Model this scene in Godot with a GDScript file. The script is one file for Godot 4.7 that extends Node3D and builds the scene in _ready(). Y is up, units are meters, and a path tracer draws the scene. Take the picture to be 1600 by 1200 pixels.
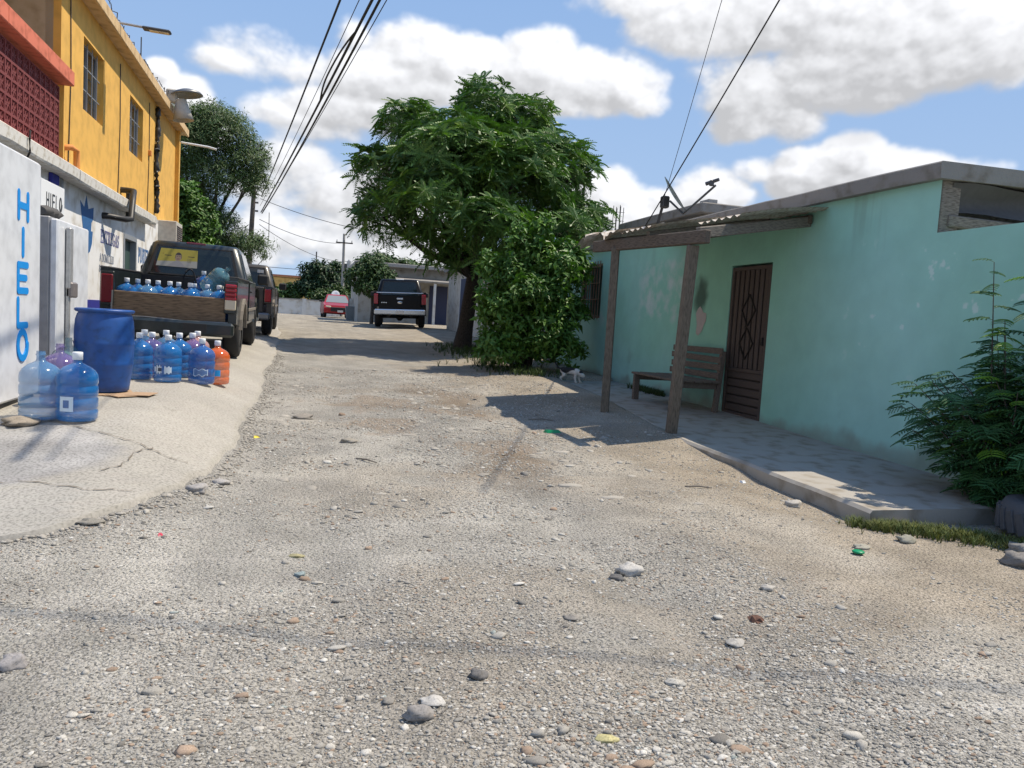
extends Node3D

# ---------------------------------------------------------------- shape collector
class Shape:
	var st := SurfaceTool.new()
	var xf := Transform3D()
	var colored := false
	var col := Color(1, 1, 1)
	func _init():
		st.begin(Mesh.PRIMITIVE_TRIANGLES)
		st.set_smooth_group(-1)
	func at(t: Transform3D):
		xf = t
		return self
	func tint(c: Color):
		colored = true
		col = c
		return self
	func v(p: Vector3, uv = null):
		if colored: st.set_color(col)
		if uv != null: st.set_uv(uv)
		st.add_vertex(xf * p)
	func tri(a, b, c, ua = null, ub = null, uc = null):
		v(a, ua); v(b, ub); v(c, uc)
	func quad(a, b, c, d):
		tri(a, b, c); tri(a, c, d)
	func quv(a, b, c, d, r: Rect2):
		var p = [r.position, Vector2(r.end.x, r.position.y), r.end, Vector2(r.position.x, r.end.y)]
		tri(a, b, c, p[0], p[1], p[2]); tri(a, c, d, p[0], p[2], p[3])
	func otri(a, b, c, m):
		if (c - a).cross(b - a).dot((a + b + c) / 3.0 - m) < 0.0: tri(a, c, b)
		else: tri(a, b, c)
	func oquad(a, b, c, d, m):
		otri(a, b, c, m); otri(a, c, d, m)
	func smooth(on: bool):
		st.set_smooth_group(0 if on else -1)
		return self
	func box(c: Vector3, s: Vector3, bev := 0.0, bs := Basis.IDENTITY):
		var old = xf
		xf = xf * Transform3D(bs, c)
		var h = s * 0.5
		var b = minf(bev, minf(h.x, minf(h.y, h.z)) * 0.9)
		var o = Vector3.ZERO
		if b <= 0.0:
			for k in 3:
				for sg in [-1.0, 1.0]:
					var q = []
					for p in [[-1, -1], [1, -1], [1, 1], [-1, 1]]:
						var w = Vector3()
						w[k] = sg * h[k]; w[(k + 1) % 3] = p[0] * h[(k + 1) % 3]; w[(k + 2) % 3] = p[1] * h[(k + 2) % 3]
						q.append(w)
					oquad(q[0], q[1], q[2], q[3], o)
		else:
			var pt = func(k, sx, sy, sz):
				var w = Vector3(sx * (h.x - b), sy * (h.y - b), sz * (h.z - b))
				w[k] = [sx, sy, sz][k] * h[k]
				return w
			for k in 3:
				for sg in [-1, 1]:
					var q = []
					for p in [[-1, -1], [1, -1], [1, 1], [-1, 1]]:
						var s3 = [0, 0, 0]
						s3[k] = sg; s3[(k + 1) % 3] = p[0]; s3[(k + 2) % 3] = p[1]
						q.append(pt.call(k, s3[0], s3[1], s3[2]))
					oquad(q[0], q[1], q[2], q[3], o)
				var l = (k + 1) % 3
				var m = (k + 2) % 3
				for s1 in [-1, 1]:
					for s2 in [-1, 1]:
						var sa = [0, 0, 0]
						sa[k] = s1; sa[l] = s2; sa[m] = -1
						var sb = sa.duplicate()
						sb[m] = 1
						oquad(pt.call(k, sa[0], sa[1], sa[2]), pt.call(l, sa[0], sa[1], sa[2]), pt.call(l, sb[0], sb[1], sb[2]), pt.call(k, sb[0], sb[1], sb[2]), o)
			for sx in [-1, 1]:
				for sy in [-1, 1]:
					for sz in [-1, 1]:
						otri(pt.call(0, sx, sy, sz), pt.call(1, sx, sy, sz), pt.call(2, sx, sy, sz), o)
		xf = old
		return self
	func bar(p0: Vector3, p1: Vector3, w: float, t: float, bev := 0.0, up := Vector3.UP):
		var d = p1 - p0
		var y = d.normalized()
		var x = up.cross(y)
		if x.length() < 0.01: x = Vector3.RIGHT.cross(y)
		x = x.normalized()
		return box((p0 + p1) / 2.0, Vector3(w, d.length(), t), bev, Basis(x, y, x.cross(y)))
	func cyl(p0: Vector3, p1: Vector3, r0: float, r1: float, n := 10, caps := true, sm := true):
		var y = (p1 - p0).normalized()
		var x = (Vector3.RIGHT if absf(y.x) < 0.9 else Vector3.BACK).cross(y).normalized()
		var z = x.cross(y)
		for i in n:
			var a = TAU * i / n
			var b = TAU * (i + 1) / n
			var da = x * cos(a) + z * sin(a)
			var db = x * cos(b) + z * sin(b)
			smooth(sm)
			oquad(p0 + da * r0, p0 + db * r0, p1 + db * r1, p1 + da * r1, (p0 + p1) / 2.0)
			smooth(false)
			if caps:
				otri(p0, p0 + da * r0, p0 + db * r0, (p0 + p1) / 2.0)
				otri(p1, p1 + da * r1, p1 + db * r1, (p0 + p1) / 2.0)
		return self
	func tube(pts: Array, rad, n := 6):
		var rings = []
		for i in pts.size():
			var d = (pts[mini(i + 1, pts.size() - 1)] - pts[maxi(i - 1, 0)]).normalized()
			var x = d.cross(Vector3.UP if absf(d.y) < 0.95 else Vector3.RIGHT).normalized()
			var z = x.cross(d)
			var r = rad[i] if rad is Array else rad
			var ring = []
			for k in n: ring.append(pts[i] + (x * cos(TAU * k / n) + z * sin(TAU * k / n)) * r)
			rings.append(ring)
		return loft(rings, true, true, true)
	func loft(rings: Array, closed := true, caps := true, sm := true):
		var n = rings[0].size()
		for i in rings.size() - 1:
			var m = Vector3()
			for k in n: m += rings[i][k] + rings[i + 1][k]
			m /= 2.0 * n
			smooth(sm)
			for k in (n if closed else n - 1):
				var l = (k + 1) % n
				if closed: oquad(rings[i][k], rings[i][l], rings[i + 1][l], rings[i + 1][k], m)
				else: quad(rings[i][k], rings[i][l], rings[i + 1][l], rings[i + 1][k])
		smooth(false)
		if caps and closed:
			var mm = Vector3()
			for r in rings: mm += r[0] + r[n / 2]
			mm /= 2.0 * rings.size()
			for r in [rings[0], rings[-1]]:
				var c = Vector3()
				for k in n: c += r[k]
				c /= n
				for k in n: otri(c, r[k], r[(k + 1) % n], mm)
		return self
	func lathe(pr: Array, n := 20, sm := true):
		smooth(sm)
		for i in pr.size() - 1:
			for k in n:
				var a = TAU * k / n
				var b = TAU * (k + 1) / n
				var da = Vector3(cos(a), 0, sin(a))
				var db = Vector3(cos(b), 0, sin(b))
				var p = [da * pr[i].x + Vector3(0, pr[i].y, 0), db * pr[i].x + Vector3(0, pr[i].y, 0), db * pr[i + 1].x + Vector3(0, pr[i + 1].y, 0), da * pr[i + 1].x + Vector3(0, pr[i + 1].y, 0)]
				if pr[i].x > 0.0001: tri(p[0], p[1], p[2])
				if pr[i + 1].x > 0.0001: tri(p[0], p[2], p[3])
		smooth(false)
		return self
	# polygon in the xy plane pulled from z0 to z1
	func extrude(poly: PackedVector2Array, z0: float, z1: float):
		var ids = Geometry2D.triangulate_polygon(poly)
		var m = Vector3()
		for k in range(0, ids.size(), 3):
			for z in [z0, z1]:
				var a = Vector3(poly[ids[k]].x, poly[ids[k]].y, z)
				var b = Vector3(poly[ids[k + 1]].x, poly[ids[k + 1]].y, z)
				var c = Vector3(poly[ids[k + 2]].x, poly[ids[k + 2]].y, z)
				m = Vector3(a.x, a.y, (z0 + z1) / 2.0)
				otri(a, b, c, m)
		var cw = Geometry2D.is_polygon_clockwise(poly)
		for k in poly.size():
			var a = poly[k]
			var b = poly[(k + 1) % poly.size()]
			var q = [Vector3(a.x, a.y, z0), Vector3(b.x, b.y, z0), Vector3(b.x, b.y, z1), Vector3(a.x, a.y, z1)]
			var out = Vector3(b.y - a.y, a.x - b.x, 0) * (-1.0 if cw else 1.0)
			if (q[2] - q[0]).cross(q[1] - q[0]).dot(out) > 0.0: quad(q[0], q[1], q[2], q[3])
			else: quad(q[3], q[2], q[1], q[0])
		return self
	func done() -> ArrayMesh:
		st.generate_normals()
		st.index()
		return st.commit()

# ---------------------------------------------------------------- scene helpers
var M := {}
var used := {}
var rng := RandomNumberGenerator.new()

func numbered(called: String) -> String:
	if not used.has(called):
		used[called] = 0
		return called
	used[called] += 1
	return "%s_%03d" % [called, used[called]]

func tag(o, label, category, group = ""):
	o.set_meta("label", label)
	o.set_meta("category", category)
	if group != "": o.set_meta("group", group)
	return o

func thing(called, label, category, at = Vector3.ZERO, turn = 0.0, group = ""):
	var o := Node3D.new()
	o.name = numbered(called)
	add_child(o)
	o.position = at
	o.rotation.y = turn
	return tag(o, label, category, group)

func part(parent, called, shape, mat, at = null):
	var o := MeshInstance3D.new()
	o.name = called
	o.mesh = shape.done() if shape is Shape else shape
	o.material_override = mat if mat is Material else M[mat]
	parent.add_child(o, true)
	if at is Vector3: o.position = at
	elif at is Transform3D: o.transform = at
	return o

func solo(called, shape, mat, label, category, at = Vector3.ZERO, group = ""):
	var o = part(self, numbered(called), shape, mat, at)
	return tag(o, label, category, group)

func struct(called, shape, mat):
	var o = part(self, numbered(called), shape, mat)
	o.set_meta("kind", "structure")
	return o

func clone(src, at, turn, label, group = ""):
	var c = src.duplicate()
	var base: String = src.name
	var re := RegEx.create_from_string("_[0-9]{3}$")
	c.name = numbered(re.sub(base, ""))
	add_child(c)
	c.position = at
	c.rotation.y = turn
	c.set_meta("label", label)
	if group != "": c.set_meta("group", group)
	return c

func lin(r, g, b) -> Color:
	return Color(r, g, b).linear_to_srgb()

func noise_tex(sd: int, freq: float, ramp: Array, size := 512, kind := FastNoiseLite.TYPE_SIMPLEX_SMOOTH, oct := 4) -> NoiseTexture2D:
	var n := FastNoiseLite.new()
	n.seed = sd
	n.frequency = freq
	n.noise_type = kind
	n.fractal_octaves = oct
	if kind == FastNoiseLite.TYPE_CELLULAR:
		n.cellular_return_type = FastNoiseLite.RETURN_DISTANCE
		n.fractal_type = FastNoiseLite.FRACTAL_NONE if oct < 2 else FastNoiseLite.FRACTAL_FBM
	var t := NoiseTexture2D.new()
	t.width = size
	t.height = size
	t.seamless = true
	t.noise = n
	var g := Gradient.new()
	var offs := PackedFloat32Array()
	var cols := PackedColorArray()
	for r in ramp:
		offs.append(r[0])
		cols.append(r[1] if r[1] is Color else Color(r[1], r[1], r[1]))
	g.offsets = offs
	g.colors = cols
	t.color_ramp = g
	return t

var T := {}

func mat(key, c: Color, rough := 0.8, metal := 0.0, opt := {}):
	var m := StandardMaterial3D.new()
	m.resource_name = key
	m.albedo_color = c
	m.roughness = rough
	m.metallic = metal
	if opt.has("tex"):
		m.albedo_texture = T[opt.tex]
	if opt.has("bump"):
		m.heightmap_enabled = true
		m.heightmap_texture = T[opt.get("bumptex", opt.get("tex", "mottle"))]
		m.heightmap_scale = opt.bump
	if opt.has("tex") or opt.has("bump"):
		var s = opt.get("scale", 1.0)
		m.uv1_triplanar = not opt.get("uv", false)
		m.uv1_world_triplanar = opt.get("world", true) and m.uv1_triplanar
		m.uv1_scale = s if s is Vector3 else Vector3(s, s, s)
	if opt.has("roughtex"):
		m.roughness_texture = T[opt.roughtex]
	if opt.get("vc", false): m.vertex_color_use_as_albedo = true
	if opt.has("back"):
		m.backlight_enabled = true
		m.backlight = opt.back
	if opt.has("alpha"):
		m.transparency = BaseMaterial3D.TRANSPARENCY_ALPHA
		m.albedo_color.a = opt.alpha
	if opt.has("coat"):
		m.clearcoat_enabled = true
		m.clearcoat = opt.coat
		m.clearcoat_roughness = 0.08
	if opt.has("spec"): m.metallic_specular = opt.spec
	M[key] = m
	return m

func tab(t: Array, x: float) -> float:
	# table of [key, value] with falling keys, eased between
	if x >= t[0][0]: return t[0][1]
	for i in t.size() - 1:
		if x >= t[i + 1][0]:
			var f = (t[i][0] - x) / (t[i][0] - t[i + 1][0])
			return lerpf(t[i][1], t[i + 1][1], f)
	return t[-1][1]

const ROAD := [[-2.0, 0.0], [-4.0, 0.01], [-6.0, 0.05], [-8.0, 0.12], [-12.0, 0.25], [-16.0, 0.35], [-20.0, 0.46], [-24.0, 0.6], [-29.0, 0.75], [-35.0, 0.82], [-45.0, 0.86], [-60.0, 0.86]]
const PAD := [[-3.7, 0.0], [-4.3, 0.04], [-4.8, 0.12], [-5.4, 0.26], [-6.0, 0.38], [-7.0, 0.405], [-9.0, 0.42], [-12.0, 0.48], [-16.0, 0.53], [-23.0, 0.6], [-29.0, 0.75], [-45.0, 0.86]]
const EDGE := [[-3.6, -9.0], [-3.85, -5.0], [-4.05, -2.6], [-4.27, -1.42], [-4.37, -1.22], [-4.53, -1.05], [-4.79, -0.87], [-5.22, -0.69], [-5.76, -0.59], [-6.7, -0.5], [-8.24, -0.53], [-12.4, -0.5], [-16.0, -0.5], [-23.0, -0.6], [-27.0, -0.95]]
const SLAB := [[-4.0, 0.1], [-4.6, 0.105], [-6.0, 0.13], [-7.3, 0.16], [-8.6, 0.21], [-10.0, 0.235], [-13.0, 0.28], [-16.0, 0.31]]

var bumps := FastNoiseLite.new()

func H(x: float, z: float) -> float:
	var r := (tab(ROAD, z - 0.8) + tab(ROAD, z) + tab(ROAD, z + 0.8)) / 3.0
	var p := (tab(PAD, z - 0.3) + tab(PAD, z) + tab(PAD, z + 0.3)) / 3.0
	var h := lerpf(r, maxf(p, r), smoothstep(-0.3, -1.25, x))
	h += 0.07 * smoothstep(2.4, 4.2, x) * smoothstep(-6.4, -8.0, z)
	h -= 0.05 * smoothstep(3.3, 3.9, x) * smoothstep(-6.5, -5.7, z) * smoothstep(-4.2, -4.7, z)
	return h

# ---------------------------------------------------------------- materials
func make_textures():
	T.mottle = noise_tex(3, 0.012, [[0.0, 0.88], [0.35, 0.94], [0.6, 0.98], [1.0, 1.0]], 512, FastNoiseLite.TYPE_SIMPLEX_SMOOTH, 6)
	T.fine = noise_tex(5, 0.06, [[0.0, 0.62], [0.45, 0.9], [1.0, 1.0]], 512, FastNoiseLite.TYPE_SIMPLEX_SMOOTH, 4)
	T.gravel = noise_tex(7, 0.035, [[0.0, 1.0], [0.35, 0.9], [0.6, 0.68], [0.85, 0.4], [1.0, 0.35]], 1024, FastNoiseLite.TYPE_CELLULAR, 3)
	T.grit = noise_tex(8, 0.09, [[0.0, 0.6], [0.4, 0.8], [0.65, 0.93], [1.0, 1.0]], 1024, FastNoiseLite.TYPE_SIMPLEX_SMOOTH, 5)
	T.concrete = noise_tex(11, 0.016, [[0.0, 0.8], [0.4, 0.92], [0.55, 0.97], [1.0, 1.0]], 1024, FastNoiseLite.TYPE_SIMPLEX_SMOOTH, 7)
	T.bark = noise_tex(13, 0.03, [[0.0, 0.3], [0.5, 0.75], [1.0, 1.0]], 256, FastNoiseLite.TYPE_SIMPLEX_SMOOTH, 4)
	T.wood = noise_tex(23, 0.03, [[0.0, 0.55], [0.4, 0.82], [1.0, 1.0]], 256, FastNoiseLite.TYPE_SIMPLEX_SMOOTH, 3)
	T.chips = noise_tex(29, 0.1, [[0.0, 0.58], [0.3, 0.82], [0.7, 0.94], [1.0, 1.0]], 1024, FastNoiseLite.TYPE_CELLULAR, 1)
	T.chips.noise.cellular_return_type = FastNoiseLite.RETURN_CELL_VALUE
	T.rust = noise_tex(17, 0.02, [[0.0, Color(0.6, 0.48, 0.38)], [0.4, Color(0.85, 0.81, 0.77)], [0.6, Color(0.95, 0.94, 0.92)], [1.0, Color(1, 1, 1)]], 512, FastNoiseLite.TYPE_SIMPLEX_SMOOTH, 5)
	T.stain = noise_tex(19, 0.008, [[0.0, Color(0.8, 0.77, 0.73)], [0.3, Color(0.93, 0.92, 0.9)], [0.5, Color(0.98, 0.98, 0.98)], [1.0, Color(1, 1, 1)]], 512, FastNoiseLite.TYPE_SIMPLEX_SMOOTH, 6)

func make_materials():
	mat("ground", Color(1, 1, 1), 0.95, 0, {"tex": "chips", "vc": true, "bump": 1.5, "bumptex": "gravel", "scale": 1.6, "spec": 0.25})
	mat("stone", Color(1, 1, 1), 0.9, 0, {"tex": "fine", "vc": true, "scale": 6.0, "spec": 0.3})
	mat("pad", Color(1, 1, 1), 0.92, 0, {"tex": "fine", "vc": true, "bump": 0.18, "bumptex": "grit", "scale": 1.3, "spec": 0.25})
	mat("crack_dirt", lin(0.16, 0.135, 0.105), 0.95)
	mat("slab", lin(0.37, 0.345, 0.305), 0.92, 0, {"tex": "stain", "bump": 0.25, "bumptex": "fine", "scale": 0.8, "spec": 0.25})
	mat("roofslab", lin(0.26, 0.245, 0.225), 0.95, 0, {"tex": "stain", "bump": 0.8, "bumptex": "fine", "scale": 0.8})
	mat("cement", lin(0.36, 0.35, 0.33), 0.95, 0, {"tex": "concrete", "bump": 0.5, "bumptex": "fine", "scale": 0.6})
	mat("old_timber", lin(0.2, 0.165, 0.125), 0.9, 0, {"tex": "wood", "bump": 0.4, "scale": Vector3(7, 1.2, 7)})
	mat("beam_timber", lin(0.16, 0.125, 0.095), 0.9, 0, {"tex": "wood", "bump": 0.4, "scale": Vector3(7, 7, 1.2)})
	mat("grey_timber", lin(0.27, 0.235, 0.195), 0.9, 0, {"tex": "wood", "bump": 0.4, "scale": Vector3(1.5, 8, 8)})
	mat("bench_timber", lin(0.21, 0.165, 0.13), 0.9, 0, {"tex": "wood", "bump": 0.4, "scale": Vector3(8, 8, 1.3)})
	mat("plank_timber", lin(0.24, 0.165, 0.1), 0.85, 0, {"tex": "wood", "bump": 0.15, "scale": Vector3(0.7, 6, 4), "world": false})
	mat("tin", lin(0.62, 0.59, 0.54), 0.6, 0.1, {"tex": "rust", "scale": 1.3})
	mat("door_brown", lin(0.105, 0.075, 0.06), 0.75, 0, {"tex": "fine", "bump": 0.15, "scale": 2.0})
	mat("door_dark", lin(0.05, 0.038, 0.033), 0.8, 0, {"tex": "fine", "scale": 2.0})
	mat("iron", lin(0.035, 0.03, 0.028), 0.6, 0.4, {"tex": "rust", "scale": 3.0})
	mat("grille_rust", lin(0.34, 0.26, 0.2), 0.7, 0.2, {"tex": "rust", "scale": 4.0})
	mat("dark_inside", lin(0.012, 0.012, 0.012), 0.9)
	mat("tarp", lin(0.085, 0.082, 0.08), 0.8, 0, {"tex": "mottle", "scale": 2.0})
	mat("wire", lin(0.012, 0.012, 0.013), 0.7)
	mat("wire_grey", lin(0.05, 0.05, 0.055), 0.7)
	mat("galv", lin(0.5, 0.5, 0.49), 0.45, 0.6, {"tex": "mottle", "scale": 3.0})
	mat("steel_dark", lin(0.09, 0.09, 0.092), 0.5, 0.5)
	mat("dish_glass", lin(0.33, 0.42, 0.47), 0.35, 0.2)
	mat("yellow", lin(0.78, 0.45, 0.095), 0.85, 0, {"tex": "mottle", "bump": 0.3, "bumptex": "fine", "scale": 0.4})
	mat("yellow_trim", lin(0.66, 0.47, 0.25), 0.85, 0, {"tex": "stain", "bump": 0.3, "bumptex": "fine", "scale": 0.8})
	mat("return_wall", lin(0.52, 0.43, 0.28), 0.9, 0, {"tex": "stain", "scale": 0.5})
	mat("white_wall", lin(0.8, 0.81, 0.81), 0.85, 0, {"tex": "stain", "bump": 0.3, "bumptex": "fine", "scale": 0.45})
	mat("ledge", lin(0.62, 0.61, 0.57), 0.9, 0, {"tex": "stain", "bump": 0.5, "bumptex": "fine", "scale": 1.6})
	mat("red_block", lin(0.2, 0.045, 0.045), 0.8, 0, {"tex": "mottle", "scale": 2.0})
	mat("coral", lin(0.66, 0.185, 0.11), 0.85, 0, {"tex": "stain", "scale": 1.2})
	mat("blue_dado", lin(0.025, 0.03, 0.3), 0.7, 0, {"tex": "mottle", "scale": 1.0})
	mat("sign_blue", lin(0.0, 0.24, 0.66), 0.6)
	mat("paint_blue", lin(0.025, 0.13, 0.34), 0.7, 0, {"tex": "mottle", "scale": 2.5})
	mat("paint_sky", lin(0.2, 0.47, 0.68), 0.7, 0, {"tex": "mottle", "scale": 2.5})
	mat("paint_violet", lin(0.13, 0.14, 0.32), 0.7, 0, {"tex": "mottle", "scale": 2.5})
	mat("paint_grey", lin(0.16, 0.19, 0.25), 0.7)
	mat("ink", lin(0.03, 0.035, 0.045), 0.6)
	mat("enamel", lin(0.72, 0.745, 0.775), 0.35, 0, {"tex": "mottle", "scale": 0.7, "coat": 0.15})
	mat("enamel_shaded", lin(0.3, 0.305, 0.315), 0.4, 0, {"tex": "mottle", "scale": 0.9})  # white freezer's shaded side: the shade is put into this grey
	mat("board_white", lin(0.74, 0.76, 0.77), 0.5)
	mat("rubber", lin(0.028, 0.028, 0.029), 0.85, 0, {"tex": "fine", "bump": 0.2, "scale": 5.0})
	mat("old_rubber", lin(0.085, 0.085, 0.09), 0.85, 0, {"tex": "mottle", "bump": 0.3, "bumptex": "fine", "scale": 3.0})
	mat("black_pipe", lin(0.02, 0.02, 0.02), 0.5)
	mat("orange_pipe", lin(0.62, 0.24, 0.06), 0.7)
	mat("window_glass", lin(0.03, 0.04, 0.045), 0.08, 0, {"alpha": 0.55})
	mat("dark_pane", lin(0.06, 0.07, 0.075), 0.12)  # opaque; the darkness of unlit rooms is put into its colour
	mat("room_wall", lin(0.35, 0.33, 0.3), 0.9)
	mat("window_frame", lin(0.3, 0.32, 0.34), 0.5, 0.3)
	mat("curtain", lin(0.5, 0.5, 0.47), 0.9, 0, {"tex": "mottle", "scale": 2.0})
	mat("green_door", lin(0.035, 0.075, 0.065), 0.6, 0, {"tex": "mottle", "scale": 2.0})
	mat("beige", lin(0.56, 0.53, 0.47), 0.7, 0, {"tex": "mottle", "scale": 1.0})
	mat("barrel_blue", lin(0.012, 0.075, 0.29), 0.42, 0, {"tex": "stain", "scale": 2.2, "world": false})
	mat("cardboard", lin(0.42, 0.28, 0.17), 0.9, 0, {"tex": "mottle", "scale": 4.0})
	mat("cap_white", lin(0.75, 0.78, 0.8), 0.5)
	mat("cap_blue", lin(0.06, 0.14, 0.4), 0.5)
	mat("print_white", lin(0.62, 0.72, 0.8), 0.6)
	mat("print_dark", lin(0.04, 0.06, 0.1), 0.6)
	mat("print_cyan", lin(0.02, 0.35, 0.75), 0.6)
	for b in [["bottle_blue", 0.018, 0.17, 0.47, 0.6], ["bottle_pale", 0.1, 0.27, 0.5, 0.48], ["bottle_violet", 0.16, 0.1, 0.32, 0.5], ["bottle_orange", 0.72, 0.14, 0.025, 0.62], ["bottle_teal", 0.12, 0.28, 0.33, 0.45], ["bottle_deep", 0.02, 0.13, 0.4, 0.62], ["bottle_pink", 0.6, 0.35, 0.33, 0.55]]:
		mat(b[0], lin(b[1], b[2], b[3]), 0.12, 0, {"alpha": b[4]})
	# vehicles
	mat("car_green", lin(0.014, 0.021, 0.021), 0.38, 0.1, {"tex": "stain", "scale": 1.5, "coat": 0.5, "world": false})
	mat("car_brown", lin(0.055, 0.05, 0.045), 0.45, 0.15, {"tex": "stain", "scale": 1.5, "coat": 0.3, "world": false})
	mat("car_black", lin(0.005, 0.005, 0.006), 0.3, 0.0, {"coat": 0.12, "spec": 0.3})
	mat("car_red", lin(0.3, 0.012, 0.018), 0.35, 0.0, {"coat": 0.3, "spec": 0.4})
	mat("dusty_trim", lin(0.2, 0.175, 0.145), 0.8, 0, {"tex": "mottle", "scale": 3.0})
	mat("car_plastic", lin(0.02, 0.02, 0.021), 0.7)
	mat("chrome", lin(0.6, 0.6, 0.6), 0.22, 0.9)
	mat("rim", lin(0.22, 0.22, 0.22), 0.45, 0.7)
	mat("tail_red", lin(0.3, 0.012, 0.02), 0.2, 0, {"coat": 0.5})
	mat("tail_dark", lin(0.13, 0.006, 0.012), 0.25, 0, {"coat": 0.5})
	mat("lamp_clear", lin(0.55, 0.48, 0.36), 0.25, 0, {"coat": 0.5})
	mat("auto_glass", lin(0.012, 0.022, 0.022), 0.05, 0, {"alpha": 0.7})
	mat("plate", lin(0.6, 0.6, 0.58), 0.5)
	mat("seat_cloth", lin(0.05, 0.05, 0.05), 0.9)
	# plants
	mat("bark_dark", lin(0.075, 0.06, 0.048), 0.95, 0, {"tex": "bark", "bump": 1.2, "scale": Vector3(5, 1.5, 5)})
	mat("bark_grey", lin(0.16, 0.14, 0.12), 0.95, 0, {"tex": "bark", "bump": 1.0, "scale": Vector3(5, 1.5, 5)})
	for l in [["leaf_china", 0.09, 0.18, 0.045], ["leaf_citrus", 0.085, 0.18, 0.035], ["leaf_mesquite", 0.115, 0.17, 0.06], ["leaf_bright", 0.085, 0.18, 0.04], ["leaf_leucaena", 0.06, 0.15, 0.06], ["leaf_far", 0.05, 0.095, 0.035]]:
		var m = mat(l[0], Color(1, 1, 1), 0.5, 0, {"vc": true, "spec": 0.45})
		m.albedo_color = lin(l[1], l[2], l[3])
		m.backlight_enabled = true
		m.backlight = Color(0.5, 0.6, 0.25)
	mat("grass", lin(0.09, 0.125, 0.03), 0.8, 0, {"vc": true, "back": Color(0.3, 0.35, 0.15)})
	mat("fur", Color(1, 1, 1), 0.95, 0, {"vc": true})
	mat("wood_pole", lin(0.17, 0.15, 0.13), 0.9, 0, {"tex": "bark", "bump": 0.3, "scale": Vector3(6, 0.8, 6)})
	mat("concrete_pole", lin(0.36, 0.35, 0.33), 0.9, 0, {"tex": "concrete", "scale": 1.0})
	mat("far_white", lin(0.62, 0.63, 0.62), 0.9, 0, {"tex": "stain", "scale": 0.35})
	mat("far_yellow", lin(0.6, 0.42, 0.15), 0.9, 0, {"tex": "stain", "scale": 0.3})
	mat("far_grey", lin(0.4, 0.39, 0.36), 0.9, 0, {"tex": "stain", "scale": 0.5})
	mat("far_roof", lin(0.4, 0.17, 0.1), 0.9)
	mat("pale_wall", lin(0.55, 0.52, 0.46), 0.9, 0, {"tex": "stain", "bump": 0.4, "bumptex": "fine", "scale": 0.7})
	mat("bin_grey", lin(0.2, 0.22, 0.23), 0.6)
	mat("blue_door", lin(0.03, 0.04, 0.09), 0.7)
	mat("trash_green", lin(0.0, 0.25, 0.1), 0.4)
	mat("trash_yellow", lin(0.65, 0.5, 0.02), 0.5)
	mat("trash_pink", lin(0.6, 0.06, 0.1), 0.5)
	mat("trash_white", lin(0.7, 0.72, 0.73), 0.5)
	mat("trash_rust", lin(0.12, 0.06, 0.04), 0.9)

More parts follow.
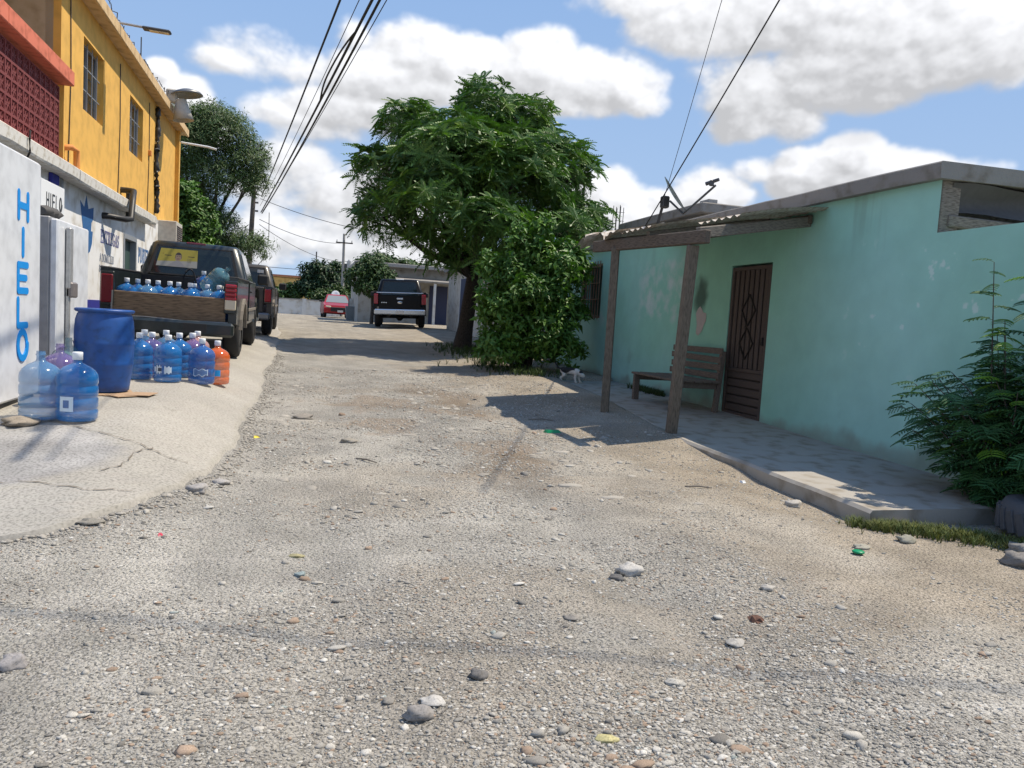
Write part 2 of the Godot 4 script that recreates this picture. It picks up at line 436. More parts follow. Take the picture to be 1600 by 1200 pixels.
# ---------------------------------------------------------------- sky
# clouds: azimuth (right of -z), elevation, half width, half height in degrees, fullness
const CLOUD_LIST := [[7.1, 18.0, 3.8, 2.5, 1.00], [4.9, 16.3, 4.5, 2.1, 1.00], [10.3, 17.3, 3.6, 2.3, 1.00], [3.1, 15.7, 3.0, 1.6, 0.80], [9.0, 15.9, 6.2, 1.6, 0.90], [16.3, 17.8, 3.1, 2.7, 1.00], [14.1, 16.9, 3.1, 2.1, 0.90], [18.7, 16.9, 4.7, 2.5, 1.00], [21.5, 16.6, 4.1, 2.5, 1.00], [23.8, 15.6, 2.0, 1.4, 0.80], [17.9, 15.4, 6.2, 1.4, 0.80], [-6.0, 15.9, 2.1, 1.1, 0.55], [-3.2, 16.5, 3.3, 1.8, 0.50], [-0.8, 16.1, 2.9, 1.6, 0.50], [3.0, 18.5, 1.5, 1.3, 0.40], [-1.6, 13.1, 3.4, 1.4, 0.75], [2.3, 13.8, 5.5, 1.9, 0.85], [0.6, 12.3, 3.9, 1.4, 0.70], [6.0, 13.3, 3.1, 1.7, 0.60], [-0.6, 10.1, 3.4, 2.2, 0.85], [-2.2, 7.9, 3.4, 2.4, 0.80], [0.8, 8.3, 3.0, 2.4, 0.80], [4.7, 9.9, 2.5, 1.7, 0.80], [3.5, 7.6, 3.5, 2.5, 0.75], [0.0, 5.1, 5.9, 2.5, 0.80], [6.3, 6.5, 4.6, 3.0, 0.75], [3.7, 4.0, 8.1, 2.0, 0.70], [-2.5, 4.0, 3.4, 2.0, 0.70], [-9.7, 14.7, 1.2, 0.9, 0.90], [-8.4, 13.0, 2.2, 1.8, 0.90], [-6.9, 11.6, 1.8, 1.8, 0.60], [33.0, 20.8, 11.2, 3.8, 1.10], [40.6, 19.9, 11.0, 4.1, 1.10], [28.8, 20.6, 5.8, 3.0, 1.00], [37.4, 17.5, 10.2, 3.0, 1.10], [44.4, 17.7, 7.1, 2.8, 1.10], [31.3, 16.2, 4.3, 2.7, 0.90], [34.0, 14.5, 2.3, 1.8, 0.80], [30.6, 14.6, 2.9, 1.9, 0.70], [22.9, 22.0, 5.1, 1.5, 0.80], [37.9, 16.0, 4.9, 1.7, 0.90], [46.3, 18.6, 4.6, 3.5, 1.10], [37.9, 12.2, 2.4, 1.7, 1.00], [35.5, 11.2, 3.2, 1.9, 0.95], [40.3, 11.2, 3.4, 1.7, 1.00], [42.5, 11.4, 1.9, 1.1, 0.80], [31.8, 11.2, 1.8, 1.1, 0.65], [34.4, 10.4, 2.3, 1.4, 0.90], [45.4, 11.2, 2.3, 0.9, 0.50], [38.0, 10.4, 4.9, 1.6, 0.90], [22.0, 9.7, 2.6, 2.2, 0.85], [24.0, 7.8, 3.1, 2.5, 0.90], [28.8, 9.7, 3.5, 2.0, 0.95], [26.7, 8.6, 4.5, 2.0, 0.80], [20.2, 8.3, 3.1, 3.0, 0.80], [-17.9, 15.9, 2.2, 2.3, 0.60]]
var cn := FastNoiseLite.new()
var puff := FastNoiseLite.new()

func cloud_table() -> Array:
	var out = CLOUD_LIST.duplicate()
	rng.seed = 77
	for i in 70:
		var az = rng.randf_range(-180, 180)
		var el = rng.randf_range(4, 62)
		if az > -28 and az < 62 and el < 40: continue
		var big = rng.randf_range(4, 13) * (1.0 - el / 140.0)
		for k in rng.randi_range(2, 4):
			out.append([az + rng.randf_range(-1, 1) * big / cos(deg_to_rad(el)), el + rng.randf_range(-0.25, 0.25) * big, big * rng.randf_range(0.5, 1.0) / cos(deg_to_rad(el)), big * rng.randf_range(0.25, 0.5), rng.randf_range(0.5, 1.0)])
	return out

func sky_block(az0: float, az1: float, el1: float, el0: float, w: int, h: int, table: Array) -> Image:
	var d := PackedFloat32Array()
	d.resize(w * h)
	d.fill(-0.55)
	for c in table:
		for wrap in [-360.0, 0.0, 360.0]:
			var caz: float = c[0] + wrap
			if caz + c[2] * 1.6 < az0 or caz - c[2] * 1.6 > az1: continue
			var x0 := maxi(0, int((caz - c[2] * 1.6 - az0) / (az1 - az0) * w))
			var x1 := mini(w - 1, int((caz + c[2] * 1.6 - az0) / (az1 - az0) * w))
			var y0 := maxi(0, int((el1 - c[1] - c[3] * 1.6) / (el1 - el0) * h))
			var y1 := mini(h - 1, int((el1 - c[1] + c[3] * 1.6) / (el1 - el0) * h))
			for y in range(y0, y1 + 1):
				var ey: float = (el1 - (y + 0.5) / h * (el1 - el0) - c[1]) / c[3]
				if ey < 0.0: ey *= 1.35
				ey *= ey
				for x in range(x0, x1 + 1):
					var ex: float = (az0 + (x + 0.5) / w * (az1 - az0) - caz) / c[2]
					var v: float = (1.0 - ex * ex - ey) * c[4]
					var i := y * w + x
					var o := d[i]
					if v > -0.55:
						d[i] = maxf(o, v) + (0.22 * minf(o, v) if o > 0.0 and v > 0.0 else 0.0)
	# ragged edges
	for y in h:
		var el := deg_to_rad(el1 - (y + 0.5) / h * (el1 - el0))
		var ce := cos(el)
		var se := sin(el)
		for x in w:
			var i := y * w + x
			if d[i] <= -0.54: continue
			var a := deg_to_rad(az0 + (x + 0.5) / w * (az1 - az0))
			var px := sin(a) * ce * 100.0
			var py := se * 135.0
			var pz := -cos(a) * ce * 100.0
			d[i] += cn.get_noise_3d(px, py, pz) * 0.85 - puff.get_noise_3d(px, py, pz) * 0.5 - 0.26
	var img := Image.create(w, h, false, Image.FORMAT_RGBF)
	var tiny := maxi(1, int(0.55 / (el1 - el0) * h))
	var sx := maxi(1, int(1.3 / (az1 - az0) * w))
	var sy := maxi(1, int(2.0 / (el1 - el0) * h))
	for y in h:
		var el := el1 - (y + 0.5) / h * (el1 - el0)
		var t := clampf(el / 50.0, 0.0, 1.0)
		t = pow(t, 0.6)
		var r := lerpf(0.46, 0.13, t)
		var g := lerpf(0.60, 0.29, t)
		var b := lerpf(0.77, 0.63, t)
		for x in w:
			var i := y * w + x
			var v := d[i]
			var cr := r
			var cg := g
			var cb := b
			if v > -0.14:
				var al := smoothstep(-0.14, 0.42, v)
				al *= 0.55 + 0.45 * smoothstep(0.0, 0.6, v)
				var lit := d[maxi(0, y - tiny) * w + mini(w - 1, x + tiny)]
				var up := d[maxi(0, y - sy) * w + mini(w - 1, x + sx)]
				var up2 := d[maxi(0, y - 3 * sy) * w + mini(w - 1, x + sx)]
				# sun from upper right: puffs are bright on that side, thick cloud shades its own base
				var sh := clampf(0.45 * maxf(up, 0.0) + 0.4 * maxf(up2, 0.0) - 0.12, 0.0, 1.0)
				var l := 0.8 - 0.22 * smoothstep(0.0, 0.95, sh) + clampf((v - lit) * 0.5, -0.16, 0.14)
				l = clampf(l, 0.5, 1.0)
				cr = lerpf(r, l * 0.985, al)
				cg = lerpf(g, l * 0.995, al)
				cb = lerpf(b, l * 1.03, al)
			img.set_pixel(x, y, Color(cr, cg, cb))
	return img

func make_sky() -> PanoramaSkyMaterial:
	cn.seed = 21
	cn.noise_type = FastNoiseLite.TYPE_SIMPLEX_SMOOTH
	cn.frequency = 0.055
	cn.fractal_octaves = 6
	cn.fractal_gain = 0.6
	puff.seed = 5
	puff.noise_type = FastNoiseLite.TYPE_CELLULAR
	puff.cellular_return_type = FastNoiseLite.RETURN_DISTANCE
	puff.frequency = 0.27
	puff.fractal_type = FastNoiseLite.FRACTAL_FBM
	puff.fractal_octaves = 4
	puff.fractal_gain = 0.55
	var table = cloud_table()
	var full := Image.create(4096, 2048, false, Image.FORMAT_RGBF)
	full.fill(Color(0.42, 0.40, 0.37))
	var base := sky_block(-180, 180, 90, 0, 1024, 256, table)
	base.resize(4096, 1024, Image.INTERPOLATE_CUBIC)
	full.blit_rect(base, Rect2i(0, 0, 4096, 1024), Vector2i.ZERO)
	# the part with the finest clouds, 11.4 pixels to a degree
	var px := 4096.0 / 360.0
	var w := int(96 * px)
	var h := int(46 * px)
	var x0 := int((180.0 - 30.0) * px)
	var win := sky_block(x0 / px - 180.0, (x0 + w) / px - 180.0, h / px, 0.0, w, h, table)
	full.blit_rect(win, Rect2i(0, 0, w, h), Vector2i(x0, 1024 - h))
	# the seam of a panorama lies at -z
	var rolled := Image.create(4096, 2048, false, Image.FORMAT_RGBF)
	rolled.blit_rect(full, Rect2i(2048, 0, 2048, 2048), Vector2i.ZERO)
	rolled.blit_rect(full, Rect2i(0, 0, 2048, 2048), Vector2i(2048, 0))
	full = rolled
	var m := PanoramaSkyMaterial.new()
	m.panorama = ImageTexture.create_from_image(full)
	m.filter = true
	return m

# ---------------------------------------------------------------- ground
var patch := FastNoiseLite.new()

func axis(stops: Array) -> PackedFloat32Array:
	# stops: [from, to, step] runs
	var out := PackedFloat32Array()
	for s in stops:
		var n := maxi(1, int(round(absf(s[1] - s[0]) / s[2])))
		for i in n: out.append(lerpf(s[0], s[1], float(i) / n))
	out.append(stops[-1][1])
	return out

func grid(xs: PackedFloat32Array, zs: PackedFloat32Array, place: Callable, tone: Callable) -> ArrayMesh:
	var vs := PackedVector3Array()
	var cs := PackedColorArray()
	var ix := PackedInt32Array()
	var nx := xs.size()
	for z in zs:
		for x in xs:
			var p: Vector3 = place.call(x, z)
			vs.append(p)
			cs.append(tone.call(p.x, p.z))
	for j in zs.size() - 1:
		for i in nx - 1:
			var a := j * nx + i
			ix.append_array(PackedInt32Array([a, a + nx, a + 1, a + 1, a + nx, a + nx + 1]))
	var ns := PackedVector3Array()
	ns.resize(vs.size())
	for k in range(0, ix.size(), 3):
		var n := (vs[ix[k + 2]] - vs[ix[k]]).cross(vs[ix[k + 1]] - vs[ix[k]])
		if n.y < 0:
			n = -n
			var sw := ix[k + 1]
			ix[k + 1] = ix[k + 2]
			ix[k + 2] = sw
		for q in 3: ns[ix[k + q]] += n
	for k in ns.size(): ns[k] = ns[k].normalized()
	var arr := []
	arr.resize(Mesh.ARRAY_MAX)
	arr[Mesh.ARRAY_VERTEX] = vs
	arr[Mesh.ARRAY_NORMAL] = ns
	arr[Mesh.ARRAY_COLOR] = cs
	arr[Mesh.ARRAY_INDEX] = ix
	var m := ArrayMesh.new()
	m.add_surface_from_arrays(Mesh.PRIMITIVE_TRIANGLES, arr)
	return m

func xedge(z: float) -> float:
	return tab(EDGE, z) + 0.1 * bumps.get_noise_2d(z * 40.0, 11.0) + 0.035 * bumps.get_noise_2d(z * 260.0, 5.0)

func ground_at(x: float, z: float) -> float:
	var h := H(x, z)
	var near := smoothstep(-30.0, -12.0, z)
	h += 0.018 * bumps.get_noise_2d(x * 30.0, z * 30.0) + near * 0.006 * bumps.get_noise_2d(x * 160.0, z * 160.0)
	# stony ridges left by runoff and wheels on the road
	# two shallow wheel tracks along the street
	for tx in [0.35, 1.9]: h -= 0.025 * exp(-pow((x - tx - 0.25 * sin(z * 0.35)) / 0.22, 2.0)) * smoothstep(-26.0, -10.0, z)
	h += 0.02 * near * maxf(0.0, bumps.get_noise_2d(x * 9.0 + 300.0, z * 24.0)) * smoothstep(-0.4, 0.6, x)
	if z < -3.7 and z > -26.0: h -= 0.06 * smoothstep(xedge(z) - 0.02, xedge(z) - 0.1, x)
	if z < -4.6 and z > -13.35: h = lerpf(h, minf(h, tab(SLAB, z) - 0.06), smoothstep(0.0, 0.12, x - tab(SLAB_FRONT, z)))
	if x > 5.7 and z < -6.0 and z > -17.0: h = minf(h, 0.0)
	return h

const SLAB_FRONT := [[-4.55, 3.99], [-6.0, 3.99], [-7.2, 3.92], [-8.2, 4.0], [-9.5, 4.18], [-11.0, 4.32], [-13.4, 4.4]]

func ground_tone(x: float, z: float) -> Color:
	var a := patch.get_noise_2d(x * 22.0, z * 22.0)
	var b := patch.get_noise_2d(x * 6.0 + 90.0, z * 6.0)
	var c := patch.get_noise_2d(x * 75.0, z * 75.0)
	var grey := Color(0.4, 0.382, 0.342)
	var tan_ := Color(0.42, 0.36, 0.28)
	var brown := Color(0.26, 0.2, 0.14)
	var pale := Color(0.475, 0.452, 0.4)
	# trodden dirt beside the house and slab, gravel in the middle
	var t := smoothstep(1.7, 3.4, x + 0.5 * b + 0.25 * a) * smoothstep(-1.5, -3.5, z - 0.4 * x + 1.0)
	var col := grey.lerp(tan_, clampf(t * 0.85, 0, 1))
	col = col.lerp(pale, clampf(0.75 * smoothstep(0.05, 0.4, a + 0.4 * b), 0, 1) * (1.0 - 0.5 * t))
	# thin brown dirt worn through in irregular islands
	var isl := smoothstep(0.1, 0.35, patch.get_noise_2d(x * 16.0 + 200.0, z * 26.0 + 30.0) + 0.3 * c)
	col = col.lerp(Color(0.34, 0.285, 0.215), 0.38 * isl * smoothstep(-0.6, 0.8, x))
	# damp reddish earth where the stones were washed out
	var wash := smoothstep(0.12, 0.4, patch.get_noise_2d(x * 14.0 + 40.0, z * 10.0 + 7.0)) * smoothstep(-5.0, -6.5, z) * smoothstep(-14.5, -10.0, z) * smoothstep(-0.4, 0.4, x) * smoothstep(3.2, 2.0, x)
	col = col.lerp(brown, 0.75 * wash)
	for q in [[1.15, -9.5, 0.85, 0.75], [1.75, -7.15, 0.5, 0.55], [0.95, -8.2, 0.4, 0.5]]:
		var w := 1.0 - Vector2((x - q[0]) / q[2], (z - q[1]) / q[3]).length() + 0.9 * c + 0.8 * a
		col = col.lerp(Color(0.27, 0.205, 0.145), 0.6 * smoothstep(0.0, 0.35, w))
	if z < -14.0: col = col.lerp(Color(0.44, 0.39, 0.31), smoothstep(-14.0, -22.0, z) * 0.7)
	col = col * (1.0 + 0.3 * c + 0.12 * a)
	# lime line poured across the gravel
	var u := x - 1.72
	if u > -0.3 and x < 4.2:
		var zl := -2.2 + 0.1 * u + 0.05 * bumps.get_noise_2d(x * 120.0, 3.0)
		var k := smoothstep(0.075, 0.02, absf(z - zl)) * smoothstep(-0.3, 0.35, u) * clampf(0.65 + 1.2 * patch.get_noise_2d(x * 160.0, z * 160.0), 0, 1)
		col = col.lerp(Color(0.62, 0.6, 0.55), k * 0.95)
	return col

func pad_tone(x: float, z: float) -> Color:
	var a := patch.get_noise_2d(x * 30.0 + 17.0, z * 30.0)
	var b := patch.get_noise_2d(x * 9.0 + 55.0, z * 9.0)
	var c := patch.get_noise_2d(x * 110.0, z * 110.0)
	var col := Color(0.44, 0.415, 0.365)
	# older, rougher pour in front of the ice box, with an outline of its own
	var old := smoothstep(0.0, 0.06, 0.9 - Vector2((x + 2.6) / 1.75, (z + 5.45) / 0.8).length() + 0.12 * a)
	col = col.lerp(Color(0.385, 0.375, 0.36) * (1.0 + 0.35 * c), old)
	if z > -4.85 + 0.25 * a and x < -1.2: col = col.lerp(Color(0.43, 0.415, 0.38), 0.6)
	col = col.lerp(Color(0.4, 0.35, 0.28), clampf(smoothstep(0.15, 0.5, b) * 0.6, 0, 1))
	return col * (1.0 + 0.12 * a + 0.1 * c)

func make_ground():
	bumps.seed = 4
	bumps.frequency = 0.01
	bumps.fractal_octaves = 4
	patch.seed = 9
	patch.frequency = 0.02
	patch.fractal_octaves = 5
	var xs := axis([[-400, -60, 60], [-60, -12, 8], [-12, -3, 0.5], [-3, -1.2, 0.12], [-1.2, 4.6, 0.05], [4.6, 9, 0.2], [9, 20, 1.5], [20, 70, 10], [70, 400, 80]])
	var zs := axis([[8, 0, 1.0], [0, -1.6, 0.2], [-1.6, -6.0, 0.045], [-6, -10, 0.07], [-10, -16, 0.12], [-16, -30, 0.3], [-30, -70, 1.5], [-70, -450, 60]])
	var g = struct("ground", grid(xs, zs, func(x, z): return Vector3(x, ground_at(x, z), z), ground_tone), "ground")
	# concrete apron of the water shop
	var ss := axis([[0, 0.02, 0.01], [0.02, 0.25, 0.023], [0.25, 1, 0.05]])
	var pz := axis([[-3.62, -7.0, 0.05], [-7, -12, 0.1], [-12, -26.8, 0.3]])
	var place = func(s, z):
		var e = xedge(z)
		var x = lerpf(e, -9.2, s * s * 0.6 + s * 0.4) if s > 0.0 else e + 0.015
		if z > -3.66: x = -9.0
		var y = H(x, z) + 0.022 + 0.003 * bumps.get_noise_2d(x * 60.0, z * 60.0)
		if s <= 0.0: y = H(x, z) - 0.06
		return Vector3(x, y, z)
	var pave = struct("pavement", grid(ss, pz, place, pad_tone), "pad")
	# cracks filled with dark dirt
	for line in [[[-1.95, -6.2], [-1.78, -6.14], [-1.5, -5.94], [-1.21, -5.73], [-1.0, -5.66], [-0.86, -5.61], [-0.7, -5.66]], [[-0.96, -5.69], [-1.04, -5.54], [-1.08, -5.28], [-1.2, -5.15]], [[-1.11, -6.95], [-1.05, -6.9], [-1.0, -6.91]], [[-2.4, -5.0], [-1.9, -4.96], [-1.5, -5.0], [-1.2, -4.9], [-0.9, -4.95]], [[-0.55, -9.6], [-0.9, -9.75], [-1.4, -9.7]]]:
		var cs := Shape.new()
		rng.seed = int(line[0][1] * -100)
		var fine := []
		for i in line.size() - 1:
			for k in 6:
				var f := k / 6.0
				fine.append(Vector2(lerpf(line[i][0], line[i + 1][0], f) + rng.randf_range(-0.012, 0.012), lerpf(line[i][1], line[i + 1][1], f) + rng.randf_range(-0.012, 0.012)))
		for i in fine.size() - 1:
			var a: Vector2 = fine[i]
			var b: Vector2 = fine[i + 1]
			var wd: float = (b - a).orthogonal().normalized().length() * 0.003 * (1.0 + 0.6 * sin(i * 1.7))
			var nn: Vector2 = (b - a).orthogonal().normalized() * wd
			var q := []
			for pt in [a - nn, a + nn, b + nn, b - nn]: q.append(Vector3(pt.x, H(pt.x, pt.y) + 0.029, pt.y))
			cs.oquad(q[0], q[1], q[2], q[3], q[0] - Vector3(0, 1, 0))
		part(pave, "crack", cs, "crack_dirt")
	# slab along the turquoise house
	var s := Shape.new()
	var zz := axis([[-4.55, -8.4, 0.175], [-8.4, -13.4, 0.25]])
	var rows := []
	for z in zz:
		var xf0: float = tab(SLAB_FRONT, z) + 0.03 * bumps.get_noise_2d(z * 100.0, 70.0)
		var y := tab(SLAB, z)
		rows.append([Vector3(xf0 + 0.02, -0.3, z), Vector3(xf0, y - 0.025, z), Vector3(xf0 + 0.025, y, z), Vector3(4.9, y + 0.004, z), Vector3(5.75, y + 0.012, z)])
	for i in rows.size() - 1:
		for k in 4: s.quad(rows[i][k], rows[i + 1][k], rows[i + 1][k + 1], rows[i][k + 1])
	for r in [rows[0], rows[-1]]:
		s.quad(r[0], r[1], r[2], Vector3(r[2].x, -0.3, r[2].z))
		s.quad(r[2], r[4], Vector3(r[4].x, -0.3, r[4].z), Vector3(r[2].x, -0.3, r[2].z))
	struct("pavement", s, "slab")

func stone_mesh(sd: int, seg: int, rings: int, squash: float) -> ArrayMesh:
	var sp := SphereMesh.new()
	sp.radius = 0.5
	sp.height = 1.0
	sp.radial_segments = seg
	sp.rings = rings
	var a := sp.get_mesh_arrays()
	var n := FastNoiseLite.new()
	n.seed = sd
	n.frequency = 0.9
	var vs: PackedVector3Array = a[Mesh.ARRAY_VERTEX]
	var s := Shape.new()
	s.smooth(true)
	var ix: PackedInt32Array = a[Mesh.ARRAY_INDEX]
	for i in vs.size():
		var p := vs[i]
		p *= 1.0 + 0.75 * n.get_noise_3dv(p * 1.9)
		p.y *= squash
		p.x *= 1.0 + 0.2 * sin(sd * 1.7)
		vs[i] = p
	for i in range(0, ix.size(), 3): s.tri(vs[ix[i]], vs[ix[i + 1]], vs[ix[i + 2]])
	return s.done()

func scatter(called: String, mesh: Mesh, xfs: Array, cols: Array, m, parent = null):
	var mm := MultiMesh.new()
	mm.transform_format = MultiMesh.TRANSFORM_3D
	mm.use_colors = true
	mm.mesh = mesh
	mm.instance_count = xfs.size()
	for i in xfs.size():
		mm.set_instance_transform(i, xfs[i])
		mm.set_instance_color(i, cols[i])
	var o := MultiMeshInstance3D.new()
	o.name = called if parent else numbered(called)
	o.multimesh = mm
	o.material_override = M[m] if m is String else m
	o.set_meta("kind", "stuff")
	(parent if parent else self).add_child(o, true)
	return o

func pebble_tint() -> Color:
	var k := rng.randf()
	var c := Color(0.36, 0.34, 0.3)
	if k < 0.3: c = Color(0.45, 0.425, 0.375)
	elif k < 0.42: c = Color(0.56, 0.54, 0.49)
	elif k < 0.52: c = Color(0.24, 0.225, 0.2)
	elif k < 0.6: c = Color(0.36, 0.27, 0.2)
	elif k < 0.61: c = Color(0.32, 0.35, 0.33)
	return c * rng.randf_range(0.9, 1.3)

func make_pebbles():
	rng.seed = 500
	var kinds = [stone_mesh(1, 8, 4, 0.55), stone_mesh(2, 8, 4, 0.4), stone_mesh(3, 7, 4, 0.7), stone_mesh(4, 6, 3, 0.5)]
	var xf = [[], [], [], []]
	var cl = [[], [], [], []]
	var tries := 0
	while tries < 420000:
		tries += 1
		# more per square metre near the viewer, as far as they can be told apart
		var z: float = -1.7 - 12.0 * pow(rng.randf(), 2.6)
		var x: float = rng.randf_range(-1.0, 1.0) * (2.3 - 0.42 * z) + 0.6 - 0.1 * z
		if z < -3.7 and x < xedge(z) + 0.02: continue
		if z < -4.5 and x > 3.9: continue
		if x > 4.6 or x < -6: continue
		var d := patch.get_noise_2d(x * 24.0 + 400.0, z * 24.0)
		var right := smoothstep(-0.2, 1.6, x) * smoothstep(3.4, 2.2, x + 0.25 * z + 1.0)
		var dens := clampf(0.17 + 1.3 * d + 0.42 * right, 0.04, 0.85)
		if x > 2.6 - 0.2 * (z + 4.0): dens *= 0.45
		if rng.randf() > dens: continue
		var k := rng.randi() % 4
		var s := 0.005 + 0.011 * pow(rng.randf(), 2.2)
		if rng.randf() < 0.022: s = rng.randf_range(0.014, 0.028)
		if rng.randf() < 0.0018: s = rng.randf_range(0.032, 0.05)
		if z < -6.0: s *= 1.3
		var b := Basis.from_euler(Vector3(rng.randf_range(-0.35, 0.35), rng.randf() * TAU, rng.randf_range(-0.35, 0.35))).scaled(Vector3(s * rng.randf_range(0.8, 1.6), s, s))
		xf[k].append(Transform3D(b, Vector3(x, ground_at(x, z) + s * 0.08, z)))
		cl[k].append(pebble_tint())
	# flat stones bedded in the road farther up
	for i in 420:
		var z := rng.randf_range(-12.5, -5.0)
		var x := rng.randf_range(-0.35, 3.2)
		if patch.get_noise_2d(x * 14.0 + 40.0, z * 10.0 + 7.0) < -0.1 and rng.randf() < 0.7: continue
		var k := rng.randi() % 4
		var s := 0.025 + 0.085 * pow(rng.randf(), 2.5)
		var b := Basis.from_euler(Vector3(rng.randf_range(-0.12, 0.12), rng.randf() * TAU, rng.randf_range(-0.12, 0.12))).scaled(Vector3(s * rng.randf_range(0.9, 1.7), s * 0.6, s))
		xf[k].append(Transform3D(b, Vector3(x, ground_at(x, z) - s * 0.02, z)))
		cl[k].append(Color(0.42, 0.39, 0.34) * rng.randf_range(0.75, 1.2))
	# crumbs broken off the concrete's edge
	for i in 2600:
		var z := -3.9 - 12.0 * pow(rng.randf(), 1.5)
		var x := xedge(z) + absf(rng.randfn()) * 0.09 + 0.01
		if x < -4.5: continue
		var k := rng.randi() % 4
		var s := 0.006 + 0.03 * pow(rng.randf(), 3.0)
		var b := Basis.from_euler(Vector3(rng.randf_range(-0.4, 0.4), rng.randf() * TAU, rng.randf_range(-0.4, 0.4))).scaled(Vector3(s * rng.randf_range(0.8, 1.5), s, s))
		xf[k].append(Transform3D(b, Vector3(x, ground_at(x, z) + s * 0.12, z)))
		cl[k].append(Color(0.43, 0.4, 0.35) * rng.randf_range(0.75, 1.15))
	for k in 4:
		var o = scatter("pebbles", kinds[k], xf[k], cl[k], "stone")
		tag(o, ["loose grey river pebbles strewn over the road", "flat pale chips of gravel strewn over the road", "rounded lumps of gravel strewn over the road", "small angular gravel strewn over the road"][k], "gravel")

# ---------------------------------------------------------------- turquoise house and what stands by it
const WX := 5.65

var wall_relief: ImageTexture

func wall_picture() -> ImageTexture:
	# paint, bare plaster, soot and damp of the street wall: z from -5.97 to -17, y from 0 to 3
	var w := 1536
	var h := 420
	var n := FastNoiseLite.new()
	n.seed = 31
	n.frequency = 0.02
	n.fractal_octaves = 5
	var img := Image.create(w, h, false, Image.FORMAT_RGB8)
	var hgt := Image.create(w, h, false, Image.FORMAT_RGB8)
	for j in h:
		var y := 3.0 * (1.0 - (j + 0.5) / h)
		for i in w:
			var z := -3.0 - 14.0 * (i + 0.5) / w
			var a := n.get_noise_2d(z * 30.0, y * 30.0)
			var b := n.get_noise_2d(z * 130.0, y * 130.0 + 500.0)
			var e := n.get_noise_2d(z * 8.0 + 900.0, y * 8.0)
			var c := Color(0.31, 0.57, 0.485)
			c = c.lerp(Color(0.355, 0.62, 0.56), smoothstep(-0.1, 0.4, e))
			c = c.lerp(Color(0.27, 0.55, 0.4), smoothstep(0.0, 0.45, -e) * 0.7)
			# rubbed, chalky field where something hung
			var dx := absf(z + 11.6) / 0.85
			var dy := absf(y - 1.95) / 0.48
			var rub := smoothstep(1.12, 0.8, maxf(dx, dy) + 0.25 * a) * clampf(0.35 + 1.4 * b + 0.5 * a, 0, 1)
			c = c.lerp(Color(0.52, 0.58, 0.54), rub * 0.75)
			# smaller scuffs
			var sc := smoothstep(0.36, 0.55, a + 0.35 * b) * smoothstep(0.2, 0.45, n.get_noise_2d(z * 12.0 + 50.0, y * 12.0 + 80.0))
			c = c.lerp(Color(0.58, 0.62, 0.58), sc * 0.6)
			# flakes off at the right hand end
			var fl := smoothstep(0.42, 0.5, b + 0.25 * a) * smoothstep(-7.6, -6.4, z) * smoothstep(0.8, 1.4, y) * smoothstep(2.5, 2.0, y)
			c = c.lerp(Color(0.7, 0.74, 0.72), fl * 0.45)
			# soot over the broken patch
			var so := Vector2((z + 10.3) / 0.2, (y - 1.82) / 0.42).length()
			c = c.lerp(Color(0.06, 0.09, 0.07), smoothstep(1.1, 0.2, so + 0.7 * a + 0.3 * b) * 0.85)
			# rain runs below the roof
			var run := smoothstep(0.2, 0.5, n.get_noise_2d(z * 90.0 + 70.0, y * 5.0)) * smoothstep(1.9, 2.8, y + 0.5 * a)
			c = c.lerp(Color(0.2, 0.3, 0.24), run * 0.4)
			hgt.set_pixel(i, j, Color(0.5 + 0.3 * a + 0.25 * b, 0, 0))
			# damp and dirt line along the foot
			var foot := y - tab(SLAB, z) - 0.12 - 0.2 * a - 0.08 * b
			c = c.lerp(Color(0.22, 0.235, 0.2), smoothstep(0.1, -0.1, foot) * 0.7)
			var mould := smoothstep(0.15, 0.5, a) * smoothstep(0.75, 0.25, foot)
			c = c.lerp(Color(0.16, 0.22, 0.17), mould * 0.5)
			c = c * (1.0 + 0.07 * b + 0.06 * a)
			img.set_pixel(i, j, c.linear_to_srgb())
	wall_relief = ImageTexture.create_from_image(hgt)
	return ImageTexture.create_from_image(img)

func wall_uv(z, y) -> Vector2:
	return Vector2((-3.0 - z) / 14.0, 1.0 - y / 3.0)

func wall_face(s: Shape, z0, z1, y0, y1, x := WX):
	var p = [Vector3(x, y0, z0), Vector3(x, y1, z0), Vector3(x, y1, z1), Vector3(x, y0, z1)]
	s.tri(p[0], p[1], p[2], wall_uv(z0, y0), wall_uv(z0, y1), wall_uv(z1, y1))
	s.tri(p[0], p[2], p[3], wall_uv(z0, y0), wall_uv(z1, y1), wall_uv(z1, y0))

func plain_uv(s: Shape, a, b, c, d, z):
	var u = wall_uv(z, 1.2)
	s.tri(a, b, c, u, u + Vector2(0.01, 0), u + Vector2(0.01, 0.01)); s.tri(a, c, d, u, u + Vector2(0.01, 0.01), u)

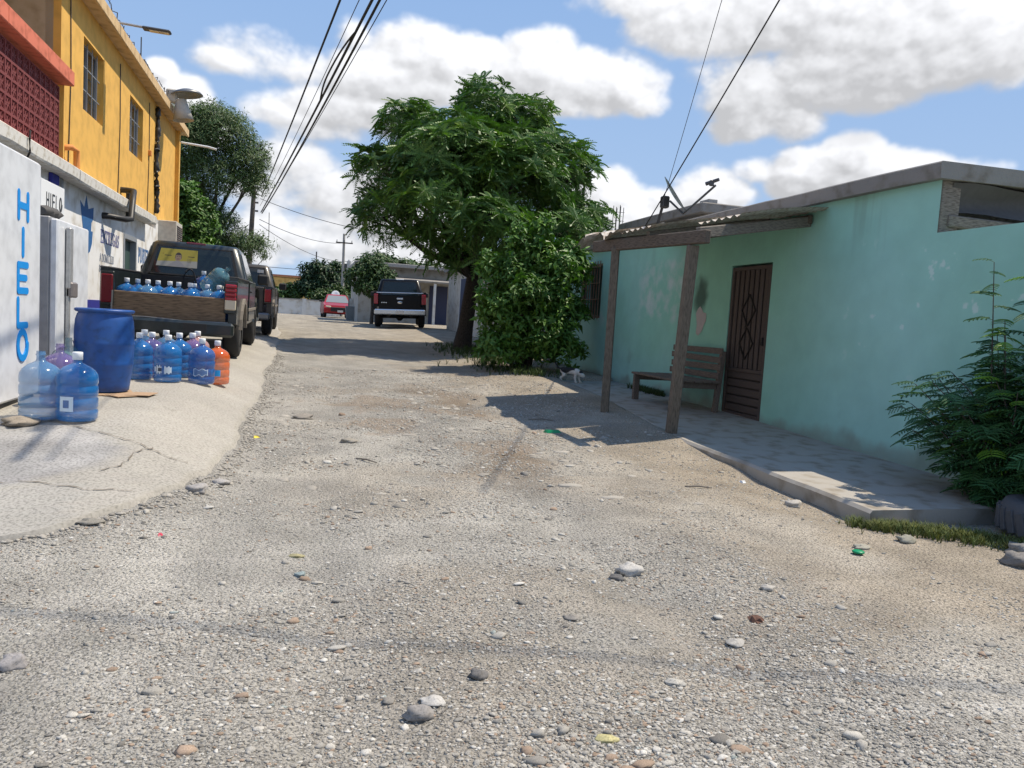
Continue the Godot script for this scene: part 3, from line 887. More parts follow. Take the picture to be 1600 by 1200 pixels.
func make_house():
	var wm := StandardMaterial3D.new()
	wm.resource_name = "turquoise_wall"
	wm.albedo_texture = wall_picture()
	wm.roughness = 0.85
	wm.metallic_specular = 0.3
	wm.heightmap_enabled = true
	wm.heightmap_texture = wall_relief
	wm.heightmap_scale = 1.2
	M.turquoise = wm
	var ho = thing("house", "low turquoise painted house with flat concrete roof on the right", "house", Vector3.ZERO)
	var s := Shape.new()
	# street wall round the door (z -8.57..-9.5, y ..2.23) and the window (z -14.3..-15.4, y 1.47..2.55)
	var top := 2.86
	wall_face(s, -5.97, -8.55, -0.2, top)
	wall_face(s, -8.55, -9.5, 2.24, top)
	wall_face(s, -9.5, -14.3, -0.2, top)
	wall_face(s, -14.3, -15.4, -0.2, 1.47)
	wall_face(s, -14.3, -15.4, 2.55, top)
	wall_face(s, -15.4, -17.0, -0.2, top)
	# reveals
	plain_uv(s, Vector3(WX, -0.2, -8.55), Vector3(WX, 2.24, -8.55), Vector3(WX + 0.2, 2.24, -8.55), Vector3(WX + 0.2, -0.2, -8.55), -8.5)
	plain_uv(s, Vector3(WX, -0.2, -9.5), Vector3(WX + 0.2, -0.2, -9.5), Vector3(WX + 0.2, 2.24, -9.5), Vector3(WX, 2.24, -9.5), -9.5)
	plain_uv(s, Vector3(WX, 2.24, -8.55), Vector3(WX, 2.24, -9.5), Vector3(WX + 0.2, 2.24, -9.5), Vector3(WX + 0.2, 2.24, -8.55), -9.0)
	for z in [-14.3, -15.4]:
		plain_uv(s, Vector3(WX, 1.47, z), Vector3(WX, 2.55, z), Vector3(WX + 0.2, 2.55, z), Vector3(WX + 0.2, 1.47, z), z)
	for y in [1.47, 2.55]:
		plain_uv(s, Vector3(WX, y, -14.3), Vector3(WX, y, -15.4), Vector3(WX + 0.2, y, -15.4), Vector3(WX + 0.2, y, -14.3), -14.5)
	# ends and back
	plain_uv(s, Vector3(WX, -0.2, -5.97), Vector3(10.5, -0.2, -5.97), Vector3(10.5, 2.3, -5.97), Vector3(WX, 2.3, -5.97), -6)
	plain_uv(s, Vector3(WX, -0.2, -17), Vector3(10.5, -0.2, -17), Vector3(10.5, top, -17), Vector3(WX, top, -17), -16)
	plain_uv(s, Vector3(10.5, -0.2, -5.97), Vector3(10.5, top, -5.97), Vector3(10.5, top, -17), Vector3(10.5, -0.2, -17), -12)
	part(ho, "wall", s, "turquoise")
	# roof slab with a worn front edge, which turns the corner
	var r := Shape.new()
	var zz := axis([[-5.9, -17.1, 0.4]])
	var ring := []
	for z in zz:
		var dy := 0.012 * bumps.get_noise_2d(z * 80.0, 900.0)
		var dx := 0.02 * bumps.get_noise_2d(z * 60.0, 700.0)
		ring.append([Vector3(WX - 0.09 + dx, 2.845 + dy, z), Vector3(WX - 0.1 + dx, 2.985 + dy, z), Vector3(WX - 0.085 + dx, 3.0 + dy, z), Vector3(10.6, 3.06, z), Vector3(10.6, 2.9, z)])
	r.loft(ring, true, true, false)
	var roof = part(ho, "roof", r, "roofslab")
	# plaster collar where the roof meets the wall
	# upper room set back on the roof
	var up := Shape.new()
	up.box(Vector3(8.9, 3.3, -15.6), Vector3(2.8, 0.62, 3.8))
	part(ho, "upper_wall", up, "cement")
	up = Shape.new()
	up.box(Vector3(8.85, 3.71, -15.6), Vector3(3.1, 0.2, 4.1), 0.02)
	part(ho, "upper_roof", up, "roofslab")
	up = Shape.new()
	up.box(Vector3(7.62, 3.86, -13.9), Vector3(0.2, 0.1, 0.36), 0.01)
	part(ho, "loose_block", up, "cement")
	up = Shape.new()
	up.box(Vector3(WX + 0.5, 3.05, -13.2), Vector3(0.9, 0.09, 2.6), 0.02)
	part(ho, "roof_kerb", up, "roofslab")
	# bars of the next storey
	var col := Shape.new()
	for k in 6: col.cyl(Vector3(7.72 + 0.1 * (k % 3), 3.0, -18.9 - 0.2 * (k / 3)), Vector3(7.73 + 0.1 * (k % 3), 4.42 + 0.06 * (k % 2), -18.9 - 0.2 * (k / 3)), 0.009, 0.009, 5)
	for k in 3: col.bar(Vector3(7.7, 3.85 + 0.22 * k, -18.88), Vector3(7.95, 3.85 + 0.22 * k, -18.88), 0.01, 0.01)
	solo("rebar_column", col, "iron", "thin rusty reinforcing bars standing above the turquoise house roof", "rebar")
	# broken hole in the plaster
	var hole := Shape.new()
	var cpt := []
	for k in 14:
		var a := TAU * k / 14
		var rr := 1.0 + 0.22 * sin(a * 3.0 + 1.0) + 0.12 * sin(a * 5.0)
		cpt.append(Vector3(WX - 0.006, 1.48 + 0.2 * rr * sin(a), -10.26 + 0.14 * rr * cos(a)))
	for k in 14: hole.otri(Vector3(WX - 0.012, 1.5, -10.26), cpt[k], cpt[(k + 1) % 14], Vector3(9, 1.5, -10.26))
	var hp = part(ho, "broken_patch", hole, mat("plaster_patch", lin(0.6, 0.54, 0.5), 0.9, 0, {"tex": "fine", "scale": 6.0, "bump": 0.6}))
	hp.set_meta("label", "bare pale patch where plaster broke off, soot above")
	# window with grille
	var win = Node3D.new()
	win.name = "window"
	ho.add_child(win, true)
	var f := Shape.new()
	for z in [-14.32, -15.38]: f.box(Vector3(WX + 0.04, 2.01, z), Vector3(0.06, 1.08, 0.04))
	for y in [1.49, 2.53]: f.box(Vector3(WX + 0.04, y, -14.85), Vector3(0.06, 0.04, 1.02))
	part(win, "frame", f, "grille_rust")
	for k in 8:
		f = Shape.new()
		f.bar(Vector3(WX - 0.03, 1.44, -14.36 - 0.14 * k), Vector3(WX - 0.03, 2.6, -14.36 - 0.14 * k), 0.016, 0.016)
		part(win, "grille_bar", f, "grille_rust")
	for k in 4:
		f = Shape.new()
		f.bar(Vector3(WX - 0.045, 1.52 + 0.32 * k, -14.3), Vector3(WX - 0.045, 1.52 + 0.32 * k, -15.4), 0.02, 0.012)
		part(win, "grille_rail", f, "grille_rust")
	# door
	var dr = Node3D.new()
	dr.name = "door"
	ho.add_child(dr, true)
	dr.position = Vector3(WX + 0.03, 0.215, -9.03)
	var d := Shape.new()
	d.box(Vector3(0.03, 1.0, 0), Vector3(0.02, 1.96, 0.86))
	part(dr, "backing", d, "door_dark")
	d = Shape.new()
	for z in [-0.435, 0.435]: d.box(Vector3(0, 1.0, z), Vector3(0.05, 2.0, 0.05), 0.006)
	for y in [0.025, 0.62, 1.975]: d.box(Vector3(0.002, y, 0), Vector3(0.05, 0.05, 0.82), 0.006)
	part(dr, "frame", d, "door_brown")
	for k in 7:
		d = Shape.new()
		d.box(Vector3(0.005, 1.3, -0.345 + 0.115 * k), Vector3(0.028, 1.31, 0.078), 0.008)
		part(dr, "slat", d, "door_brown")
	for k in 5:
		d = Shape.new()
		d.box(Vector3(0.005, 0.105 + 0.112 * k, 0), Vector3(0.028, 0.094, 0.81), 0.01)
		part(dr, "board", d, "door_brown")
	for y in [1.42, 0.98]:
		for q in [[0, 0.21, 0.16, 0], [0.16, 0, 0, -0.21], [0, -0.21, -0.16, 0], [-0.16, 0, 0, 0.21]]:
			d = Shape.new()
			d.bar(Vector3(-0.02, y + q[1], q[0]), Vector3(-0.02, y + q[3], q[2]), 0.014, 0.014)
			part(dr, "ornament_bar", d, "iron")
	d = Shape.new()
	d.box(Vector3(-0.03, 1.02, 0.4), Vector3(0.05, 0.1, 0.03), 0.006)
	part(dr, "latch", d, "iron")
	d = Shape.new()
	d.cyl(Vector3(0, 2.0, 0.46), Vector3(0, 2.1, 0.46), 0.014, 0.014, 6)
	part(dr, "hinge_pin", d, "iron")
	# gable end with stored lumber under the roof
	var gl := Shape.new()
	gl.box(Vector3(8.0, 2.57, -7.1), Vector3(4.6, 0.56, 0.1))
	gl.box(Vector3(8.0, 2.27, -6.5), Vector3(4.6, 0.06, 1.1))
	part(ho, "end_wall", gl, "cement")
	gl = Shape.new()
	gl.box(Vector3(WX + 0.12, 2.6, -6.02), Vector3(0.22, 0.5, 0.1), 0.01)
	part(ho, "corner_post", gl, "grey_timber")
	gl = Shape.new()
	gl.box(Vector3(8.0, 2.455, -6.0), Vector3(4.5, 0.11, 0.12), 0.012, Basis(Vector3.BACK, -0.01))
	part(ho, "lintel_beam", gl, "grey_timber")
	gl = Shape.new()
	var rg := []
	for k in 24:
		var x := WX + 0.12 + 0.2 * k
		var q := []
		for j in 7:
			var a := j / 6.0
			q.append(Vector3(x, 2.83 - 0.27 * a + 0.012 * sin(k * 1.3 + j), -5.95 - 0.08 * sin(a * PI) + 0.03 * sin(k * 0.7 + a * 5.0)))
		rg.append(q)
	gl.loft(rg, false, false, true)
	part(ho, "tarp", gl, "tarp")
	# lower yard wall going on to the right
	var yw := Shape.new()
	wall_face(yw, -3.0, -5.97, -0.2, 2.36, WX)
	plain_uv(yw, Vector3(WX, 2.36, -3.0), Vector3(WX + 0.18, 2.36, -3.0), Vector3(WX + 0.18, 2.36, -5.965), Vector3(WX, 2.36, -5.965), -4)
	plain_uv(yw, Vector3(WX + 0.18, 2.36, -3.0), Vector3(WX + 0.18, -0.2, -3.0), Vector3(WX + 0.18, -0.2, -5.965), Vector3(WX + 0.18, 2.36, -5.965), -4)
	plain_uv(yw, Vector3(WX, -0.2, -3.0), Vector3(WX, 2.36, -3.0), Vector3(WX + 0.18, 2.36, -3.0), Vector3(WX + 0.18, -0.2, -3.0), -4)
	solo("yard_wall", yw, "turquoise", "lower turquoise wall running on behind the leafy shrub at right", "wall")

func make_awning():
	var a = thing("porch_awning", "corrugated tin porch awning on two leaning timber posts over the door", "awning", Vector3.ZERO)
	var s := Shape.new()
	s.bar(Vector3(3.98, 0.0, -7.7), Vector3(3.95, 2.22, -7.46), 0.11, 0.1, 0.008)
	part(a, "post", s, "old_timber")
	s = Shape.new()
	s.bar(Vector3(3.78, 0.05, -9.16), Vector3(3.75, 2.3, -9.1), 0.1, 0.1, 0.008)
	part(a, "post", s, "old_timber")
	s = Shape.new()
	s.bar(Vector3(3.97, 2.29, -7.2), Vector3(3.7, 2.35, -9.7), 0.08, 0.14, 0.01)
	part(a, "front_beam", s, "beam_timber")
	s = Shape.new()
	s.bar(Vector3(3.95, 2.34, -7.38), Vector3(5.62, 2.66, -7.86), 0.07, 0.12, 0.01)
	part(a, "rafter", s, "grey_timber")
	for k in 2:
		s = Shape.new()
		s.bar(Vector3(3.85 - 0.1 * k, 2.4, -8.4 - 1.1 * k), Vector3(5.64, 2.76, -8.7 - 1.2 * k), 0.06, 0.09, 0.01)
		part(a, "rafter", s, "grey_timber")
	s = Shape.new()
	s.bar(Vector3(5.6, 2.68, -7.8), Vector3(5.6, 2.74, -11.4), 0.06, 0.1, 0.01)
	part(a, "wall_plate", s, "beam_timber")
	# tin sheets, waves running down the slope; the last one buckled at its free corner
	var nz := 22
	for k in 4:
		s = Shape.new()
		var z0 := -7.22 - 0.84 * k
		var rg := []
		for i in 12:
			var f := i / 11.0
			var row := []
			for j in nz:
				var g := j / float(nz - 1)
				var x := lerpf((3.72 if k > 0 else 4.35) - 0.03 * k + (0.05 if k % 2 else 0.0), 5.66, f)
				var z := z0 - 0.92 * g - 0.35 * f
				var y := lerpf((2.44 if k > 0 else 2.55) + 0.02 * k, 2.78 + 0.015 * k, f) + 0.016 * cos(g * TAU * 6.0) + 0.006 * (k % 2) + 0.05 * sin(f * PI) * 0.5
				if k >= 2:
					var bu := (1.0 - f) * (1.0 - f) * (g if k == 2 else 1.0)
					y += bu * (0.11 * sin(g * 7.0 + k) - 0.05) + 0.03 * bu * sin(f * 14.0)
					x -= bu * 0.12 * sin(g * 5.0 + 1.0)
				row.append(Vector3(x, y, z))
			rg.append(row)
		s.loft(rg, false, false, true)
		for i in 12:
			for j in nz: rg[i][j] = rg[i][j] - Vector3(0, 0.003, 0)
		s.loft(rg, false, false, true)
		part(a, "tin_sheet", s, "tin")

func make_bench():
	var b = thing("bench", "weathered slatted wooden bench against the turquoise wall beside the door", "bench", Vector3(5.15, 0.228, -9.98))
	# length along z 1.35, depth along x, back toward +x
	for z in [-0.62, 0.66]:
		for x in [-0.3, 0.3]:
			var s := Shape.new()
			if x < 0: s.box(Vector3(x, 0.2, z), Vector3(0.09, 0.4, 0.06), 0.006)
			else: s.bar(Vector3(x, 0.0, z), Vector3(x + 0.06, 0.84, z), 0.08, 0.06, 0.006)
			part(b, "leg", s, "bench_timber")
		var e := Shape.new()
		e.box(Vector3(-0.02, 0.36, z), Vector3(0.62, 0.08, 0.05), 0.006)
		part(b, "seat_rail", e, "bench_timber")
	for k in 5:
		var s := Shape.new()
		s.box(Vector3(-0.29 + 0.135 * k, 0.415 + 0.002 * (k % 2), 0.02), Vector3(0.122, 0.03, 1.46), 0.005)
		part(b, "seat_slat", s, "bench_timber")
	for k in 4:
		var s := Shape.new()
		s.box(Vector3(0.285 + 0.012 * k, 0.5 + 0.112 * k, 0.01 + 0.02 * sin(k * 2.0)), Vector3(0.028, 0.082, 1.42), 0.005, Basis(Vector3.RIGHT, 0.012 * sin(k * 4.0)))
		part(b, "back_slat", s, "bench_timber")

func make_dish():
	var o = thing("satellite_dish", "grey satellite dish with bent arm on the turquoise house roof", "satellite dish", Vector3(6.4, 2.98, -13.2))
	var s := Shape.new()
	s.tube([Vector3(0, 0, -0.42), Vector3(0, 0.45, -0.3), Vector3(0, 0.72, -0.16)], 0.028, 7)
	part(o, "mast", s, "steel_dark")
	s = Shape.new()
	s.box(Vector3(0, 0.7, -0.12), Vector3(0.14, 0.22, 0.14), 0.02)
	part(o, "bracket", s, "steel_dark")
	# seen nearly edge on; faces across the street and skyward
	var ny := Vector3(0.74, 0.6, 0.44).normalized()
	var nx := ny.cross(Vector3(0, 1, 0)).normalized()
	s = Shape.new()
	s.at(Transform3D(Basis(nx, ny, nx.cross(ny)), Vector3(0.0, 0.78, 0.2)))
	var pr := []
	for k in 9:
		var r := 0.37 * k / 8.0
		pr.append(Vector2(r, 0.34 * r * r))
	s.lathe(pr, 28)
	pr.reverse()
	for k in pr.size(): pr[k] = pr[k] - Vector2(0, 0.006)
	s.lathe(pr, 28)
	part(o, "reflector", s, "dish_glass")
	s = Shape.new()
	var low := Vector3(0.0, 0.78, 0.2) + nx.cross(ny) * 0.36 * (-1.0 if nx.cross(ny).y > 0 else 1.0)
	var tip := Vector3(0.0, 0.78, 0.2) + Vector3(0.5, 0.14, 0.62)
	s.tube([Vector3(0.02, 0.7, 0.05), low + Vector3(0, -0.03, 0), low.lerp(tip, 0.4) - Vector3(0, 0.02, 0), tip], 0.02, 6)
	part(o, "feed_arm", s, "steel_dark")
	s = Shape.new()
	s.cyl(tip + Vector3(-0.12, 0.03, -0.14), tip + Vector3(0.04, 0.1, 0.03), 0.035, 0.03, 8)
	s.box(tip + Vector3(-0.05, 0.04, -0.06), Vector3(0.07, 0.1, 0.07), 0.01)
	part(o, "receiver_head", s, "steel_dark")

func make_tyre():
	var s := Shape.new()
	var pr := [Vector2(0.17, 0.02), Vector2(0.24, 0.0), Vector2(0.29, 0.01), Vector2(0.315, 0.05), Vector2(0.32, 0.1), Vector2(0.315, 0.15), Vector2(0.29, 0.195), Vector2(0.24, 0.205), Vector2(0.225, 0.198), Vector2(0.215, 0.2), Vector2(0.17, 0.185), Vector2(0.165, 0.17), Vector2(0.27, 0.12), Vector2(0.27, 0.08), Vector2(0.165, 0.04), Vector2(0.17, 0.02)]
	s.lathe(pr, 40)
	var o = thing("tyre", "worn grey car tyre lying flat below the leafy shrub", "tyre", Vector3(5.14, ground_at(5.14, -4.0) - 0.01, -4.0))
	o.scale = Vector3.ONE * 1.32
	part(o, "casing", s, "old_rubber")
	for k in 30:
		s = Shape.new()
		var a := TAU * k / 30
		s.box(Vector3(0.318 * cos(a), 0.1, 0.318 * sin(a)), Vector3(0.016, 0.12, 0.045), 0.004, Basis(Vector3.UP, -a) * Basis(Vector3.RIGHT, 0.3))
		part(o, "tread_block", s, "old_rubber")

# ---------------------------------------------------------------- water shop on the left
const FX := -3.45

func stroke_letter(s: Shape, segs: Array, w: float, at: Vector3, sz: Vector2, bs: Basis, t := 0.004):
	# segs: [x0, y0, x1, y1] in 0..1, strokes with round ends; lies in the plane of bs.x, bs.y
	for g in segs:
		var a := Vector2(g[0] * sz.x, g[1] * sz.y)
		var b := Vector2(g[2] * sz.x, g[3] * sz.y)
		var d := (b - a).normalized()
		var poly := PackedVector2Array()
		var a0 := d.angle()
		for k in 7: poly.append(b + Vector2.from_angle(a0 - PI / 2 + PI * k / 6.0) * w / 2)
		for k in 7: poly.append(a + Vector2.from_angle(a0 + PI / 2 + PI * k / 6.0) * w / 2)
		s.at(Transform3D(bs, at))
		s.extrude(poly, 0.0, t)
		t += 0.0004
	s.at(Transform3D())

func ring_pts(n: int) -> Array:
	var out := []
	for k in n:
		var a := TAU * k / n
		var b := TAU * (k + 1) / n
		out.append([0.5 + 0.5 * cos(a), 0.5 + 0.5 * sin(a), 0.5 + 0.5 * cos(b), 0.5 + 0.5 * sin(b)])
	return out

func text_part(parent, called, words: String, mat_, at: Vector3, size: float, bs: Basis, squeeze := 1.0, face := "Droid Sans", bold := 700):
	var f := SystemFont.new()
	f.font_names = PackedStringArray([face])
	f.font_weight = bold
	var t := TextMesh.new()
	t.text = words
	t.font = f
	t.font_size = 64
	t.pixel_size = size / 64.0
	t.depth = 0.004
	t.horizontal_alignment = HORIZONTAL_ALIGNMENT_LEFT
	t.vertical_alignment = VERTICAL_ALIGNMENT_CENTER
	return part(parent, called, t, mat_, Transform3D(bs.scaled_local(Vector3(squeeze, 1, 1)), at))

func make_shop():
	# faces +x; reading direction runs toward -z
	var face := Basis(Vector3(0, 0, -1), Vector3.UP, Vector3(1, 0, 0))
	var b = thing("building", "two storey shop, white below and yellow above, with red lattice balcony", "building", Vector3.ZERO)
	# ground floor
	var s := Shape.new()
	s.box(Vector3(-6.45, 1.6, -7.4), Vector3(6.0, 3.0, 0.2))
	var bx = func(sh, z0, z1, y0, y1): sh.box(Vector3(FX - 0.1, (y0 + y1) / 2, (z0 + z1) / 2), Vector3(0.2, y1 - y0, absf(z1 - z0)))
	bx.call(s, -7.5, -16.66, 0.0, 2.96)
	bx.call(s, -16.66, -17.85, 2.55, 2.96)
	bx.call(s, -17.85, -20.0, 0.0, 2.96)
	part(b, "ground_floor_wall", s, "white_wall")
	s = Shape.new()
	s.box(Vector3(FX - 1.0, 1.75, -21.35), Vector3(2.0, 2.9, 2.7))
	part(b, "end_room_wall", s, "white_wall")
	s = Shape.new()
	s.box(Vector3(FX + 0.006, 0.75, -12.0), Vector3(0.012, 0.96, 8.9))
	part(b, "painted_dado", s, "blue_dado")
	# concrete ledge in two pours, worn lower lip
	for q in [[-6.8, -12.68], [-12.71, -18.75]]:
		s = Shape.new()
		var rg := []
		for z in axis([[q[0], q[1], 0.25]]):
			var j := 0.012 * bumps.get_noise_2d(z * 110.0, 40.0)
			rg.append([Vector3(FX - 0.05, 2.95, z), Vector3(-3.235, 2.945 + j * 1.5, z), Vector3(-3.22 + j, 2.97 + j, z), Vector3(-3.22 + j, 3.11, z), Vector3(-3.235, 3.125, z), Vector3(FX - 0.05, 3.13, z)])
		s.loft(rg, true, true, false)
		part(b, "ledge", s, "ledge")
	# upper floor wall with two windows
	s = Shape.new()
	bx.call(s, -12.55, -13.7, 3.1, 5.79)
	bx.call(s, -13.7, -14.95, 3.1, 4.2)
	bx.call(s, -13.7, -14.95, 5.31, 5.79)
	bx.call(s, -14.95, -17.0, 3.1, 5.79)
	bx.call(s, -17.0, -18.28, 3.1, 4.2)
	bx.call(s, -17.0, -18.28, 5.28, 5.79)
	bx.call(s, -18.28, -22.7, 3.1, 5.79)
	s.box(Vector3(-5.5, 4.4, -22.6), Vector3(4.3, 2.78, 0.18))
	s.box(Vector3(FX - 0.1, 3.06, -21.4), Vector3(0.198, 0.16, 2.6))
	part(b, "upper_wall", s, "yellow")
	s = Shape.new()
	s.box(Vector3(-5.6, 4.4, -12.65), Vector3(4.1, 2.7, 0.2))
	part(b, "return_wall", s, "return_wall")
	s = Shape.new()
	s.box(Vector3(-7.0, 4.4, -9.9), Vector3(0.2, 2.6, 5.3))
	part(b, "balcony_back_wall", s, "return_wall")
	s = Shape.new()
	s.box(Vector3(-5.2, 3.06, -9.8), Vector3(3.4, 0.12, 5.6))
	part(b, "balcony_floor", s, "ledge")
	# inside of the upper floor, so that daylight comes in only by the windows
	s = Shape.new()
	s.box(Vector3(-7.3, 4.4, -17.6), Vector3(0.15, 2.66, 9.9))
	s.box(Vector3(-5.5, 3.05, -17.7), Vector3(3.7, 0.1, 9.7))
	part(b, "room_shell", s, "room_wall")
	# roof slab and its edge
	s = Shape.new()
	s.box(Vector3(-5.45, 5.85, -15.2), Vector3(4.4, 0.12, 15.8))
	part(b, "roof", s, "yellow_trim")
	s = Shape.new()
	s.box(Vector3(-3.235, 5.865, -15.2), Vector3(0.05, 0.19, 15.9), 0.008)
	part(b, "roof_edge", s, "yellow_trim")
	# windows
	for q in [[-13.7, -14.95, 4.2, 5.31], [-17.0, -18.28, 4.2, 5.28]]:
		var w = Node3D.new()
		w.name = "window"
		b.add_child(w, true)
		var zc: float = (q[0] + q[1]) / 2
		var yc: float = (q[2] + q[3]) / 2
		s = Shape.new()
		for z in [q[0] - 0.02, zc, q[1] + 0.02]: s.box(Vector3(FX - 0.13, yc, z), Vector3(0.04, q[3] - q[2], 0.04))
		for y in [q[2] + 0.02, q[3] - 0.02]: s.box(Vector3(FX - 0.13, y, zc), Vector3(0.038, 0.04, absf(q[1] - q[0]) - 0.08))
		part(w, "frame", s, "window_frame")
		s = Shape.new()
		s.box(Vector3(FX - 0.135, yc, zc), Vector3(0.006, q[3] - q[2] - 0.06, absf(q[1] - q[0]) - 0.06))
		part(w, "pane", s, "window_glass")
		s = Shape.new()
		var rg := []
		for k in 20:
			var z: float = lerpf(zc - 0.05, q[1] + 0.05, k / 19.0)
			rg.append([Vector3(FX - 0.24 + 0.02 * sin(k * 1.9), q[2] + 0.02, z), Vector3(FX - 0.24 + 0.02 * sin(k * 1.9), q[3] - 0.02, z)])
		s.loft(rg, false, false, true)
		part(w, "curtain", s, "curtain")
		for k in 4:
			s = Shape.new()
			s.bar(Vector3(FX - 0.06, q[2], q[0] - 0.14 - 0.3 * k), Vector3(FX - 0.06, q[3], q[0] - 0.14 - 0.3 * k), 0.014, 0.014)
			part(w, "grille_bar", s, "window_frame")
		for k in 2:
			s = Shape.new()
			s.bar(Vector3(FX - 0.068, q[2] + 0.36 + 0.36 * k, q[0]), Vector3(FX - 0.068, q[2] + 0.36 + 0.36 * k, q[1]), 0.014, 0.014)
			part(w, "grille_rail", s, "window_frame")
	# shop door
	var d = Node3D.new()
	d.name = "door"
	b.add_child(d, true)
	s = Shape.new()
	for z in [-16.7, -17.81]: s.box(Vector3(FX - 0.05, 1.5, z), Vector3(0.13, 2.1, 0.09))
	s.box(Vector3(FX - 0.05, 2.51, -17.255), Vector3(0.128, 0.09, 1.02))
	part(d, "frame", s, "window_frame")
	s = Shape.new()
	s.box(Vector3(FX - 0.12, 1.46, -17.255), Vector3(0.04, 2.0, 1.0))
	part(d, "leaf", s, "green_door")
	# balcony: lattice blocks in a frame, coral coping
	var lat = Node3D.new()
	lat.name = "balcony_lattice"
	b.add_child(lat, true)
	var cell := Shape.new()
	var h := 0.1
	for q in [[0, h - 0.008, 0.2, 0.016], [0, -h + 0.008, 0.2, 0.016]]: cell.box(Vector3(0, q[1], 0), Vector3(0.09, q[3], q[2]))
	for z in [-h + 0.008, h - 0.008]: cell.box(Vector3(0.001, 0, z), Vector3(0.088, 0.17, 0.016))
	for k in 4:
		var a := PI / 4 + k * PI / 2
		# a leaf shaped loop on each diagonal
		for e in [-1.0, 1.0]:
			var pts := []
			for t in 5:
				var f := t / 4.0
				var along := 0.012 + 0.105 * f
				var side: float = e * 0.034 * sin(f * PI)
				pts.append(Vector3(0, along * sin(a) + side * cos(a), along * cos(a) - side * sin(a)))
			for t in 4: cell.bar(pts[t], pts[t + 1], 0.07, 0.017, 0.0, Vector3(1, 0, 0).cross(pts[t + 1] - pts[t]))
	var cm := cell.done()
	for i in 24:
		for j in 5:
			part(lat, "lattice_block", cm, "red_block", Vector3(-3.41, 3.235 + 0.2 * j, -7.5 - 0.2 * i))
	s = Shape.new()
	s.box(Vector3(-3.41, 3.72, -12.37), Vector3(0.12, 1.18, 0.05))
	part(b, "balcony_post", s, "yellow")
	s = Shape.new()
	for k in 2: s.box(Vector3(-3.4, 4.3, -8.6 - 2.51 * k), Vector3(0.36, 0.2, 2.5), 0.012)
	part(b, "coping", s, "coral")
	s = Shape.new()
	s.box(Vector3(-3.36, 3.132, -9.85), Vector3(0.2, 0.02, 4.9))
	part(b, "coral_strip", s, "coral")
	# pipes and cables on the front
	s = Shape.new()
	s.tube([Vector3(FX - 0.02, 2.70, -15.0), Vector3(FX + 0.1, 2.70, -15.0), Vector3(FX + 0.3, 2.70, -15.35), Vector3(FX + 0.33, 2.74, -15.65), Vector3(FX + 0.33, 3.05, -15.75), Vector3(FX + 0.25, 3.32, -16.25), Vector3(FX + 0.12, 3.34, -16.35), Vector3(FX - 0.02, 3.34, -16.35)], 0.055, 8)
	part(b, "drain_pipe", s, "black_pipe")
	s = Shape.new()
	s.tube([Vector3(FX + 0.08, 3.36, -16.4), Vector3(FX + 0.1, 3.3, -16.5), Vector3(FX + 0.1, 2.86, -16.5)], 0.04, 7)
	part(b, "drain_pipe", s, "black_pipe")
	s = Shape.new()
	s.tube([Vector3(FX + 0.0, 3.42, -12.75), Vector3(FX + 0.1, 3.43, -12.75), Vector3(FX + 0.14, 3.4, -12.85), Vector3(FX + 0.14, 3.12, -12.87)], 0.045, 8)
	part(b, "overflow_pipe", s, "orange_pipe")
	# tangled dark cable sleeve down the wall
	s = Shape.new()
	var pts := []
	var rad := []
	for k in 40:
		var f := k / 39.0
		pts.append(Vector3(FX + 0.05, lerpf(5.7, 3.3, f), -19.62 - 0.07 * sin(f * 9.0) - 0.1 * f + 0.02 * sin(k * 2.4)))
		rad.append(0.035 + 0.028 * absf(sin(k * 1.7)) + 0.015 * sin(k * 0.9))
	s.tube(pts, rad, 7)
	part(b, "cable_sleeve", s, "black_pipe")
	for z in [-16.1, -18.9, -12.95]:
		s = Shape.new()
		s.tube([Vector3(FX + 0.012, 5.6, z), Vector3(FX + 0.014, 4.5, z - 0.05), Vector3(FX + 0.012, 3.15, z + 0.03)], 0.009, 5)
		part(b, "wall_cable", s, "wire_grey")
	s = Shape.new()
	s.box(Vector3(FX + 0.03, 4.52, -18.95), Vector3(0.06, 0.12, 0.1), 0.008)
	part(b, "junction_box", s, "orange_pipe")
	s = Shape.new()
	s.tube([Vector3(-3.2, 3.2, -10.5), Vector3(-3.19, 3.1, -10.45), Vector3(-3.2, 2.95, -10.5), Vector3(-3.3, 2.8, -10.6)], 0.013, 6)
	part(b, "hanging_cable", s, "wire")
	# window frame panels by the sign board
	s = Shape.new()
	s.box(Vector3(FX + 0.015, 2.45, -12.6), Vector3(0.03, 1.0, 0.08))
	part(b, "wall_batten", s, "window_frame")
	s = Shape.new()
	s.box(Vector3(FX + 0.03, 2.8, -12.2), Vector3(0.05, 0.3, 0.32), 0.01)
	part(b, "blue_plaque", s, "blue_dado")
	# painted advertisement: faucet, drop and big bottle
	var art := Shape.new()
	var P = func(pts2, t):
		var poly := PackedVector2Array()
		for p in pts2: poly.append(Vector2(p[0], p[1]))
		art.at(Transform3D(face, Vector3(FX, 0, 0)))
		art.extrude(poly, 0.0, t)
	# x is distance along the wall (= -z)
	P.call([[13.62, 2.78], [13.86, 2.7], [13.98, 2.9], [14.1, 2.7], [14.42, 2.76], [14.4, 2.56], [14.3, 2.5], [14.28, 2.36], [14.2, 2.28], [13.86, 2.28], [13.78, 2.4]], 0.004)
	P.call([[13.97, 2.3], [14.1, 2.3], [14.12, 1.3], [13.99, 1.3]], 0.0048)
	P.call([[14.1, 2.36], [14.38, 2.36], [14.34, 2.16], [14.22, 2.02], [14.1, 1.98]], 0.0056)
	part(b, "painted_faucet", art, "paint_blue")
	art = Shape.new()
	var arch := [[13.4, 1.22]]
	for k in 13: arch.append([13.95 + 0.58 * cos(PI - PI * k / 12.0), 1.4 + 0.34 * sin(PI - PI * k / 12.0)])
	arch.append([14.53, 1.22])
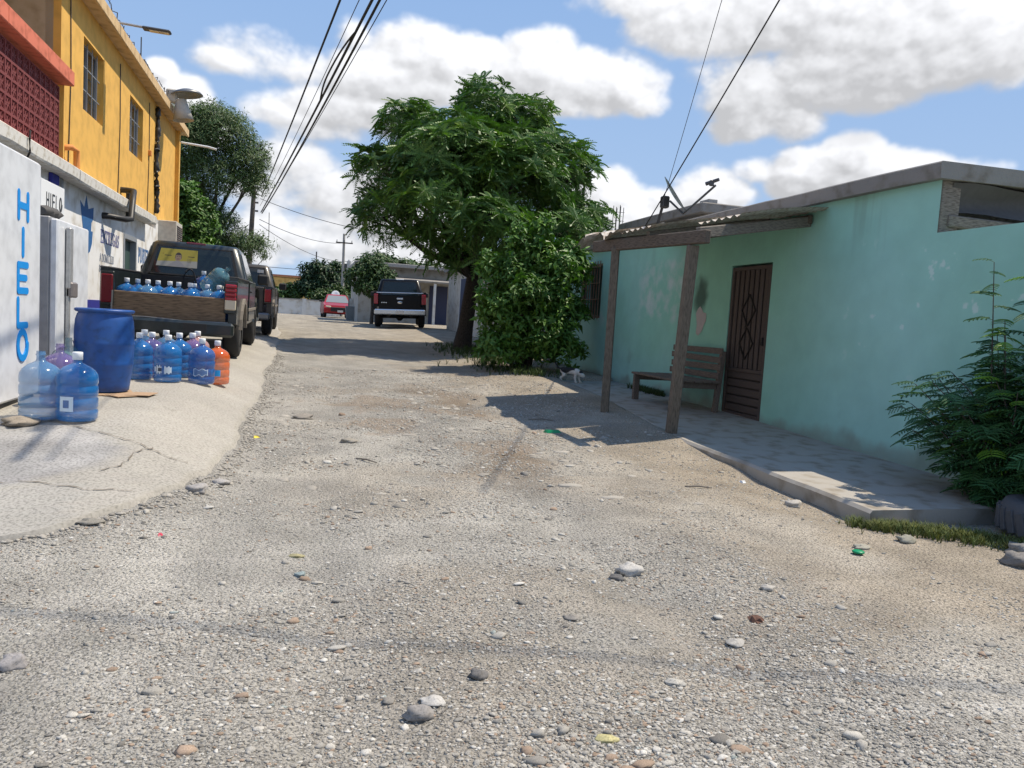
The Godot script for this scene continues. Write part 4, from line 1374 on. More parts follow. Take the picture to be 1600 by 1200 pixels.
	P.call(arch, 0.003)
	part(b, "painted_bottle", art, "paint_blue")
	art = Shape.new()
	arch = [[13.46, 1.24]]
	for k in 13: arch.append([13.95 + 0.51 * cos(PI - PI * k / 12.0), 1.4 + 0.28 * sin(PI - PI * k / 12.0)])
	arch.append([14.46, 1.24])
	P.call(arch, 0.0066)
	part(b, "painted_bottle", art, "paint_sky")
	text_part(b, "painted_lettering", "ENTREGAS", "paint_violet", Vector3(FX + 0.003, 2.34, -14.9), 0.32, face, 0.78, "Droid Serif")
	text_part(b, "painted_lettering", "A DOMICILIO", "paint_grey", Vector3(FX + 0.003, 1.97, -14.86), 0.2, face, 0.86, "Droid Sans", 400)
	text_part(b, "painted_lettering", "867 736 2022", "paint_grey", Vector3(FX + 0.003, 1.78, -14.83), 0.17, face, 1.1, "Droid Sans", 400)
	text_part(b, "painted_lettering", "PURIFICADORA", "paint_blue", Vector3(FX + 0.003, 2.22, -18.05), 0.46, face, 0.72)

func make_shop_things():
	var face := Basis(Vector3(0, 0, -1), Vector3.UP, Vector3(1, 0, 0))
	# ice cabinet
	var c = thing("ice_cabinet", "tall white ice cabinet with HIELO painted down its front in blue", "ice cabinet", Vector3(-2.13, 0.405, -6.2))
	var s := Shape.new()
	s.box(Vector3(-0.55, 1.0, -0.2), Vector3(1.1, 1.9, 1.74), 0.02)
	part(c, "body", s, "enamel")
	s = Shape.new()
	s.box(Vector3(-0.55, 0.025, -0.2), Vector3(1.04, 0.06, 1.66))
	part(c, "base", s, "black_pipe")
	var L = {"H": [[0, 0, 0, 1], [1, 0, 1, 1], [0, 0.5, 1, 0.5]], "I": [[0.5, 0, 0.5, 1]], "E": [[0, 0, 0, 1], [0, 1, 1, 1], [0, 0.5, 0.85, 0.5], [0, 0, 1, 0]], "L": [[0, 1, 0, 0], [0, 0, 1, 0]], "O": ring_pts(18)}
	# along the face from z -6.72 to -7.0, heights read off the front
	for q in [["H", 1.86, 2.05], ["I", 1.58, 1.77], ["E", 1.3, 1.5], ["L", 1.03, 1.23], ["O", 0.77, 0.98]]:
		s = Shape.new()
		stroke_letter(s, L[q[0]], 0.052, Vector3(0.001, q[1] - 0.4, -0.545), Vector2(0.2, q[2] - q[1]), face)
		part(c, "letter", s, "sign_blue")
	# freezer
	var f = thing("freezer", "white upright ice freezer with side coloured grey for shade and long metal handle", "freezer", Vector3(-2.4, 0.415, -9.16))
	s = Shape.new()
	s.box(Vector3(-0.44, 0.83, 0), Vector3(0.8, 1.62, 1.14), 0.012)
	part(f, "body", s, "enamel_shaded")
	s = Shape.new()
	s.box(Vector3(-0.005, 0.84, 0), Vector3(0.07, 1.56, 1.13), 0.014)
	part(f, "door", s, "enamel")
	s = Shape.new()
	s.box(Vector3(0.06, 1.25, 0.28), Vector3(0.05, 0.62, 0.1), 0.01)
	s.box(Vector3(0.055, 0.55, 0.29), Vector3(0.035, 0.8, 0.06), 0.008)
	part(f, "handle", s, "galv")
	s = Shape.new()
	s.box(Vector3(0.07, 0.93, 0.22), Vector3(0.07, 0.16, 0.2), 0.015)
	part(f, "latch", s, mat("latch_grey", lin(0.2, 0.18, 0.175), 0.5, 0.3))
	s = Shape.new()
	s.box(Vector3(-0.4, 0.03, 0), Vector3(0.7, 0.06, 1.04))
	part(f, "base", s, "black_pipe")
	# header board that names the freezer
	var hb = thing("sign_board", "small white board lettered HIELO in black above the freezer", "sign", Vector3(-2.8, 2.055, -9.94))
	s = Shape.new()
	s.box(Vector3(0, 0.24, 0.02), Vector3(0.03, 0.48, 0.84), 0.004)
	part(hb, "board", s, "board_white")
	var x := -0.28
	for ch in ["H", "I", "E", "L", "O"]:
		s = Shape.new()
		var wd := 0.03 if ch == "I" else 0.075
		stroke_letter(s, L[ch] if ch != "I" else [[0.5, 0, 0.5, 1]], 0.018, Vector3(0.016, 0.2, -x - 0.02), Vector2(wd, 0.15), face, 0.003)
		part(hb, "letter", s, "ink")
		x += wd + 0.052
	# dark bundle on top of the freezer
	s = Shape.new()
	var rg := []
	for k in 9:
		var fz := k / 8.0
		var q := []
		for j in 10:
			var a := TAU * j / 10
			var r := 0.062 * (1.0 + 0.14 * sin(k * 2.1 + j)) * (0.7 if k == 0 or k == 8 else 1.0)
			q.append(Vector3(cos(a) * r * 1.7, sin(a) * r + 0.06, lerpf(-0.22, 0.22, fz)))
		rg.append(q)
	s.loft(rg, true, true, true)
	solo("rolled_tarp", s, "tarp", "rolled black plastic sheet lying on top of the freezer", "tarp", Vector3(-2.55, 2.045, -8.86))
	# air conditioner at the end of the shop
	var ac = thing("air_conditioner", "beige window air conditioner at the far corner of the shop", "air conditioner", Vector3(-3.45, 2.62, -20.75))
	s = Shape.new()
	s.box(Vector3(0.16, 0.3, 0), Vector3(0.5, 0.58, 0.9), 0.012)
	part(ac, "housing", s, "beige")
	for k in 9:
		s = Shape.new()
		s.box(Vector3(0.415, 0.08 + 0.05 * k, 0.0), Vector3(0.014, 0.03, 0.78), 0.0, Basis(Vector3.BACK, 0.4))
		part(ac, "louvre", s, "door_brown")
	s = Shape.new()
	s.box(Vector3(0.16, -0.02, 0), Vector3(0.56, 0.04, 1.0))
	part(ac, "shelf", s, "steel_dark")
	# lamps
	var l = thing("street_light", "slim black street light on a white arm above the yellow wall", "street light", Vector3(-3.25, 5.98, -15.0))
	s = Shape.new()
	s.tube([Vector3(-0.5, -0.06, 0.02), Vector3(-0.4, 0.0, 0.02), Vector3(0.0, 0.005, 0.01), Vector3(0.4, 0.0, -0.03)], 0.022, 7)
	part(l, "arm", s, "galv")
	s = Shape.new()
	s.box(Vector3(0.6, -0.015, -0.05), Vector3(0.46, 0.045, 0.17), 0.018, Basis(Vector3.BACK, -0.02))
	part(l, "lamp_head", s, "steel_dark")
	s = Shape.new()
	s.box(Vector3(0.64, -0.043, -0.05), Vector3(0.32, 0.012, 0.12), 0.004, Basis(Vector3.BACK, -0.02))
	part(l, "lens", s, "lamp_clear")
	l = thing("flood_lamp", "old round flood lamp with hanging reflector on the yellow roof edge", "lamp", Vector3(-3.25, 5.66, -20.4))
	s = Shape.new()
	s.tube([Vector3(-0.1, 0.25, 0), Vector3(-0.1, 0.45, 0.0), Vector3(0.1, 0.54, 0)], 0.03, 7)
	part(l, "bracket", s, "steel_dark")
	s = Shape.new()
	s.at(Transform3D(Basis(Vector3.BACK, 0.12), Vector3(0.35, 0.56, 0)))
	s.lathe([Vector2(0, 0.14), Vector2(0.14, 0.13), Vector2(0.32, 0.06), Vector2(0.37, 0.0), Vector2(0.33, -0.01), Vector2(0.2, 0.05), Vector2(0, 0.06)], 24)
	part(l, "shade", s, "rim")
	s = Shape.new()
	s.box(Vector3(0.02, 0.5, 0), Vector3(0.24, 0.3, 0.22), 0.03)
	part(l, "ballast_box", s, "beige")
	s = Shape.new()
	s.at(Transform3D(Basis(Vector3.BACK, 0.15), Vector3(0.28, 0.02, 0)))
	s.lathe([Vector2(0.13, 0.42), Vector2(0.17, 0.2), Vector2(0.24, -0.06), Vector2(0.235, -0.06), Vector2(0.16, 0.2), Vector2(0.12, 0.41)], 20)
	part(l, "hanging_reflector", s, "beige")
	s = Shape.new()
	s.tube([Vector3(-0.4, 0, 0), Vector3(0.55, -0.06, 0), Vector3(0.75, -0.1, 0.0)], 0.03, 7)
	solo("roof_spout", s, "cap_white", "white pipe sticking out from the yellow building's far corner", "pipe", Vector3(-3.2, 5.55, -22.72))
	# water tank on the roof
	var wt = thing("water_tank", "black plastic water tank on the yellow building's roof", "water tank", Vector3(-4.1, 5.91, -19.7))
	s = Shape.new()
	s.lathe([Vector2(0, 0), Vector2(0.5, 0), Vector2(0.52, 0.05), Vector2(0.52, 0.25), Vector2(0.5, 0.28), Vector2(0.52, 0.31), Vector2(0.52, 0.6), Vector2(0.42, 0.78), Vector2(0.2, 0.88), Vector2(0, 0.9)], 24)
	part(wt, "tank", s, "black_pipe")
	s = Shape.new()
	s.lathe([Vector2(0.22, 0.86), Vector2(0.23, 0.95), Vector2(0, 0.97)], 18)
	part(wt, "lid", s, "black_pipe")
	# barbed wire along the roof
	s = Shape.new()
	var p := []
	for k in 60:
		var z := -12.0 - 10.0 * k / 59.0
		p.append(Vector3(-3.27 + 0.03 * sin(k * 2.3), 6.32 - 0.3 * sin(k / 59.0 * PI) + 0.035 * sin(k * 3.1), z))
	s.tube(p, 0.008, 4)
	for k in range(2, 58, 2): s.bar(p[k] - Vector3(0.01, 0.03, 0.02), p[k] + Vector3(0.01, 0.03, 0.02), 0.006, 0.006)
	for z in [-12.2, -17.0, -21.8]: s.cyl(Vector3(-3.27, 5.95, z), Vector3(-3.27, 6.4, z), 0.012, 0.012, 5)
	solo("barbed_wire", s, "wire_grey", "barbed wire strung along the yellow building's roof edge", "barbed wire")

func bottle_meshes() -> Dictionary:
	var b := Shape.new()
	var pr := [Vector2(0.0, 0.012), Vector2(0.09, 0.004), Vector2(0.122, 0.006), Vector2(0.134, 0.022), Vector2(0.136, 0.06)]
	for k in 3:
		var y := 0.075 + 0.085 * k
		pr.append_array([Vector2(0.136, y), Vector2(0.130, y + 0.01), Vector2(0.130, y + 0.018), Vector2(0.136, y + 0.028)])
	pr.append_array([Vector2(0.136, 0.31), Vector2(0.132, 0.335), Vector2(0.115, 0.365), Vector2(0.085, 0.39), Vector2(0.05, 0.408), Vector2(0.031, 0.42), Vector2(0.028, 0.435), Vector2(0.028, 0.455), Vector2(0.032, 0.458), Vector2(0.032, 0.468), Vector2(0.028, 0.47), Vector2(0.028, 0.488)])
	b.lathe(pr, 28)
	var c := Shape.new()
	c.lathe([Vector2(0.0315, 0.44), Vector2(0.034, 0.442), Vector2(0.034, 0.478), Vector2(0.034, 0.492), Vector2(0.031, 0.496), Vector2(0, 0.497)], 18)
	return {"body": b.done(), "cap": c.done()}

func label_shape(a0: float, a1: float, y0: float, y1: float, wav := 0.0, r := 0.1375) -> Shape:
	var s := Shape.new()
	var rg := []
	for k in 13:
		var f := k / 12.0
		var a := lerpf(a0, a1, f)
		var w := wav * sin(f * TAU * 2.0)
		rg.append([Vector3(cos(a) * r, y0 + w, sin(a) * r), Vector3(cos(a) * r, y1 - w, sin(a) * r)])
	s.loft(rg, false, false, true)
	return s

func make_bottles():
	var bm = bottle_meshes()
	# [px-free] x, z, tint, cap, print, turn, label
	var list := BOTTLES
	for q in list:
		var y = H(q[0], q[1]) + 0.024
		var o = thing("water_bottle", q[6], "water bottle", Vector3(q[0], y, q[1]), q[5], q[7])
		part(o, "body", bm.body, q[2])
		if q[3] != "": part(o, "cap", bm.cap, q[3])
		# prints face +z before the turn
		if q[4] == "square":
			part(o, "label", label_shape(1.75, 2.45, 0.08, 0.185), "print_white")
			part(o, "label", label_shape(1.95, 2.25, 0.105, 0.16, 0.0, 0.139), "bottle_deep")
		elif q[4] == "fish":
			part(o, "label", label_shape(1.9, 2.35, 0.1, 0.175, 0.012), "print_white")
			part(o, "label", label_shape(2.42, 2.6, 0.115, 0.165, 0.006), "print_white")
			part(o, "label", label_shape(1.2, 1.72, 0.1, 0.17, 0.008), "print_white")
			part(o, "label", label_shape(1.9, 2.2, 0.12, 0.155, 0.0, 0.139), "print_dark")
		elif q[4] == "outline":
			part(o, "label", label_shape(1.1, 2.2, 0.1, 0.17, 0.009), "print_white")
			part(o, "label", label_shape(1.15, 2.15, 0.106, 0.164, 0.009, 0.139), "bottle_deep")
		elif q[4] == "badge":
			part(o, "label", label_shape(1.0, 1.5, 0.1, 0.17), "print_cyan")
			part(o, "label", label_shape(1.55, 1.75, 0.1, 0.17), "print_white")

const BOTTLES := [
	[-1.79, -6.14, "bottle_pale", "", "", 0.08, "light blue water bottle without cap, nearest the ice cabinet", "bottles by the ice cabinet"],
	[-1.55, -6.12, "bottle_blue", "cap_white", "square", 0.25, "clear blue water bottle with white cap and square label, frontmost by cabinet", "bottles by the ice cabinet"],
	[-1.83, -6.73, "bottle_violet", "", "", 0.26, "violet water bottle behind the two front blue ones", "bottles by the ice cabinet"],
	[-1.98, -7.53, "bottle_teal", "", "", 0.26, "pale green water bottle against the freezer left of the barrel", "bottles by the ice cabinet"],
	[-1.67, -8.91, "bottle_blue", "cap_white", "", 0.49, "blue water bottle standing right beside the blue barrel", "bottles behind the pickup"],
	[-1.36, -8.74, "bottle_blue", "cap_white", "fish", 0.05, "deep blue water bottle with white printed emblem, middle of front row", "bottles behind the pickup"],
	[-1.05, -8.94, "bottle_deep", "cap_white", "outline", 0.12, "dark blue water bottle with outlined white label, next to orange one", "bottles behind the pickup"],
	[-0.93, -9.31, "bottle_orange", "cap_white", "badge", -0.20, "orange water bottle at the right end of the row", "bottles behind the pickup"],
	[-1.59, -9.15, "bottle_violet", "cap_white", "", 0.17, "purple tinted water bottle between two blue ones behind the pickup", "bottles behind the pickup"],
	[-1.33, -9.27, "bottle_blue", "cap_white", "", 0.14, "blue water bottle in the second row behind the printed one", "bottles behind the pickup"],
	[-1.21, -9.41, "bottle_violet", "cap_white", "", 0.53, "purple tinted water bottle in the second row beside the orange one", "bottles behind the pickup"],
	[-1.74, -9.56, "bottle_pale", "cap_white", "", 0.18, "pale blue water bottle in the rear row nearest the barrel", "bottles behind the pickup"],
	[-1.53, -9.67, "bottle_pale", "cap_white", "", 0.16, "pale blue water bottle in the rear row behind the emblem one", "bottles behind the pickup"],
	[-1.21, -9.84, "bottle_pink", "cap_white", "", 0.12, "pinkish water bottle in the rear row under the tailgate", "bottles behind the pickup"],
]

func make_barrel():
	var o = thing("barrel", "blue plastic barrel standing on flattened cardboard beside the freezer", "barrel", Vector3(-1.73, H(-1.73, -7.68) + 0.036, -7.68))
	var s := Shape.new()
	var pr := [Vector2(0, 0.01), Vector2(0.19, 0.0), Vector2(0.208, 0.012), Vector2(0.214, 0.06), Vector2(0.23, 0.17), Vector2(0.238, 0.24), Vector2(0.243, 0.255), Vector2(0.238, 0.27), Vector2(0.244, 0.36), Vector2(0.245, 0.42), Vector2(0.25, 0.435), Vector2(0.245, 0.45), Vector2(0.243, 0.55), Vector2(0.236, 0.64), Vector2(0.222, 0.69), Vector2(0.212, 0.705), Vector2(0.232, 0.71), Vector2(0.244, 0.722), Vector2(0.244, 0.735), Vector2(0.23, 0.742), Vector2(0.2, 0.74), Vector2(0.195, 0.722), Vector2(0, 0.715)]
	s.lathe(pr, 40)
	part(o, "drum", s, "barrel_blue")
	for q in [[0.1, 0.12], [-0.11, -0.05]]:
		s = Shape.new()
		s.cyl(Vector3(q[0], 0.715, q[1]), Vector3(q[0], 0.738, q[1]), 0.035, 0.033, 12)
		part(o, "bung", s, "black_pipe")
	s = Shape.new()
	rng.seed = 8
	for k in 3:
		var a := rng.randf() * TAU
		var c := Vector3(-1.6 + 0.16 * k * 0.7, 0.0, -7.45 + 0.05 * sin(k * 2.0))
		s.box(c + Vector3(0, 0.006 + 0.005 * k, 0), Vector3(0.26, 0.006, 0.2), 0.0, Basis(Vector3.UP, a) * Basis(Vector3.RIGHT, 0.05 * sin(k * 3.0)))
	s.box(Vector3(-1.73, 0.006, -7.62), Vector3(0.5, 0.01, 0.5), 0.0, Basis(Vector3.UP, 0.3))
	solo("cardboard", s, "cardboard", "torn flattened cardboard under the blue barrel", "cardboard", Vector3(0, H(-1.7, -7.6) + 0.022, 0))

# ---------------------------------------------------------------- vehicles
const SIDE := Basis(Vector3(0, 0, -1), Vector3(0, 1, 0), Vector3(1, 0, 0))

func arch(u: float, y: float, r: float, a0 := 160.0, a1 := 20.0) -> Array:
	var out := []
	for k in 11:
		var a := deg_to_rad(lerpf(a0, a1, k / 10.0))
		out.append(Vector2(u + r * cos(a), y + r * sin(a)))
	return out

func side_poly(pts: Array) -> PackedVector2Array:
	var p := PackedVector2Array()
	for q in pts: p.append(q if q is Vector2 else Vector2(q[0], q[1]))
	return p

func panel(s: Shape, a, b, c, d, u0, u1, v0, v1, off: float, thick := 0.006):
	# a window set into the face a b c d (a, b below; d, c above)
	var at = func(u, v): return (a.lerp(b, u)).lerp(d.lerp(c, u), v)
	var n: Vector3 = (b - a).cross(d - a).normalized()
	var q = [at.call(u0, v0), at.call(u1, v0), at.call(u1, v1), at.call(u0, v1)]
	var m = (q[0] + q[2]) / 2.0
	for k in 4: q[k] = q[k] + n * off
	var r = []
	for k in 4: r.append(q[k] - n * thick)
	s.oquad(q[0], q[1], q[2], q[3], m - n)
	for k in 4: s.quad(q[k], q[(k + 1) % 4], r[(k + 1) % 4], r[k])

func make_wheel(parent, at: Vector3, side: float, r := 0.38, w := 0.25):
	var o := Node3D.new()
	o.name = "wheel"
	parent.add_child(o, true)
	o.transform = Transform3D(Basis(Vector3.BACK, -PI / 2 * side), at)
	var s := Shape.new()
	var h := w / 2
	s.lathe([Vector2(r * 0.6, -h + 0.01), Vector2(r * 0.75, -h), Vector2(r * 0.94, -h + 0.02), Vector2(r, -h + 0.05), Vector2(r, h - 0.05), Vector2(r * 0.94, h - 0.02), Vector2(r * 0.75, h), Vector2(r * 0.6, h - 0.01)], 30)
	part(o, "tyre", s, "rubber")
	s = Shape.new()
	s.lathe([Vector2(0, -h + 0.03), Vector2(r * 0.6, -h + 0.03), Vector2(r * 0.62, h - 0.02), Vector2(r * 0.56, h - 0.03), Vector2(r * 0.4, h - 0.08), Vector2(r * 0.2, h - 0.05), Vector2(0, h - 0.05)], 20)
	part(o, "rim", s, "rim")
	return o

func make_pickup(label: String, at: Transform3D, o: Dictionary):
	var t = thing("pickup_truck", label, "pickup truck")
	t.transform = at
	var hw: float = o.get("hw", 0.95)
	var paint: String = o.paint
	var rail: float = o.get("rail", 1.18)
	var wb: float = o.get("wb", 3.45)
	var side := Transform3D(SIDE)
	for sg in [-1.0, 1.0]:
		var s := Shape.new()
		s.at(side)
		var p := [[-1.12, 0.55], [-0.5, 0.5]] + arch(0.0, 0.38, 0.46) + [[0.5, 0.48], [1.02, 0.46], [1.02, rail], [-1.12, rail + 0.01]]
		s.extrude(side_poly(p), sg * hw, sg * (hw - 0.11))
		part(t, "bed_side", s, paint)
		s = Shape.new()
		s.box(Vector3(sg * (hw - 0.055), rail + 0.015, 0.05), Vector3(0.13, 0.03, 2.14), 0.01)
		part(t, "bed_rail", s, "car_plastic")
		# flare over the wheel
		s = Shape.new()
		s.at(side)
		var outer := arch(0.0, 0.38, 0.53, 172, 8)
		var inner := arch(0.0, 0.38, 0.455, 172, 8)
		inner.reverse()
		s.extrude(side_poly(outer + inner), sg * (hw - 0.01), sg * (hw + 0.035))
		part(t, "wheel_flare", s, o.get("flare", "dusty_trim"))
		s = Shape.new()
		s.at(side)
		p = [[3.02, 0.46], [wb - 0.5, 0.46]] + arch(wb, 0.38, 0.45) + [[wb + 0.5, 0.5], [4.3, 0.52], [4.34, 0.9], [4.2, 1.06], [3.02, 1.14]]
		s.extrude(side_poly(p), sg * hw, sg * (hw - 0.2))
		part(t, "front_fender", s, paint)
		# door skin with a gap round it
		s = Shape.new()
		s.box(Vector3(sg * (hw - 0.01), 0.86, -2.05), Vector3(0.03, 0.68, 1.5), 0.012)
		var dn = part(t, "door", s, paint)
		s = Shape.new()
		s.box(Vector3(sg * (hw + 0.02), 1.02, -1.5), Vector3(0.03, 0.03, 0.16), 0.01)
		part(dn, "handle", s, "car_plastic")
		s = Shape.new()
		s.box(Vector3(sg * (hw + 0.012), 0.72, -2.0), Vector3(0.02, 0.05, 1.9), 0.006)
		part(t, "side_moulding", s, o.get("flare", "dusty_trim"))
		s = Shape.new()
		s.box(Vector3(sg * (hw + 0.14), 1.27, -2.75), Vector3(0.2, 0.2, 0.09), 0.03)
		part(t, "mirror", s, "car_plastic")
		make_wheel(t, Vector3(sg * (hw - 0.13), 0.38, 0), sg)
		make_wheel(t, Vector3(sg * (hw - 0.13), 0.38, -wb), sg)
	var s := Shape.new()
	s.box(Vector3(0, 0.55, 0.04), Vector3(2 * hw - 0.22, 0.06, 2.1))
	s.box(Vector3(0, 0.85, -0.98), Vector3(2 * hw - 0.22, 0.64, 0.06))
	part(t, "bed_floor", s, "car_plastic")
	s = Shape.new()
	s.box(Vector3(0, 0.82, -2.03), Vector3(2 * hw - 0.05, 0.74, 1.9), 0.03)
	part(t, "cab_body", s, paint)
	# greenhouse
	var by := 1.16
	var ry: float = o.get("roof", 1.76)
	var b0 := [Vector3(-hw + 0.04, by, -1.09), Vector3(hw - 0.04, by, -1.09), Vector3(hw - 0.04, by, -2.98), Vector3(-hw + 0.04, by, -2.98)]
	var b1 := [Vector3(-hw + 0.2, ry - 0.05, -1.22), Vector3(hw - 0.2, ry - 0.05, -1.22), Vector3(hw - 0.2, ry - 0.05, -2.38), Vector3(-hw + 0.2, ry - 0.05, -2.38)]
	var rnd = func(q, k):
		var out := []
		for i in 4:
			var pv = q[(i + 3) % 4]
			var nx = q[(i + 1) % 4]
			out.append(q[i] + (pv - q[i]).normalized() * k)
			out.append(q[i] + ((pv - q[i]).normalized() + (nx - q[i]).normalized()) * k * 0.28)
			out.append(q[i] + (nx - q[i]).normalized() * k)
		return out
	var b2 := []
	var b3 := []
	for q in b1:
		b2.append(Vector3(q.x * 0.93, ry - 0.012, lerpf(q.z, -1.8, 0.06)))
		b3.append(Vector3(q.x * 0.72, ry, lerpf(q.z, -1.8, 0.25)))
	s = Shape.new()
	s.loft([rnd.call(b0, 0.06), rnd.call(b1, 0.1), rnd.call(b2, 0.12), rnd.call(b3, 0.15)], true, true, true)
	var gh = part(t, "cab_roof", s, paint)
	s = Shape.new()
	panel(s, b0[0], b0[1], b1[1], b1[0], 0.1, 0.9, 0.1, 0.9, 0.022)
	part(gh, "rear_window", s, o.get("glass", "auto_glass"))
	s = Shape.new()
	var fr = [[0.08, 0.92, 0.06, 0.1], [0.08, 0.92, 0.9, 0.94], [0.07, 0.1, 0.06, 0.94], [0.9, 0.93, 0.06, 0.94]]
	for q in fr: panel(s, b0[0], b0[1], b1[1], b1[0], q[0], q[1], q[2], q[3], 0.027)
	part(gh, "window_seal", s, "car_plastic")
	s = Shape.new()
	panel(s, b0[2], b0[3], b1[3], b1[2], 0.06, 0.94, 0.08, 0.95, 0.02)
	part(gh, "windscreen", s, "auto_glass")
	s = Shape.new()
	panel(s, b0[1], b0[2], b1[2], b1[1], 0.12, 0.86, 0.08, 0.9, 0.02)
	part(gh, "side_window", s, "auto_glass")
	s = Shape.new()
	panel(s, b0[3], b0[0], b1[0], b1[3], 0.14, 0.88, 0.08, 0.9, 0.02)
	part(gh, "side_window", s, "auto_glass")
	s = Shape.new()
	s.box(Vector3(0, ry - 0.02, -1.26), Vector3(0.3, 0.04, 0.05), 0.01)
	part(gh, "high_brake_lamp", s, o.get("brake", "tail_dark"))
	# nose
	s = Shape.new()
	s.box(Vector3(0, 0.83, -3.62), Vector3(2 * hw - 0.3, 0.66, 1.36), 0.08)
	part(t, "hood", s, paint)
	s = Shape.new()
	s.box(Vector3(0, 0.8, -4.31), Vector3(2 * hw - 0.5, 0.34, 0.06), 0.02)
	part(t, "grille", s, "car_plastic")
	s = Shape.new()
	s.box(Vector3(0, 0.52, -4.38), Vector3(2 * hw, 0.2, 0.16), 0.04)
	part(t, "front_bumper", s, "chrome")
	for sg in [-1.0, 1.0]:
		s = Shape.new()
		s.box(Vector3(sg * (hw - 0.2), 0.84, -4.32), Vector3(0.3, 0.2, 0.06), 0.03)
		part(t, "headlight", s, "lamp_clear")
	# frame and axle below
	s = Shape.new()
	for x in [-0.42, 0.42]: s.box(Vector3(x, 0.44, -1.6), Vector3(0.09, 0.12, 5.1))
	s.cyl(Vector3(-hw + 0.15, 0.38, 0), Vector3(hw - 0.15, 0.38, 0), 0.045, 0.045, 8)
	s.cyl(Vector3(-hw + 0.15, 0.38, -wb), Vector3(hw - 0.15, 0.38, -wb), 0.045, 0.045, 8)
	s.box(Vector3(0, 0.36, 0.0), Vector3(0.26, 0.24, 0.26), 0.08)
	part(t, "chassis", s, "car_plastic")
	# tail
	var bz := 1.2
	s = Shape.new()
	s.box(Vector3(0, o.get("bump_y", 0.5), bz), Vector3(2 * hw - 0.04, o.get("bump_h", 0.16), 0.14), 0.035)
	part(t, "rear_bumper", s, o.bumper)
	s = Shape.new()
	s.box(Vector3(o.get("plate_x", 0.0), o.get("bump_y", 0.5) + 0.01, bz + 0.078), Vector3(0.3, 0.12, 0.008), 0.002)
	part(t, "number_plate", s, o.get("platemat", "plate"))
	for sg in [-1.0, 1.0]:
		s = Shape.new()
		var ly: float = o.get("lamp_y", 0.93)
		var lh: float = o.get("lamp_h", 0.4)
		s.box(Vector3(sg * (hw - 0.085), ly, 1.125), Vector3(0.17, lh + 0.08, 0.05), 0.012)
		part(t, "lamp_housing", s, paint)
		if o.get("striped", false) and sg > 0:
			for k in 4:
				s = Shape.new()
				s.box(Vector3(sg * (hw - 0.085), ly + lh * 0.5 - 0.035 - 0.058 * k, 1.158), Vector3(0.15, 0.05, 0.03), 0.012)
				part(t, "tail_lamp", s, "tail_red")
			s = Shape.new()
			s.box(Vector3(sg * (hw - 0.085), ly - lh * 0.28, 1.156), Vector3(0.15, lh * 0.38, 0.03), 0.012)
			part(t, "reversing_lamp", s, "lamp_clear")
		else:
			s = Shape.new()
			s.box(Vector3(sg * (hw - 0.085), ly, 1.156), Vector3(0.15, lh, 0.03), 0.014)
			part(t, "tail_lamp", s, "tail_red" if not o.get("striped", false) else "tail_dark")
	if o.get("tailgate", true):
		s = Shape.new()
		s.box(Vector3(0, 0.89, 1.1), Vector3(2 * hw - 0.36, 0.62, 0.07), 0.02)
		s.box(Vector3(0, 0.87, 1.137), Vector3(2 * hw - 0.6, 0.34, 0.012), 0.005)
		var tg = part(t, "tailgate", s, paint)
		s = Shape.new()
		s.box(Vector3(0, 1.07, 1.145), Vector3(0.24, 0.07, 0.03), 0.015)
		part(tg, "handle", s, o.get("handle", "chrome"))
	return t

func settle(x: float, z: float, hw: float, wb: float, lift := 0.024) -> Transform3D:
	# a vehicle whose rear axle stands at x, z, on the ground as it slopes there
	var r := (H(x + hw, z) + H(x + hw, z - wb)) / 2
	var l := (H(x - hw, z) + H(x - hw, z - wb)) / 2
	var bk := (H(x + hw, z) + H(x - hw, z)) / 2
	var ft := (H(x + hw, z - wb) + H(x - hw, z - wb)) / 2
	var b := Basis(Vector3.RIGHT, atan2(ft - bk, wb)) * Basis(Vector3.BACK, atan2(r - l, 2 * hw))
	return Transform3D(b, Vector3(x, (H(x + hw, z) + H(x - hw, z)) / 2 + lift, z))

func poster_picture() -> ImageTexture:
	var w := 192
	var h := 96
	var img := Image.create(w, h, false, Image.FORMAT_RGB8)
	for j in h:
		for i in w:
			var c := Color(0.55, 0.47, 0.07)
			if j > 58 + 12 * (1.0 - i / float(w)): c = Color(0.5, 0.5, 0.46)
			# a printed head and shoulders, no one in particular
			var hx := (i - 92.0) / 17.0
			var hy := (j - 40.0) / 23.0
			if hx * hx + hy * hy < 1.0:
				c = Color(0.42, 0.3, 0.22)
				if hy < -0.35 or absf(hx) > 0.85: c = Color(0.06, 0.05, 0.05)
				if absf(hy + 0.05) < 0.08 and absf(absf(hx) - 0.38) < 0.2: c = Color(0.08, 0.06, 0.06)
				if hy > 0.45 and hy < 0.62 and absf(hx) < 0.4: c = Color(0.2, 0.1, 0.09)
			if j > 62 and absf(i - 92.0) < 10 + (j - 62) * 1.1: c = Color(0.4, 0.4, 0.42)
			if j > 34 and j < 39 and (i > 25 and i < 58 or i > 140 and i < 176): c = Color(0.1, 0.08, 0.03)
			if j > 26 and j < 30 and i > 12 and i < 20: c = Color(0.2, 0.16, 0.03)
			if absf(i - 148) < 12 and absf(j - 58) < 12 and (i + j) % 7 < 3: c = Color(0.3, 0.27, 0.12)
			img.set_pixel(i, j, (c * 0.62).linear_to_srgb())  # print darkened to imitate tinted glass lying over it
	return ImageTexture.create_from_image(img)

